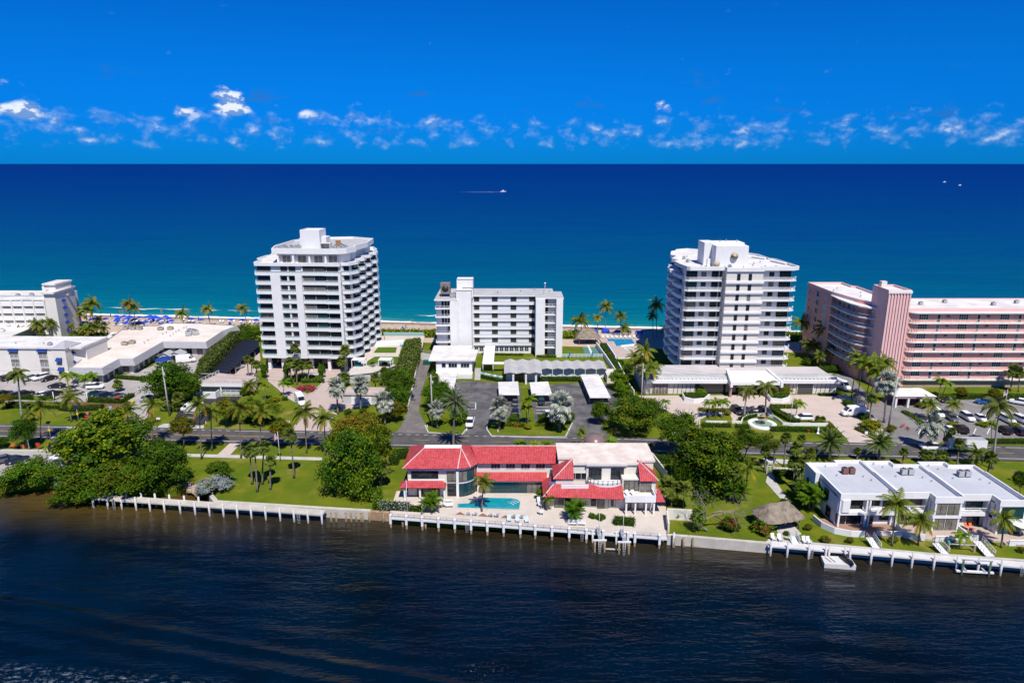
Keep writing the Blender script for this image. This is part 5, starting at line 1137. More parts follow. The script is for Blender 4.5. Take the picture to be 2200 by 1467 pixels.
deck(d2, [(836, l2(836)), (1035, l2(1035)), (1235, l2(1235)), (1433, l2(1433))], 2.3, .5, stone_m, .2)
P = [at(x, l2(x), .5) for x in (836, 1433)]; b = MB(); n_ = Vector((0, -.16, 0)); b.add([P[0] + n_ + Vector((0, 0, -.4)), P[1] + n_ + Vector((0, 0, -.4)), P[1] + n_, P[0] + n_, P[0] + Vector((0, -.02, -.4)), P[1] + Vector((0, -.02, -.4)), P[1] + Vector((0, -.02, 0)), P[0] + Vector((0, -.02, 0))], [(0, 1, 2, 3), (3, 2, 6, 7), (4, 0, 3, 7), (1, 5, 6, 2), (1, 0, 4, 5)]); b.build('fascia', white2, d2)
px2 = [839, 873, 907, 942, 977, 1012, 1047, 1082, 1118, 1150, 1186, 1223, 1260, 1296, 1349, 1364, 1417]
for x in px2:
    P = at(x, l2(x) + 1, .5); ob('post', pilew, d2, (P.x, P.y - .1, .1)); ob('piling_foot', pileb, d2, (P.x, P.y - .1, .0))
for xa_, xb_ in zip(px2, px2[1:]):
    if xb_ - xa_ > 25 and xa_ not in (1296,): P, Q = at(xa_ + 4, l2(xa_ + 4), .5), at(xb_ - 4, l2(xb_ - 4), .5); ob('railing', rail_mesh([tuple(P.xy), tuple(Q.xy)], .75, .18, 1.2, m=steel), d2, (0, 0, .5))
for x in (865, 914): P = at(x, l2(x) + 8, -.5); ob('piling_foot', pileb, d2, (P.x, P.y, .2))
ladder(d2, 1003, l2(1003) - 1); ladder(d2, 1251, l2(1251) - 1)
s2 = thing('sea_wall', 'cream sea wall edging the red-roofed house terrace', 'sea wall'); cap(s2, [(838, 1098), (1000, 1108), (1200, 1124), (1432, 1141)], -2.5, .49, .3, stone_m)
s3 = thing('sea_wall', 'stained concrete sea wall below the thatched hut garden', 'sea wall'); cap(s3, [(1434, 1150), (1480, 1153), (1560, 1160), (1655, 1168)], -2.5, .35, .7, dockc)
for x in (1448, 1468, 1488): P = at(x, 1160, -.3); ob('piling_foot', pileb, s3, (P.x, P.y - .3, .3))
P = at(1447, 1152, .4); ob('piling', pilem, s3, (P.x, P.y - .3, 0))
d3 = thing('town_house_dock', 'long white dock with white pilings in front of the town houses', 'dock')
l3 = lambda x: 1172 + (x - 1650) * (1218 - 1172) / 550
deck(d3, [(1650, l3(1650)), (1800, l3(1800)), (2000, l3(2000)), (2210, l3(2210)), (2400, l3(2400))], 1.7, .3, mat('white_dock_boards', (.64, .62, .60), .8, .2, nz=(.5, .15)))
s4 = thing('sea_wall', 'grey concrete sea wall behind the town house dock', 'sea wall'); cap(s4, [(1650, 1160), (1800, 1172), (2000, 1190), (2210, 1205), (2400, 1220)], -2.5, .40, .5, concrete)
for x in (1656, 1692, 1738, 1774, 1781, 1815, 1826, 1872, 1917, 1960, 2007, 2056, 2102, 2151): P = at(x, l3(x), .3); ob('piling', pilem, d3, (P.x, P.y - .15, 0))
ladder(d3, 1744, l3(1744), .3); ladder(d3, 2197, l3(2197) - 1, .3)
# ------------------------------------------------------------------ vegetation
def leaf_mat(name, c1, c2, trans=.24, rough=.6, spec=.10, var=.35):
    """leaf colour varies from leaf to leaf and from plant to plant; light passes through the blade"""
    m = bpy.data.materials.new(name); m.use_nodes = True; T = NT(m.node_tree); T.n.clear()
    geo = T.node('ShaderNodeNewGeometry'); oi = T.node('ShaderNodeObjectInfo')
    c = T.mix(T.m('POWER', geo.outputs['Random Per Island'], 1.3), tuple(x * .85 for x in c1), tuple(x * 1.15 for x in c2))
    hv = T.node('ShaderNodeHueSaturation'); T.l.new(c, hv.inputs['Color'])
    T.l.new(T.m('ADD', .488, T.m('MULTIPLY', oi.outputs['Random'], .024)), hv.inputs['Hue'])
    T.l.new(T.m('ADD', 1 - var / 2, T.m('MULTIPLY', T.m('FRACT', T.m('MULTIPLY', oi.outputs['Random'], 7.31)), var)), hv.inputs['Value'])
    bs = T.node('ShaderNodeBsdfPrincipled'); T.l.new(hv.outputs[0], bs.inputs['Base Color']); bs.inputs['Roughness'].default_value = rough; bs.inputs['Specular IOR Level'].default_value = spec
    tr = T.node('ShaderNodeBsdfTranslucent'); T.l.new(hv.outputs[0], tr.inputs[0])
    mx = T.node('ShaderNodeMixShader'); mx.inputs[0].default_value = trans; T.l.new(bs.outputs[0], mx.inputs[1]); T.l.new(tr.outputs[0], mx.inputs[2])
    o = T.node('ShaderNodeOutputMaterial'); T.l.new(mx.outputs[0], o.inputs[0]); MATS[name] = m
    return m
lf_dark = leaf_mat('dark_green_leaf', (0.026, 0.072, 0.004), (0.072, 0.135, 0.007))
lf_mid = leaf_mat('mid_green_leaf', (0.04, 0.11, 0.004), (0.105, 0.19, 0.007))
lf_olive = leaf_mat('olive_leaf', (0.075, 0.105, 0.005), (0.165, 0.18, 0.01))
lf_grape = leaf_mat('sea_grape_leaf', (0.07, 0.122, 0.004), (0.19, 0.225, 0.008))
lf_rust = leaf_mat('rusty_leaf', (0.11, 0.105, 0.006), (0.24, 0.165, 0.014))
lf_bright = leaf_mat('bright_green_leaf', (0.095, 0.19, 0.006), (0.2, 0.29, 0.01))
lf_yellow = leaf_mat('yellow_green_leaf', (.16, .18, .008), (.30, .27, .012))
lf_red = leaf_mat('croton_leaf', (0.13, 0.05, 0.018), (0.24, 0.1, 0.03))
lf_pink = leaf_mat('bougainvillea_bloom', (.34, .015, .06), (.48, .03, .10))
lf_maroon = leaf_mat('maroon_leaf', (.12, .008, .02), (.20, .015, .03))
lf_silver = leaf_mat('silver_leaf', (.23, .255, .20), (.40, .42, .34), .12, .7, .12)
lf_bush = leaf_mat('silver_bush_leaf', (.22, .26, .25), (.38, .42, .40), .15)
lf_coco = leaf_mat('coconut_frond', (0.102, 0.145, 0.014), (0.181, 0.217, 0.020))
lf_cocoy = leaf_mat('yellowing_frond', (.20, .165, .012), (.34, .25, .02))
lf_royal = leaf_mat('royal_frond', (0.087, 0.123, 0.020), (0.160, 0.181, 0.029))
lf_fan = leaf_mat('fan_palm_leaf', (0.085, 0.125, 0.018), (0.17, 0.205, 0.034))
lf_fanb = leaf_mat('pale_fan_leaf', (.12, .16, .02), (.20, .22, .03))
lf_date = leaf_mat('date_frond', (0.080, 0.138, 0.032), (0.152, 0.210, 0.051))
lf_dry = leaf_mat('dead_frond', (.16, .11, .06), (.24, .17, .09))
lf_cas = leaf_mat('casuarina_needle', (0.087, 0.128, 0.029), (0.174, 0.203, 0.043))
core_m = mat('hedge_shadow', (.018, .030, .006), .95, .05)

def orient_quad(b, c, n, up, w, h, m=0, rg=rnd):
    n = n.normalized(); t = n.cross(up)
    if t.length < 1e-3: t = n.cross(Vector((1, 0, 0)))
    t.normalize(); u = n.cross(t)
    b.add([c - t * w - u * h * .15, c - t * w * .1 - u * h, c + t * w - u * h * .15, c + t * w * .15 + u * h], [(0, 1, 2, 3)], m)
def rdir(rg, zlo=-1.0):
    while True:
        v = Vector((rg.uniform(-1, 1), rg.uniform(-1, 1), rg.uniform(zlo, 1)))
        if .1 < v.length < 1: return v.normalized()
def crown_proto(key, seed, lobes, nclump, per, ls, mats, second=0.0, csz=.17, open_=0.0):
    """a crown of unit radius: clumps of leaves spread through several lobes"""
    def mk():
        rg = random.Random(seed); b = MB(); tot = sum(l[3] ** 2 for l in lobes)
        for i in range(nclump):
            r_ = rg.uniform(0, tot); k = 0
            while r_ > lobes[k][3] ** 2: r_ -= lobes[k][3] ** 2; k += 1
            L = lobes[k]; d = rdir(rg, -.55); rr = L[3] * rg.uniform(.72, 1.06) * (.86 + .3 * mnoise.noise(Vector(d) * 2.3 + Vector((seed, 0, 0))))
            cc = Vector(L[:3]) + d * rr; m = 1 if rg.random() < second else 0
            s_ = csz * rg.uniform(.55, 1.25)
            for j in range(per):
                o = Vector((rg.gauss(0, 1), rg.gauss(0, 1), rg.gauss(0, .75))) * s_ * .55
                n = (d * .9 + rdir(rg) * .9 + Vector((0, 0, .35)))
                sz = ls * rg.uniform(.65, 1.3); orient_quad(b, cc + o, n, rdir(rg), sz * .62, sz, m)
        return b.mesh('crown', mats)
    return shared(key, mk)
LB_round = [(0, 0, 0, .72), (.35, .1, .18, .48), (-.36, -.05, .1, .5), (.05, -.4, .05, .46), (-.05, .38, .12, .46), (.1, 0, .42, .42), (.66, -.1, -.12, .28), (-.66, .1, -.18, .28), (-.35, 0, .5, .26), (.45, -.2, .42, .26), (.1, -.66, -.2, .28)]
LB_wide = [(0, 0, .05, .55), (.55, .05, -.02, .42), (-.55, -.05, .0, .44), (.2, -.5, -.05, .40), (-.2, .5, .0, .42), (.25, .2, .25, .36), (-.3, -.2, .28, .36), (.6, -.4, -.15, .3), (-.65, .3, -.15, .3)]
LB_tall = [(0, 0, -.35, .56), (.2, .05, .05, .52), (-.22, -.1, .1, .5), (.05, 0, .5, .40), (.3, -.2, -.45, .42), (-.3, .2, -.5, .42), (.58, .1, -.1, .32), (-.6, .15, .22, .3), (.42, .1, .42, .3), (-.5, -.3, -.25, .36), (.5, -.3, -.62, .3)]
def crown_of(kind, v=0):
    A = {'grape': (LB_round, 196, 59, 0.040, [lf_grape, lf_dark], .42), 'mangrove': (LB_wide, 201, 62, 0.036, [lf_mid, lf_olive], .3), 'dark': (LB_round, 190, 59, 0.036, [lf_dark, lf_mid], .35),
         'big': (LB_tall, 235, 62, 0.035, [lf_dark, lf_grape], .22), 'rust': (LB_round, 190, 62, 0.035, [lf_rust, lf_olive], .55), 'spread': (LB_wide, 235, 62, 0.032, [lf_dark, lf_olive], .35), 'loose': (LB_wide, 89, 45, 0.038, [lf_olive, lf_dark], .3),
         'shrub': (LB_round, 134, 48, 0.057, [lf_mid, lf_dark], .3), 'bright': (LB_round, 134, 48, 0.057, [lf_bright, lf_mid], .35), 'yellow': (LB_round, 123, 48, 0.065, [lf_yellow, lf_bright], .3), 'croton': (LB_round, 123, 48, 0.076, [lf_mid, lf_red], .38),
         'silver': (LB_wide, 168, 48, 0.046, [lf_bush, lf_olive], .12), 'olive': (LB_round, 145, 48, 0.049, [lf_olive, lf_rust], .2), 'maroon': (LB_round, 100, 48, 0.068, [lf_maroon, lf_maroon], 0), 'pink': (LB_wide, 100, 54, 0.053, [lf_pink, lf_mid], .12)}
    l, n, p_, s_, m, sec = A[kind]
    return crown_proto((kind, v), hash(kind) % 97 * 0 + sum(map(ord, kind)) + v * 31, l, n, p_, s_, m, sec)

def perpx(P, z): return FPX / (P.y * math.cos(TH) + (CH - z) * math.sin(TH))     # photo pixels per metre there
def tree(kind, bx, by, cx, cy, rx, ry, label, name='tree', group=None, trunk=.3, limbs=5, v=None, multi=1):
    """base pixel, crown-centre pixel and crown half-sizes in photo pixels"""
    P = at(bx, by); z, x = rise(cx, cy, P.y); z = max(z, .6); s_ = perpx(P, z) / 1.14; r = rx / s_; rz = ry / s_ / .93
    if z - rz * .9 < -.2 and name != 'mangrove': z = rz * .9
    t = thing(name, label, name.replace('_', ' ').split()[-1], P, 0, group)
    if v is None: v = int(bx) % 2
    ob('crown', crown_of(kind, v), t, (x - P.x, 0, z), rnd.uniform(0, 6.28), (r, r * .95, rz))
    b = MB(); C = Vector((x - P.x, 0, z)); rg = random.Random(int(bx * 3 + by))
    for k in range(multi):
        o = Vector((rg.uniform(-.4, .4), rg.uniform(-.3, .3), 0)) * (multi > 1) * trunk * 4
        f = C * .55 + Vector((rg.uniform(-.2, .2), rg.uniform(-.2, .2), 0)) * r
        b.tube([o, o.lerp(f, .5) + Vector((rg.uniform(-.1, .1) * r, 0, 0)), f], [trunk, trunk * .75, trunk * .6], 7)
        for i in range(limbs):
            a = 6.28 * (i + rg.random() * .5) / limbs; e = C + Vector((math.cos(a) * r * .62, math.sin(a) * r * .6, rg.uniform(-.1, .45) * rz))
            b.tube([f, f.lerp(e, .5) + Vector((0, 0, .1 * r)), e], [trunk * .5, trunk * .33, trunk * .12], 5)
    b.build('trunk', barkm, t)
    return t
def bush(kind, bx, by, rx, ry, label, name='shrub', group=None, v=None):
    P = at(bx, by); s_ = perpx(P, .5); r = rx / s_; rz = ry / s_ / .93
    t = thing(name, label, 'shrub', P, 0, group); ob('foliage', crown_of(kind, int(bx) % 2 if v is None else v), t, (0, 0, rz * .8), rnd.uniform(0, 6.28), (r, r, rz))
    b = MB(); b.tube([(0, 0, 0), (0, 0, rz)], [.08, .04], 5); b.build('stem', barkm, t); return t

# ---- hedges
def hedge_mesh(poly, h, mats, dens=20, ls=.13, seed=1, z0=0, second=.25, ragged=.10):
    rg = random.Random(seed); b = MB(); P = ccw(poly); inn = offset_poly(P, -.14); n = len(P)
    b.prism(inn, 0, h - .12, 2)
    def put(c, nn):
        c = c + nn * rg.gauss(0, ragged) + Vector((0, 0, rg.gauss(0, ragged * .6))); sz = ls * rg.uniform(.7, 1.3)
        orient_quad(b, c, nn + rdir(rg) * .8, rdir(rg), sz * .6, sz, 1 if rg.random() < second else 0)
    for i in range(n):
        a, c = Vector((*P[i], 0)), Vector((*P[(i + 1) % n], 0)); L = (c - a).length; nn = Vector(((c - a).y, -(c - a).x, 0)).normalized()
        for k in range(int(L * h * dens)): put(a.lerp(c, rg.random()) + Vector((0, 0, rg.random() * h)), nn)
    xs = [q[0] for q in P]; ys = [q[1] for q in P]; area = 0
    def inside(x, y):
        r_ = False
        for i in range(n):
            x1, y1 = P[i]; x2, y2 = P[(i + 1) % n]
            if (y1 > y) != (y2 > y) and x < (x2 - x1) * (y - y1) / (y2 - y1) + x1: r_ = not r_
        return r_
    for k in range(int((max(xs) - min(xs)) * (max(ys) - min(ys)) * dens)):
        x, y = rg.uniform(min(xs), max(xs)), rg.uniform(min(ys), max(ys))
        if inside(x, y): put(Vector((x, y, h)), Vector((0, 0, 1)))
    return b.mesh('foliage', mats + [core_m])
HK = {'mid': [lf_mid, lf_dark], 'dark': [lf_dark, lf_mid], 'bright': [lf_bright, lf_mid], 'yellow': [lf_yellow, lf_bright], 'cas': [lf_cas, lf_olive], 'grape': [lf_grape, lf_bright], 'silver': [lf_bush, lf_olive], 'pink': [lf_pink, lf_maroon], 'olive': [lf_olive, lf_mid]}
HS = [0]
def hedge(pts, h, kind, label, name='hedge', dens=20, ls=.13, world=False, group=None, kindtag=None, ragged=.10):
    P = [Vector(q) for q in pts] if world else [at(*q).xy for q in pts]
    c = sum(P, Vector((0, 0))) / len(P); HS[0] += 1
    t = thing(name, label, 'hedge', (c.x, c.y, 0), 0, group)
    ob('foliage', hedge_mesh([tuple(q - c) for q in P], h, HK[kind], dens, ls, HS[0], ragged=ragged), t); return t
def line_hedge(pts, wd, h, kind, label, **kw):
    """hedge of width wd along a photo polyline"""
    P = [at(*q).xy for q in pts]; L, Rr = [], []
    for i, q in enumerate(P):
        d = (P[min(i + 1, len(P) - 1)] - P[max(i - 1, 0)]).normalized(); n = Vector((-d.y, d.x)) * wd / 2; L.append(q + n); Rr.append(q - n)
    return hedge([tuple(q) for q in L + Rr[::-1]], h, kind, label, world=True, **kw)

# ---- palms
def frond(b, base, az, el, L, droop, nl=22, ll=.75, wd=.05, m=0, rg=rnd, vshape=.5, wind=0.0):
    """pinnate frond: arching midrib with leaflets along both sides"""
    d = Vector((math.cos(az) * math.cos(el), math.sin(az) * math.cos(el), math.sin(el))); q = Vector(base); pts = [q.copy()]; n = 9
    for i in range(n):
        q = q + d * (L / n); d = (d + Vector((-wind * .06, 0, -droop / n * (1 + i * .12)))).normalized(); pts.append(q.copy())
    b.tube(pts, [.05 * (1 - i / (n + 1)) + .008 for i in range(n + 1)], 3, m, cap=False)
    for i in range(nl):
        f = (i + 1.6) / (nl + 1.2); k = min(int(f * n), n - 1); c = pts[k].lerp(pts[k + 1], f * n - k); t = (pts[k + 1] - pts[k]).normalized()
        s_ = t.cross(Vector((0, 0, 1)));  s_ = s_.normalized() if s_.length > .05 else Vector((math.sin(az), -math.cos(az), 0)); up = s_.cross(t)
        l = ll * math.sin(math.pi * (.16 + .78 * f)) * rg.uniform(.85, 1.1)
        for sg in (-1, 1):
            dd = (s_ * sg + t * .55 - up * vshape * .0 + Vector((0, 0, -vshape + rg.uniform(-.15, .15)))).normalized(); mid = c + dd * l * .55; tip = c + (dd + Vector((0, 0, -.28))).normalized() * l
            b.add([c - t * wd, mid - t * wd * .9, tip, mid + t * wd * .9, c + t * wd], [(0, 1, 2, 3, 4)], m)
def fan_leaf(b, base, az, el, L, r, nseg=13, m=0, rg=rnd, fold=.25):
    d = Vector((math.cos(az) * math.cos(el), math.sin(az) * math.cos(el), math.sin(el))); c = Vector(base) + d * L - Vector((0, 0, L * .12))
    b.tube([base, c], [.03, .018], 3, m, cap=False)
    s_ = d.cross(Vector((0, 0, 1))); s_ = s_.normalized() if s_.length > .05 else Vector((1, 0, 0)); u = s_.cross(d)
    d2 = (d * (.9 if el > .7 else .6) + Vector((0, 0, -rg.uniform(.1, .5) if el > .7 else -rg.uniform(.35, 1.0)))).normalized()
    s_ = (s_ + u * rg.uniform(-.7, .7)).normalized(); s_ = (s_ - d2 * s_.dot(d2)).normalized(); u = s_.cross(d2)
    for i in range(nseg):
        a = R(-128 + 256 * (i + .5) / nseg); h = 256 / nseg * .62
        def pt(an, q, dz): return c + (d2 * math.cos(an) + s_ * math.sin(an)) * q + u * dz
        l = r * (1 - .22 * abs(a) / 2.2) * rg.uniform(.9, 1.08); dz = fold * r * (.5 if i % 2 else .34) * 0.4
        b.add([c, pt(a - R(h), l * .6, 0), pt(a, l, -.18 * r), pt(a + R(h), l * .6, 0)], [(0, 1, 2, 3)], m)
def palm_crown(kind, v):
    def mk():
        rg = random.Random(v * 17 + sum(map(ord, kind))); b = MB()
        if kind in ('coco', 'windy'):
            n = 17
            for i in range(n):
                f = i / n; el = R(74 - 105 * f + rg.uniform(-8, 8)); m = 1 if (f > .72 and rg.random() < .65) or (kind == 'windy' and rg.random() < .3) else 0
                frond(b, (0, 0, .05), i * 2.4 + rg.uniform(-.2, .2), el, rg.uniform(.92, 1.1), 1.15 + .25 * rg.random(), 20, .30, .020, m, rg, .45, 1.2 if kind == 'windy' else .25)
            for i in range(6): a = rg.uniform(0, 6.28); b.lathe([(0, -.13), (.04, -.1), (.045, -.06), (0, -.01)], 6, 1, (math.cos(a) * .07, math.sin(a) * .07))
            mats = [lf_coco, lf_cocoy]
        elif kind == 'royal':
            for i in range(14): frond(b, (0, 0, .05), i * 2.4, R(66 - 84 * i / 14 + rg.uniform(-6, 6)), rg.uniform(.9, 1.06), 1.7, 22, .26, .020, 0, rg, .55, .3)
            b.tube([(0, 0, -.42), (0, 0, -.05), (0, 0, .1)], [.06, .05, .02], 7, 1); mats = [lf_royal, lf_mid]
        elif kind == 'arch':                                   # small arching garden palms
            for i in range(11): frond(b, (0, 0, .05), i * 2.4 + rg.uniform(-.2, .2), R(62 - 60 * i / 11), rg.uniform(.9, 1.06), 1.5, 18, .34, .026, 0, rg, .35)
            mats = [lf_bright, lf_coco]
        elif kind == 'date':
            for i in range(46): frond(b, (0, 0, .05), i * 2.4, R(80 - 108 * (i / 46) ** .9 + rg.uniform(-5, 5)), rg.uniform(.92, 1.05), .75, 22, .17, .013, 0, rg, .15)
            b.lathe([(.02, -.2), (.12, -.1), (.13, .02), (.03, .12)], 8, 1); mats = [lf_date, lf_dry]
        elif kind == 'dater':                                  # silvery date palm with long arched plumes
            for i in range(40): frond(b, (0, 0, .05), i * 2.4, R(78 - 98 * (i / 40) ** .9 + rg.uniform(-5, 5)), rg.uniform(.92, 1.08), 1.0, 22, .17, .013, 0, rg, .2)
            b.lathe([(.02, -.2), (.10, -.1), (.11, .02), (.03, .12)], 8, 1); mats = [leaf_mat('grey_date_frond', (.085, .12, .055), (.15, .18, .085)), lf_dry]
        elif kind == 'fan':
            for i in range(34): fan_leaf(b, (0, 0, 0), i * 2.4, R(85 - 125 * i / 34 + rg.uniform(-8, 8)), rg.uniform(.42, .58), rg.uniform(.42, .5), 11, 0, rg)
            for i in range(7): fan_leaf(b, (0, 0, -.1), rg.uniform(0, 6.28), R(-62), .3, .3, 7, 1, rg)
            mats = [lf_fan, lf_dry]
        elif kind == 'fanb':
            for i in range(24): fan_leaf(b, (0, 0, 0), i * 2.4, R(80 - 105 * i / 24), rg.uniform(.42, .6), rg.uniform(.46, .55), 13, 0, rg)
            mats = [lf_fanb, lf_dry]
        else:                                                  # silver
            for i in range(36): fan_leaf(b, (0, 0, 0), i * 2.4, R(88 - 142 * i / 36 + rg.uniform(-9, 9)), rg.uniform(.38, .66), rg.uniform(.34, .46), 13, 0, rg, .5)
            mats = [lf_silver, lf_dry]
        return b.mesh('crown', mats)
    return shared(('palm', kind, v), mk)
def palm(bx, by, cx, cy, kind, r, label, group=None, tr=None, zlo=None, bz=0.0):
    if kind == 'fan': r *= .86 if by < 960 or by > 1005 else .64
    P = at(bx, by, bz); z, x = rise(cx, cy, P.y); z = max(z, 1.0); C = Vector((x - P.x, 0, z - bz))
    t = thing({'fan': 'cabbage_palm', 'fanb': 'fan_palm', 'silver': 'silver_fan_palm', 'date': 'date_palm', 'dater': 'date_palm', 'royal': 'royal_palm'}.get(kind, 'coconut_palm' if kind != 'arch' else 'garden_palm'), label, 'palm', P, 0, group)
    tr = tr or {'fan': .20, 'silver': .26, 'date': .34, 'dater': .30, 'royal': .24, 'arch': .11, 'fanb': .13}.get(kind, .16)
    b = MB(); n = 8; sag = C.x * .0
    pts = [Vector((C.x * (i / n) ** 1.6, .12 * math.sin(3.1 * i / n) * C.z / 9, C.z * i / n)) for i in range(n + 1)]; pts[-1] = C
    b.tube(pts, [tr * (1.45 if i == 0 else 1.0 - .35 * i / n) for i in range(n + 1)], 8); b.build('trunk', trunkm if kind not in ('royal',) else mat('royal_trunk', (.36, .34, .31), .9, .1, nz=(1.5, .25)), t)
    rz = (int(bx * 13 + by * 7) % 628) / 100
    j_ = (int(bx * 7 + by * 3) % 100) / 100
    ob('crown', palm_crown(kind, int(bx + by) % 4), t, C, ((j_ - .5) * .3, (((j_ * 7) % 1) - .5) * .3, rz if kind != 'windy' else rz * .05), r * (.9 + .22 * ((j_ * 3) % 1))); return t
def areca(bx, by, h, label, m=None):
    P = at(bx, by); t = thing('areca_palm', label, 'palm', P)
    rg = random.Random(int(bx)); b = MB(); c = MB()
    for i in range(9):
        o = Vector((rg.uniform(-.6, .6), rg.uniform(-.5, .5), 0)); hh = h * rg.uniform(.3, .6); tp = o * 1.7 + Vector((0, 0, hh)); c.tube([o, tp], [.06, .04], 5)
        for k in range(7): frond(b, tp, k * 2.4 + i, R(rg.uniform(25, 75)), h * .48, 1.1, 16, h * .13, h * .011, 0, rg, .35)
    c.build('stems', trunkm, t); b.build('crown', m or lf_bright, t); return t

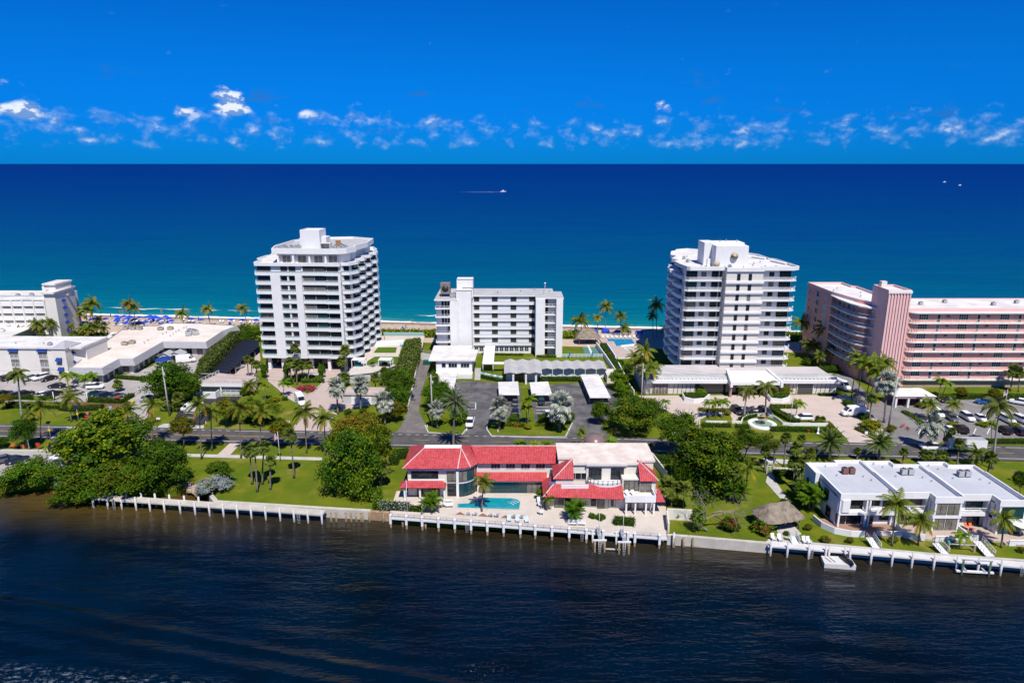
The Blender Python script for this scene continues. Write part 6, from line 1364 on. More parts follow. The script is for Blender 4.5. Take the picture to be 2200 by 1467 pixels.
PALMS = [
 # hotel side
 (47, 898, 38, 806, 'royal', 3.6, 'tall pale-trunked palm rising from the hotel lawn at far left'),
 (153, 906, 150, 856, 'coco', 3.4, 'coconut palm on the hotel lawn before the red mulch bed'),
 (88, 950, 89, 876, 'coco', 3.2, 'coconut palm at the near road edge by the solar sign'),
 (66, 905, 63, 890, 'coco', 2.4, 'low young palm on the hotel lawn left of the road'),
 (11, 801, 8, 783, 'arch', 2.3, 'leftmost garden palm against the hotel wing wall'), (24, 801, 20, 783, 'arch', 2.3, 'second garden palm from the left against the hotel wing'),
 (62, 801, 57, 781, 'arch', 2.4, 'left palm of the pair between the hotel awning bays'), (69, 800, 70, 782, 'arch', 2.3, 'right palm of the pair between the hotel awning bays'),
 (125, 800, 119, 780, 'arch', 2.4, 'left palm of the pair by the hotel stair tower'), (130, 800, 132, 776, 'arch', 2.5, 'right palm of the pair by the hotel stair tower'),
 (148, 838, 142, 810, 'arch', 2.8, 'palm rising among cars in front of the hotel entrance hall'), (157, 826, 157, 805, 'arch', 2.2, 'slim palm at the left corner of the hotel entrance hall'),
 (182, 834, 180, 812, 'arch', 2.5, 'palm over the white pickup by the entrance hall'), (199, 832, 197, 808, 'arch', 2.4, 'palm right of the white pickup by the entrance hall'),
 (252, 841, 252, 826, 'fan', 2.2, 'lone round cabbage palm in the hotel car park'),
 (193, 704, 199, 654, 'windy', 4.2, 'tallest windblown palm beside the hotel end wall'), (173, 706, 170, 675, 'windy', 3.8, 'yellowed windblown palm next to the hotel end wall'), (187, 706, 186, 666, 'windy', 4.0, 'windblown palm in the middle of the hotel beach clump'),
 (187, 730, 190, 708, 'coco', 3.4, 'dense palm in the hotel pool garden'), (176, 728, 176, 706, 'coco', 3.0, 'palm at the left of the hotel pool garden'), (206, 728, 206, 705, 'coco', 3.0, 'palm at the right of the hotel pool garden'), (225, 724, 222, 706, 'coco', 2.8, 'palm by the poolside cafe roof'),
 (153, 722, 153, 702, 'coco', 2.2, 'small palm at the foot of the hotel end wall'), (212, 700, 211, 688, 'coco', 2.8, 'dark low palm at the back of the beach'),
 (281, 703, 276, 654, 'windy', 4.0, 'left of the twin windblown beach palms'), (290, 701, 289, 662, 'windy', 3.4, 'right of the twin windblown beach palms'), (394, 700, 391, 674, 'windy', 3.6, 'windblown palm in the middle of the umbrella beach'),
 (452, 704, 446, 665, 'windy', 3.6, 'slender windblown palm on the beach left of the tower'), (532, 706, 521, 663, 'windy', 3.6, 'leaning windblown palm closest to the left tower on the beach'),
 (42, 727, 39, 711, 'coco', 3.2, 'left courtyard palm before the slanting lounge roof'), (80, 727, 78, 698, 'coco', 3.6, 'middle courtyard palm before the slanting lounge roof'), (113, 727, 108, 695, 'coco', 3.6, 'right courtyard palm beside the hotel end block'), (89, 728, 89, 716, 'fan', 1.8, 'small round palm in the hotel courtyard'), (248, 741, 247, 726, 'fan', 2.2, 'cabbage palm before the poolside cafe'),
 # roadside, left half
 (433, 986, 428, 872, 'coco', 3.3, 'tall slender palm at the seaward edge of the footway, left'), (456, 968, 453, 886, 'coco', 2.8, 'slender palm on the grass between road and footway'), (328, 958, 327, 872, 'coco', 3.2, 'tall palm behind the big sea grape by the road'), (275, 908, 274, 884, 'coco', 3.6, 'spreading palm behind the sea grape crown'),
 (518, 984, 515, 878, 'coco', 3.6, 'tall palm in line with the brick cross path'), (560, 972, 561, 888, 'coco', 3.2, 'palm right of the brick cross path near the road'), (659, 973, 654, 888, 'coco', 3.5, 'palm before the driveway mouth of the left tower'), (699, 978, 697, 900, 'coco', 3.4, 'palm right of the driveway mouth of the left tower'),
 (542, 1040, 536, 970, 'fan', 2.2, 'leftmost cabbage palm of the lawn group'), (553, 1056, 547, 964, 'fan', 2.3, 'nearest tall cabbage palm of the lawn group'), (564, 1040, 568, 959, 'fan', 2.2, 'bent cabbage palm at the back of the lawn group'), (581, 1051, 581, 990, 'fan', 1.9, 'shortest cabbage palm of the lawn group'), (632, 1027, 623, 934, 'fan', 2.4, 'lone leaning cabbage palm on the lawn by the flagpole'),
 (793, 1028, 797, 942, 'fan', 1.7, 'thin-trunked palm in front of the large lawn tree'), (818, 1045, 823, 1004, 'fan', 2.6, 'cabbage palm beside the green hedge of the red-roofed house'), (834, 975, 834, 934, 'fan', 2.2, 'cabbage palm behind the large lawn tree'),
 # left tower garden
 (609, 852, 611, 824, 'arch', 2.3, 'slim leaning palm on the driveway curve'), (570, 860, 569, 829, 'arch', 2.2, 'slim palm on the tower lawn'), (536, 848, 537, 829, 'coco', 2.6, 'palm clump beside the parking deck'),
 (534, 814, 531, 772, 'fan', 1.9, 'left cabbage palm on the deck drive'), (541, 820, 541, 776, 'fan', 1.8, 'middle cabbage palm on the deck drive'), (552, 836, 551, 784, 'fan', 2.2, 'right cabbage palm on the deck drive'),
 (634, 806, 633, 748, 'fan', 2.2, 'tallest cabbage palm in front of the left tower facade'), (626, 820, 622, 779, 'fan', 2.6, 'left cabbage palm in the driveway island'), (638, 826, 638, 782, 'fan', 2.6, 'middle cabbage palm in the driveway island'), (649, 818, 650, 786, 'fan', 2.0, 'rear cabbage palm in the driveway island'), (662, 822, 665, 785, 'fan', 2.4, 'right cabbage palm in the driveway island'),
 (739, 806, 741, 752, 'fan', 2.5, 'upper cabbage palm at the right corner of the left tower'), (733, 812, 734, 776, 'fan', 2.8, 'lower cabbage palm at the right corner of the left tower'), (742, 830, 741, 810, 'fan', 2.4, 'cabbage palm under the corner of the pool deck'),
 (801, 806, 801, 785, 'fan', 1.8, 'small cabbage palm at the front of the pool deck'), (824, 832, 825, 798, 'fan', 2.0, 'cabbage palm with red trunk below the pool deck'), (807, 845, 806, 812, 'fan', 2.3, 'dark cabbage palm behind the silver palms'), (806, 728, 807, 718, 'coco', 2.4, 'small palm at the sea end of the pool deck'),
 (726, 889, 722, 832, 'silver', 3.6, 'left silver palm on the driveway of the left tower'), (775, 886, 775, 826, 'silver', 3.4, 'tall silver palm before the white garage front'), (827, 912, 824, 862, 'silver', 3.6, 'silver palm by the service lane'),
 # middle block
 (937, 798, 939, 776, 'fan', 2.2, 'cabbage palm before the flat-roofed annexe'), (1107, 757, 1107, 738, 'fan', 2.3, 'cabbage palm in the courtyard of the gallery block'),
 (940, 920, 937, 878, 'silver', 3.0, 'silver palm left of the tall date palm'), (1073, 923, 1073, 875, 'silver', 3.6, 'silver palm left of the garden island'), (1202, 928, 1204, 872, 'silver', 4.2, 'largest silver palm right of the garden island'),
 (974, 968, 978, 868, 'dater', 3.9, 'tall greyish date palm at the near road edge behind the red roof'), (1134, 918, 1137, 858, 'arch', 2.4, 'upper palm in the grass strip between carports'), (1131, 914, 1131, 878, 'arch', 2.1, 'lower palm in the grass strip between carports'),
 (1249, 716, 1248, 690, 'coco', 4.6, 'broad dark coconut palm behind the thatched beach hut'), (1284, 716, 1284, 683, 'windy', 3.0, 'small yellow palm beside the beach hut'), (1300, 712, 1302, 660, 'coco', 4.2, 'tallest palm on the beach between the towers'), (1334, 723, 1333, 680, 'coco', 3.6, 'palm behind the seaside pool'), (1343, 720, 1343, 708, 'coco', 3.4, 'low bushy palm behind the seaside pool'),
 (1410, 725, 1410, 657, 'coco', 4.2, 'tall twin palm on the beach by the right tower'), (1403, 728, 1402, 680, 'coco', 3.0, 'shorter twin palm on the beach by the right tower'), (1430, 726, 1430, 709, 'coco', 3.0, 'low palm at the sea corner of the right tower'),
 (1381, 846, 1386, 755, 'coco', 4.2, 'tallest palm in the garden left of the right tower'), (1365, 817, 1364, 769, 'coco', 3.4, 'left palm in the garden left of the right tower'), (1385, 850, 1392, 794, 'coco', 4.0, 'lower palm in the garden left of the right tower'), (1403, 842, 1403, 790, 'coco', 3.6, 'right palm in the garden left of the right tower'), (1376, 830, 1375, 780, 'coco', 3.6, 'middle palm in the garden left of the right tower'),
 # right tower forecourt
 (1599, 894, 1605, 841, 'royal', 3.6, 'left royal palm behind the fountain'), (1644, 894, 1646, 832, 'royal', 3.6, 'right royal palm behind the fountain'),
 (1523, 899, 1524, 867, 'arch', 2.2, 'left of three slim palms in the garden island'), (1538, 897, 1537, 865, 'arch', 2.1, 'middle of three slim palms in the garden island'), (1551, 899, 1554, 865, 'arch', 2.3, 'right of three slim palms in the garden island'), (1708, 902, 1716, 867, 'arch', 2.3, 'leaning slim palm by the flagpole in the forecourt'),
 (1432, 886, 1429, 864, 'arch', 1.9, 'small palm on the left edge of the forecourt'), (1758, 912, 1757, 901, 'fan', 1.5, 'left dwarf palm in the front planting'), (1768, 912, 1768, 901, 'fan', 1.3, 'right dwarf palm in the front planting'),
 # roadside, right half
 (1684, 1002, 1689, 940, 'fan', 2.4, 'tall cabbage palm by the footway right of the big trees'), (1662, 1004, 1665, 957, 'fan', 2.0, 'cabbage palm between the light trees and the footway'), (1722, 985, 1723, 942, 'fan', 2.2, 'cabbage palm on the near verge opposite the fountain lawn'),
 (1709, 1050, 1711, 964, 'fan', 2.3, 'tallest of the cabbage palms left of the town houses'), (1705, 1050, 1706, 992, 'fan', 2.1, 'front cabbage palm left of the town houses'), (1717, 1040, 1726, 990, 'fan', 2.2, 'rear cabbage palm left of the town houses'), (1735, 1020, 1741, 972, 'fan', 2.0, 'cabbage palm at the back corner of the town houses'),
 (1643, 1015, 1645, 968, 'fan', 1.8, 'slim cabbage palm by the white garden gate'), (1601, 1070, 1607, 1008, 'coco', 2.9, 'leaning coconut palm on the thatched hut lawn'),
 (1781, 988, 1784, 954, 'date', 3.8, 'left date palm behind the town house roofs'), (1888, 989, 1890, 955, 'date', 3.8, 'right date palm behind the town house roofs'), (1841, 987, 1843, 968, 'fan', 1.7, 'small cabbage palm between the two date palms'),
 (1939, 998, 1942, 971, 'fan', 2.4, 'cabbage palm right of the right date palm'), (1985, 995, 1985, 975, 'fan', 2.2, 'left of the roadside cabbage palms below the pickup'), (1994, 995, 1998, 977, 'fan', 2.2, 'second of the roadside cabbage palms below the pickup'), (2021, 995, 2021, 977, 'fan', 2.2, 'third of the roadside cabbage palms below the pickup'), (2031, 995, 2033, 978, 'fan', 1.9, 'fourth of the roadside cabbage palms below the pickup'),
 (2056, 1000, 2061, 953, 'fan', 2.4, 'tall cabbage palm before the parked trailer'), (2093, 1004, 2100, 974, 'coco', 2.7, 'coconut palm below the trailer'), (2122, 1020, 2129, 983, 'fan', 2.2, 'cabbage palm at the right back corner of the town houses'),
 (2131, 1007, 2147, 876, 'royal', 4.8, 'very tall pale-trunked palm in front of the car park'), (1998, 966, 2003, 914, 'silver', 3.9, 'silver palm at the mouth of the apartment car park'), (2040, 966, 2046, 926, 'fan', 1.9, 'yellowish cabbage palm by the car park verge'), (2033, 966, 2036, 940, 'fan', 1.9, 'lower cabbage palm by the car park verge'),
 (1916, 1172, 1926, 1086, 'coco', 3.2, 'left coconut palm on the town house lawn'), (1972, 1171, 1980, 1120, 'coco', 3.2, 'dense coconut palm in the middle of the town house lawn'), (2151, 1176, 2157, 1117, 'coco', 2.7, 'coconut palm before the right town house'), (2063, 1178, 2066, 1152, 'arch', 2.0, 'young palm on the lawn between gangways'),
 # apartment car park and the gap beside the pink house
 (1992, 902, 1998, 870, 'coco', 2.9, 'palm at the corner of the apartment car park'), (2047, 891, 2049, 870, 'coco', 2.8, 'palm between the parked cars'), (2016, 861, 2023, 819, 'arch', 2.4, 'left palm at the pink house wall'), (2025, 852, 2035, 825, 'arch', 2.2, 'right palm at the pink house wall'),
 (2171, 840, 2178, 797, 'fan', 3.0, 'left large cabbage palm before the pink gallery'), (2188, 842, 2190, 801, 'fan', 2.8, 'right large cabbage palm before the pink gallery'), (2129, 950, 2131, 911, 'arch', 2.0, 'slim palm before the dark parked cars'),
 (1719, 752, 1722, 695, 'coco', 4.0, 'palm between right tower and pink house near the beach'), (1758, 772, 1772, 708, 'coco', 4.4, 'leaning palm against the pink end wall'), (1783, 784, 1793, 750, 'coco', 3.6, 'palm below the pink galleries'), (1735, 770, 1737, 740, 'coco', 3.4, 'palm at the left of the side garden'), (1748, 772, 1748, 745, 'coco', 3.4, 'dark palm in the side garden'), (1762, 790, 1762, 765, 'coco', 3.0, 'low palm in the side garden'),
 (1829, 857, 1843, 772, 'coco', 4.0, 'leftmost tall palm along the side lane'), (1841, 872, 1853, 782, 'coco', 3.8, 'second tall palm along the side lane'), (1857, 874, 1880, 787, 'coco', 4.0, 'third tall palm along the side lane'), (1873, 862, 1898, 784, 'coco', 4.0, 'rightmost tall palm along the side lane'), (1864, 880, 1886, 802, 'coco', 3.6, 'lower palm among the tall side lane palms'),
 (1899, 908, 1907, 822, 'silver', 4.0, 'tall silver palm beside the utility pole and porch'), (1868, 908, 1873, 857, 'fan', 2.2, 'slim cabbage palm beside the white van'),
 # house garden
 (1035, 1099, 1040, 1036, 'coco', 2.6, 'coconut palm beside the house pool'), (1175, 1096, 1177, 1071, 'coco', 1.7, 'small palm at the house corner by the terrace'), (1250, 966, 1250, 929, 'coco', 2.0, 'yellow-green palm behind the stained flat roof'),
 (1443, 1088, 1436, 1046, 'fanb', 2.4, 'left pale fan palm beside the garden wall'), (1468, 1092, 1469, 1054, 'fanb', 2.4, 'right pale fan palm beside the garden wall'), (1569, 1075, 1577, 1012, 'fan', 2.2, 'palm at the right edge of the big trees'),
 (1395, 968, 1397, 963, 'fan', 1.7, 'low palm behind the right end of the red-roofed house'), (352, 880, 352, 862, 'fan', 2.2, 'shaggy cabbage palm by the utility pole'), (384, 880, 381, 856, 'fan', 2.4, 'dark cabbage palm under the tree by the utility pole'),
]
for q in PALMS: palm(*q[:6], q[6])
areca(923, 1100, 4.6, 'areca palm clump on the left terrace of the red-roofed house', lf_mid); areca(1236, 1120, 4.8, 'areca palm clump before the right wing of the red-roofed house', lf_mid)
areca(1743, 1096, 6.0, 'bird-of-paradise thicket against the left town house', lf_mid); areca(1728, 1074, 5.6, 'leafy plant thicket behind the thatched hut', lf_dark); areca(1752, 1062, 6.0, 'banana-like thicket at the town house side wall', lf_mid); areca(1738, 1082, 5.6, 'dark leafy thicket between hut and town house', lf_dark); areca(1585, 1078, 4.6, 'broad-leaved clump at the edge of the big trees', lf_mid); areca(1270, 968, 3.6, 'left traveller palm fan behind the dome'); areca(1292, 968, 4.0, 'middle traveller palm fan behind the dome'); areca(1312, 968, 3.6, 'right traveller palm fan behind the dome')
areca(1118, 972, 3.4, 'left clump of roadside palms behind the red roof'); areca(1148, 972, 3.4, 'middle clump of roadside palms behind the red roof'); areca(1175, 972, 3.4, 'right clump of roadside palms behind the red roof')

# ---- broadleaf trees
TREES = [
 ('grape', 235, 1010, 228, 940, 98, 56, 'huge sea grape tree beside the road crossing', 'sea_grape_tree', .5, 7), ('grape', 190, 1010, 170, 955, 48, 38, 'left shoulder of the sea grape grove over the parked cars', 'sea_grape_tree', .35, 5),
 ('mangrove', 195, 1045, 195, 1025, 76, 50, 'bright mangrove leaning over the water at the jetty end', 'mangrove', .3, 7), ('mangrove', 265, 1052, 265, 1020, 66, 46, 'middle mangrove behind the jetty', 'mangrove', .3, 6), ('dark', 355, 1045, 352, 1005, 60, 50, 'dark green tree at the right of the mangroves', 'shore_tree', .35, 6), ('dark', 345, 985, 342, 962, 28, 22, 'small dark tree above the right mangrove', 'shore_tree', .2, 5), ('mangrove', 320, 1054, 320, 1040, 40, 26, 'low olive mangrove at the waterline', 'mangrove', .2, 5), ('mangrove', 160, 1068, 160, 1062, 44, 22, 'low mangrove fringe over open water', 'mangrove', .15, 5),
 ('mangrove', 58, 1045, 60, 1018, 54, 40, 'broad mangrove at the far left shore', 'mangrove', .35, 6), ('dark', 57, 962, 50, 924, 31, 28, 'round dark tree by the crossing at far left', 'street_tree', .16, 5), ('dark', 4, 962, 2, 950, 18, 12, 'low leafy plant at the left photo edge', 'street_tree', .1, 4),
 ('olive', 394, 961, 390, 915, 27, 22, 'small gumbo limbo with forked pale trunk on the verge', 'gumbo_limbo', .16, 5), ('dark', 364, 862, 364, 817, 56, 42, 'large dark tree by the hotel exit', 'shade_tree', .3, 6), ('dark', 400, 862, 400, 835, 34, 30, 'dark tree against the tall clipped hedge', 'shade_tree', .25, 5), ('rust', 8, 880, 8, 858, 18, 12, 'pinkish flowering shrub tree at the far left bed', 'flowering_tree', .1, 4),
 ('olive', 489, 916, 485, 880, 27, 26, 'leafy tree at the left of the tower lawn', 'lawn_tree', .14, 5), ('loose', 543, 914, 540, 878, 30, 24, 'thin-leaved tree in the middle of the tower lawn', 'lawn_tree', .14, 5), ('loose', 567, 916, 571, 880, 32, 26, 'open-crowned tree at the right of the tower lawn', 'lawn_tree', .14, 5), ('olive', 600, 965, 602, 920, 24, 20, 'small tree behind the flagpole', 'verge_tree', .14, 5),
 ('big', 760, 1064, 752, 997, 62, 74, 'large dense dark tree on the lawn by the red-roofed house', 'lawn_tree', .55, 8), ('rust', 770, 1010, 765, 924, 62, 36, 'rusty golden crown above the large lawn tree', 'lawn_tree', .4, 6), ('grape', 800, 1030, 806, 960, 36, 52, 'right flank tree of the large lawn grove', 'lawn_tree', .3, 5),
 ('dark', 862, 862, 860, 822, 36, 34, 'dark tree along the service lane', 'lane_tree', .25, 5), ('dark', 852, 885, 852, 852, 30, 30, 'lower dark tree along the service lane', 'lane_tree', .2, 5), ('olive', 845, 905, 845, 880, 28, 20, 'greyish tree at the foot of the service lane', 'lane_tree', .2, 5), ('dark', 836, 850, 836, 812, 22, 22, 'small dark tree before the pool deck', 'lane_tree', .2, 5),
 ('dark', 940, 878, 940, 846, 38, 28, 'dense dark tree over the left carport', 'car_park_tree', .25, 5), ('mid' if False else 'shrub', 982, 912, 983, 892, 24, 22, 'round green tree beside the white pickup', 'car_park_tree', .15, 5), ('shrub', 930, 838, 930, 814, 15, 20, 'light shrub tree by the lane utility pole', 'car_park_tree', .12, 5),
 ('spread', 1358, 922, 1366, 880, 68, 38, 'wide spreading shade tree at the forecourt corner', 'shade_tree', .35, 9), ('dark', 1290, 912, 1290, 885, 22, 25, 'dark tree at the right of the dark car park', 'shade_tree', .2, 5), ('bright', 1328, 838, 1328, 813, 23, 20, 'light green tree beyond the long carport', 'garden_tree', .15, 5), ('bright', 1340, 855, 1339, 837, 19, 16, 'low light green tree beyond the long carport', 'garden_tree', .12, 5),
 ('dark', 1440, 985, 1457, 922, 48, 40, 'dark tree with sinuous trunks behind the red-roofed house', 'grove_tree', .28, 6), ('grape', 1515, 1050, 1524, 958, 70, 42, 'big olive-crowned tree of the right grove', 'grove_tree', .5, 8), ('big', 1512, 1060, 1514, 1010, 72, 62, 'dense dark lower tree of the right grove', 'grove_tree', .45, 8), ('dark', 1600, 1000, 1604, 944, 30, 26, 'slim dark tree at the right of the grove', 'grove_tree', .18, 5), ('loose', 1643, 1010, 1645, 950, 30, 28, 'light open tree by the footway', 'verge_tree', .14, 5), ('loose', 1575, 1000, 1572, 950, 24, 24, 'thin leaning tree beside the road in the grove', 'grove_tree', .14, 5), ('dark', 1480, 1060, 1476, 1020, 30, 40, 'shadowed tree behind the garden wall', 'grove_tree', .25, 5), ('bright', 1500, 1142, 1500, 1112, 17, 26, 'bright bushy tree by the dead tree', 'garden_tree', .12, 5),
 ('bright', 1160, 1074, 1159, 1058, 9, 9, 'small potted tree on the house terrace', 'garden_tree', .08, 4), ('shrub', 455, 1040, 470, 1008, 27, 18, 'green bush tree behind the silver bush', 'shore_tree', .1, 5), ('dark', 538, 730, 540, 716, 22, 12, 'sea grape thicket behind the black shelter', 'sea_grape_tree', .2, 5), ('rust', 1655, 850, 1680, 838, 22, 11, 'flat-topped tree right of the entrance canopy', 'garden_tree', .12, 6), ('dark', 525, 745, 526, 728, 14, 12, 'dark tree at the end of the clipped hedge', 'shade_tree', .15, 4),
 ('olive', 2066, 858, 2066, 841, 14, 10, 'feathery small tree by the pink ground floor', 'garden_tree', .1, 5), ('olive', 2138, 864, 2136, 846, 14, 14, 'spiky small tree in the apartment car park bed', 'garden_tree', .1, 5), ('dark', 2192, 1060, 2194, 1030, 18, 22, 'shrubby tree at the right photo edge', 'garden_tree', .1, 5),
]
for k_, bx, by, cx, cy, rx, ry, lab, nm, tr, lm in TREES: tree(k_, bx, by, cx, cy, rx, ry, lab, nm, None, tr, lm)
BUSHES = [
 ('silver', 462, 1056, 38, 21, 'silver-grey buttonwood bush at the inlet'), ('croton', 1567, 1140, 22, 18, 'round red-green croton left of the thatched hut'), ('croton', 1641, 1142, 29, 17, 'wide croton bed before the thatched hut'), ('croton', 1736, 1138, 10, 8, 'small reddish shrub beside the curved patio wall'), ('croton', 1774, 1166, 13, 9, 'reddish shrub before the curved patio wall'), ('croton', 1825, 1166, 9, 8, 'small croton right of the curved patio wall'), ('croton', 1920, 1165, 11, 9, 'croton at the foot of the left coconut palm'), ('croton', 2192, 1186, 9, 7, 'croton at the far right lawn edge'),
 ('shrub', 1104, 909, 15, 13, 'clipped round shrub left of the garden island'), ('shrub', 1168, 911, 16, 14, 'clipped round shrub right of the garden island'), ('shrub', 1222, 910, 15, 18, 'round shrub behind the largest silver palm'), ('yellow', 953, 908, 13, 5, 'yellow-green bed by the pickup'), ('yellow', 1085, 902, 9, 6, 'yellow shrub behind the left silver palm'), ('yellow', 1134, 922, 9, 7, 'yellow shrub in the stone ring'),
 ('shrub', 950, 797, 8, 6, 'left ball shrub before the annexe'), ('shrub', 976, 797, 7, 6, 'middle ball shrub before the annexe'), ('shrub', 999, 800, 8, 9, 'right ball shrub before the annexe'), ('pink', 658, 837, 23, 5, 'bed of magenta flowers in the driveway island'),
 ('rust', 1783, 925, 10, 10, 'pink flowering shrub at the end of the fountain hedge'), ('yellow', 1562, 892, 9, 8, 'golden shrub at the garden island corner'), ('bright', 1506, 848, 14, 8, 'bright shrub in the left raised planter'), ('maroon', 1486, 850, 6, 5, 'red flowering shrub in the left raised planter'), ('maroon', 1933, 868, 8, 7, 'maroon shrub left of the porch'), ('maroon', 1978, 866, 9, 8, 'maroon shrub right of the porch'), ('olive', 1980, 876, 14, 8, 'low olive shrub before the porch'), ('yellow', 1870, 925, 26, 14, 'mottled yellow bed by the exit of the forecourt'), ('olive', 1914, 928, 12, 10, 'rounded grey-green hedge by the utility pole'),
 ('yellow', 2046, 915, 12, 5, 'left yellow mound between parked cars'), ('yellow', 2112, 915, 15, 5, 'middle yellow mound between parked cars'), ('yellow', 2180, 916, 12, 5, 'right yellow mound between parked cars'),
 ('olive', 1310, 770, 8, 9, 'shrub by the stepped boundary wall'), ('shrub', 1330, 790, 12, 12, 'leafy shrub in the side garden of the right tower'), ('shrub', 1350, 800, 14, 12, 'thick shrub in the side garden of the right tower'), ('dark', 1792, 800, 14, 10, 'dark shrub at the pink house corner'), ('dark', 1770, 800, 14, 9, 'dark shrub on the side lawn'), ('dark', 1735, 785, 14, 10, 'dark shrub under the side garden palms'), ('dark', 1755, 755, 20, 12, 'shrub mass under the pink end wall'),
 ('yellow', 325, 905, 18, 4, 'low yellow bed by the hotel exit sign'), ('bright', 510, 895, 20, 7, 'low shrubs under the lawn trees, left'), ('dark', 545, 905, 22, 9, 'dark shrubs under the lawn trees'), ('dark', 575, 905, 18, 8, 'dark shrubs under the lawn trees, right'), ('yellow', 590, 862, 15, 5, 'yellow bed on the driveway bend'), ('shrub', 612, 860, 8, 6, 'clipped shrub on the driveway bend'), ('shrub', 727, 886, 9, 8, 'clipped shrub by the left silver palm'), ('shrub', 748, 892, 10, 9, 'clipped shrub between the silver palms'), ('shrub', 780, 888, 10, 7, 'dark clipped shrub under the tall silver palm'), ('bright', 800, 897, 9, 7, 'bright clipped shrub by the tall silver palm'), ('shrub', 525, 850, 12, 12, 'shrub at the right end of the parking deck'), ('bright', 537, 860, 9, 5, 'yellow-green shrub below the parking deck'),
 ('shrub', 1290, 1116, 13, 8, 'clipped shrub on the house terrace'), ('shrub', 1272, 1114, 9, 8, 'small clipped shrub on the house terrace'), ('dark', 1685, 1085, 12, 9, 'dark shrub behind the thatched hut'), ('bright', 1455, 1112, 15, 12, 'leafy shrub at the garden wall'), ('dark', 1690, 1150, 9, 6, 'low plant by the dock steps'), ('bright', 2175, 1120, 9, 8, 'potted plant on the right patio'), ('shrub', 690, 822, 10, 6, 'shrub at the right tip of the driveway island'), ('dark', 618, 826, 14, 10, 'dark shrub at the left tip of the driveway island'),
]
for k_, bx, by, rx, ry, lab in BUSHES: bush(k_, bx, by, rx, ry, lab)
# cypresses beside the left tower
for bx, by, hh, lab in ((569, 812, 5.6, 'conical cypress at the left corner of the tower entrance'), (692, 812, 5.4, 'conical cypress right of the tower entrance'), (617, 812, 5.6, 'conical cypress behind the island palms')):
    t = thing('cypress', lab, 'tree', at(bx, by)); ob('foliage', crown_of('shrub', 0), t, (0, 0, hh * .45), 0, (1.35, 1.35, hh * .55)); b = MB(); b.tube([(0, 0, 0), (0, 0, 2)], [.15, .08], 6); b.build('trunk', barkm, t)

# ---- hedges
hedge([(418, 858), (440, 836), (522, 739), (498, 742), (432, 806)], 5.2, 'cas', 'tall clipped casuarina hedge between hotel drive and black shelter', dens=12, ls=.24, ragged=.22)
hedge([(848, 826), (884, 826), (905, 768), (903, 752), (872, 756)], 4.6, 'cas', 'tall clipped casuarina hedge beside the service lane', dens=12, ls=.24, ragged=.22)
line_hedge([(-40, 857), (40, 857), (116, 860)], 1.6, 1.1, 'mid', 'left clipped hedge along the hotel car park'); line_hedge([(190, 862), (262, 866), (284, 852)], 1.8, 1.2, 'mid', 'right clipped hedge curving round the hotel car park corner')
line_hedge([(20, 872), (70, 876), (126, 874), (140, 880), (165, 882), (222, 878)], 2.6, 1.1, 'dark', 'low wavy hedge in front of the mulch bed')
line_hedge([(248, 812), (290, 815), (330, 818)], 2.0, .9, 'mid', 'low hedge before the hotel entrance hall')
hedge([(1048, 806), (1082, 816), (1080, 823), (1028, 812), (1030, 806)], 1.1, 'mid', 'hedge below the teal-panelled fence'); line_hedge([(1156, 818), (1248, 818)], 1.7, 1.3, 'mid', 'hedge along the white clubhouse wall')
line_hedge([(1075, 914), (1130, 916)], 1.5, .8, 'yellow', 'golden hedge across the garden island, left'); line_hedge([(1150, 914), (1190, 915)], 1.5, .8, 'yellow', 'golden hedge across the garden island, right')
hedge([(628, 812), (650, 806), (694, 809), (690, 822), (650, 824)], 1.0, 'bright', 'bright hedge in the driveway island')
line_hedge([(1020, 748), (1075, 754), (1134, 752)], 2.6, 1.1, 'mid', 'courtyard hedge before the gallery block'); line_hedge([(1035, 762), (1125, 764)], 1.2, .7, 'yellow', 'yellow border in the gallery block courtyard'); line_hedge([(1152, 768), (1195, 768)], 1.2, .9, 'bright', 'low hedge at the right foot of the gallery block')
line_hedge([(1500, 882), (1530, 884), (1560, 884)], 1.6, .8, 'yellow', 'golden hedge along the garden island'); line_hedge([(1508, 916), (1570, 917)], 1.6, .9, 'mid', 'hedge left of the fountain path'); line_hedge([(1580, 918), (1610, 920)], 1.5, .9, 'mid', 'hedge right of the fountain path')
line_hedge([(1662, 875), (1668, 888), (1700, 905), (1715, 910)], 2.2, 1.1, 'mid', 'curving hedge behind the fountain, right'); line_hedge([(1668, 876), (1712, 877)], 1.5, 1.0, 'bright', 'clipped hedge behind the right royal palm'); line_hedge([(1655, 925), (1720, 926), (1775, 928)], 1.9, 1.0, 'mid', 'long hedge below the white garden wall'); line_hedge([(1790, 930), (1806, 942)], 1.2, .8, 'yellow', 'short yellow hedge at the end of the fountain lawn')
line_hedge([(1590, 904), (1625, 892), (1650, 892)], 1.6, .9, 'mid', 'hedge behind the fountain, left'); line_hedge([(1838, 922), (1880, 942), (1915, 944)], 1.2, .7, 'yellow', 'yellow border along the forecourt exit')
line_hedge([(1985, 858), (2080, 856), (2230, 856)], 2.2, 1.3, 'mid', 'long hedge along the pink ground floor'); line_hedge([(2120, 951), (2250, 951)], 1.8, .9, 'mid', 'hedge between road and apartment car park')
line_hedge([(1818, 866), (1845, 892), (1862, 905)], 2.4, 1.2, 'mid', 'hedge between forecourt and side lane'); line_hedge([(1942, 886), (1972, 905), (1990, 925)], 1.6, .7, 'bright', 'grassy kerb bed at the car park corner')
hedge([(800, 1094), (812, 1060), (822, 1060), (818, 1102)], 1.6, 'bright', 'bright clipped hedge left of the red-roofed house'); line_hedge([(816, 1095), (880, 1098)], 1.6, 1.7, 'silver', 'silver clipped hedge at the terrace corner'); line_hedge([(880, 1099), (905, 1100)], 1.4, 1.2, 'mid', 'green hedge right of the silver hedge')
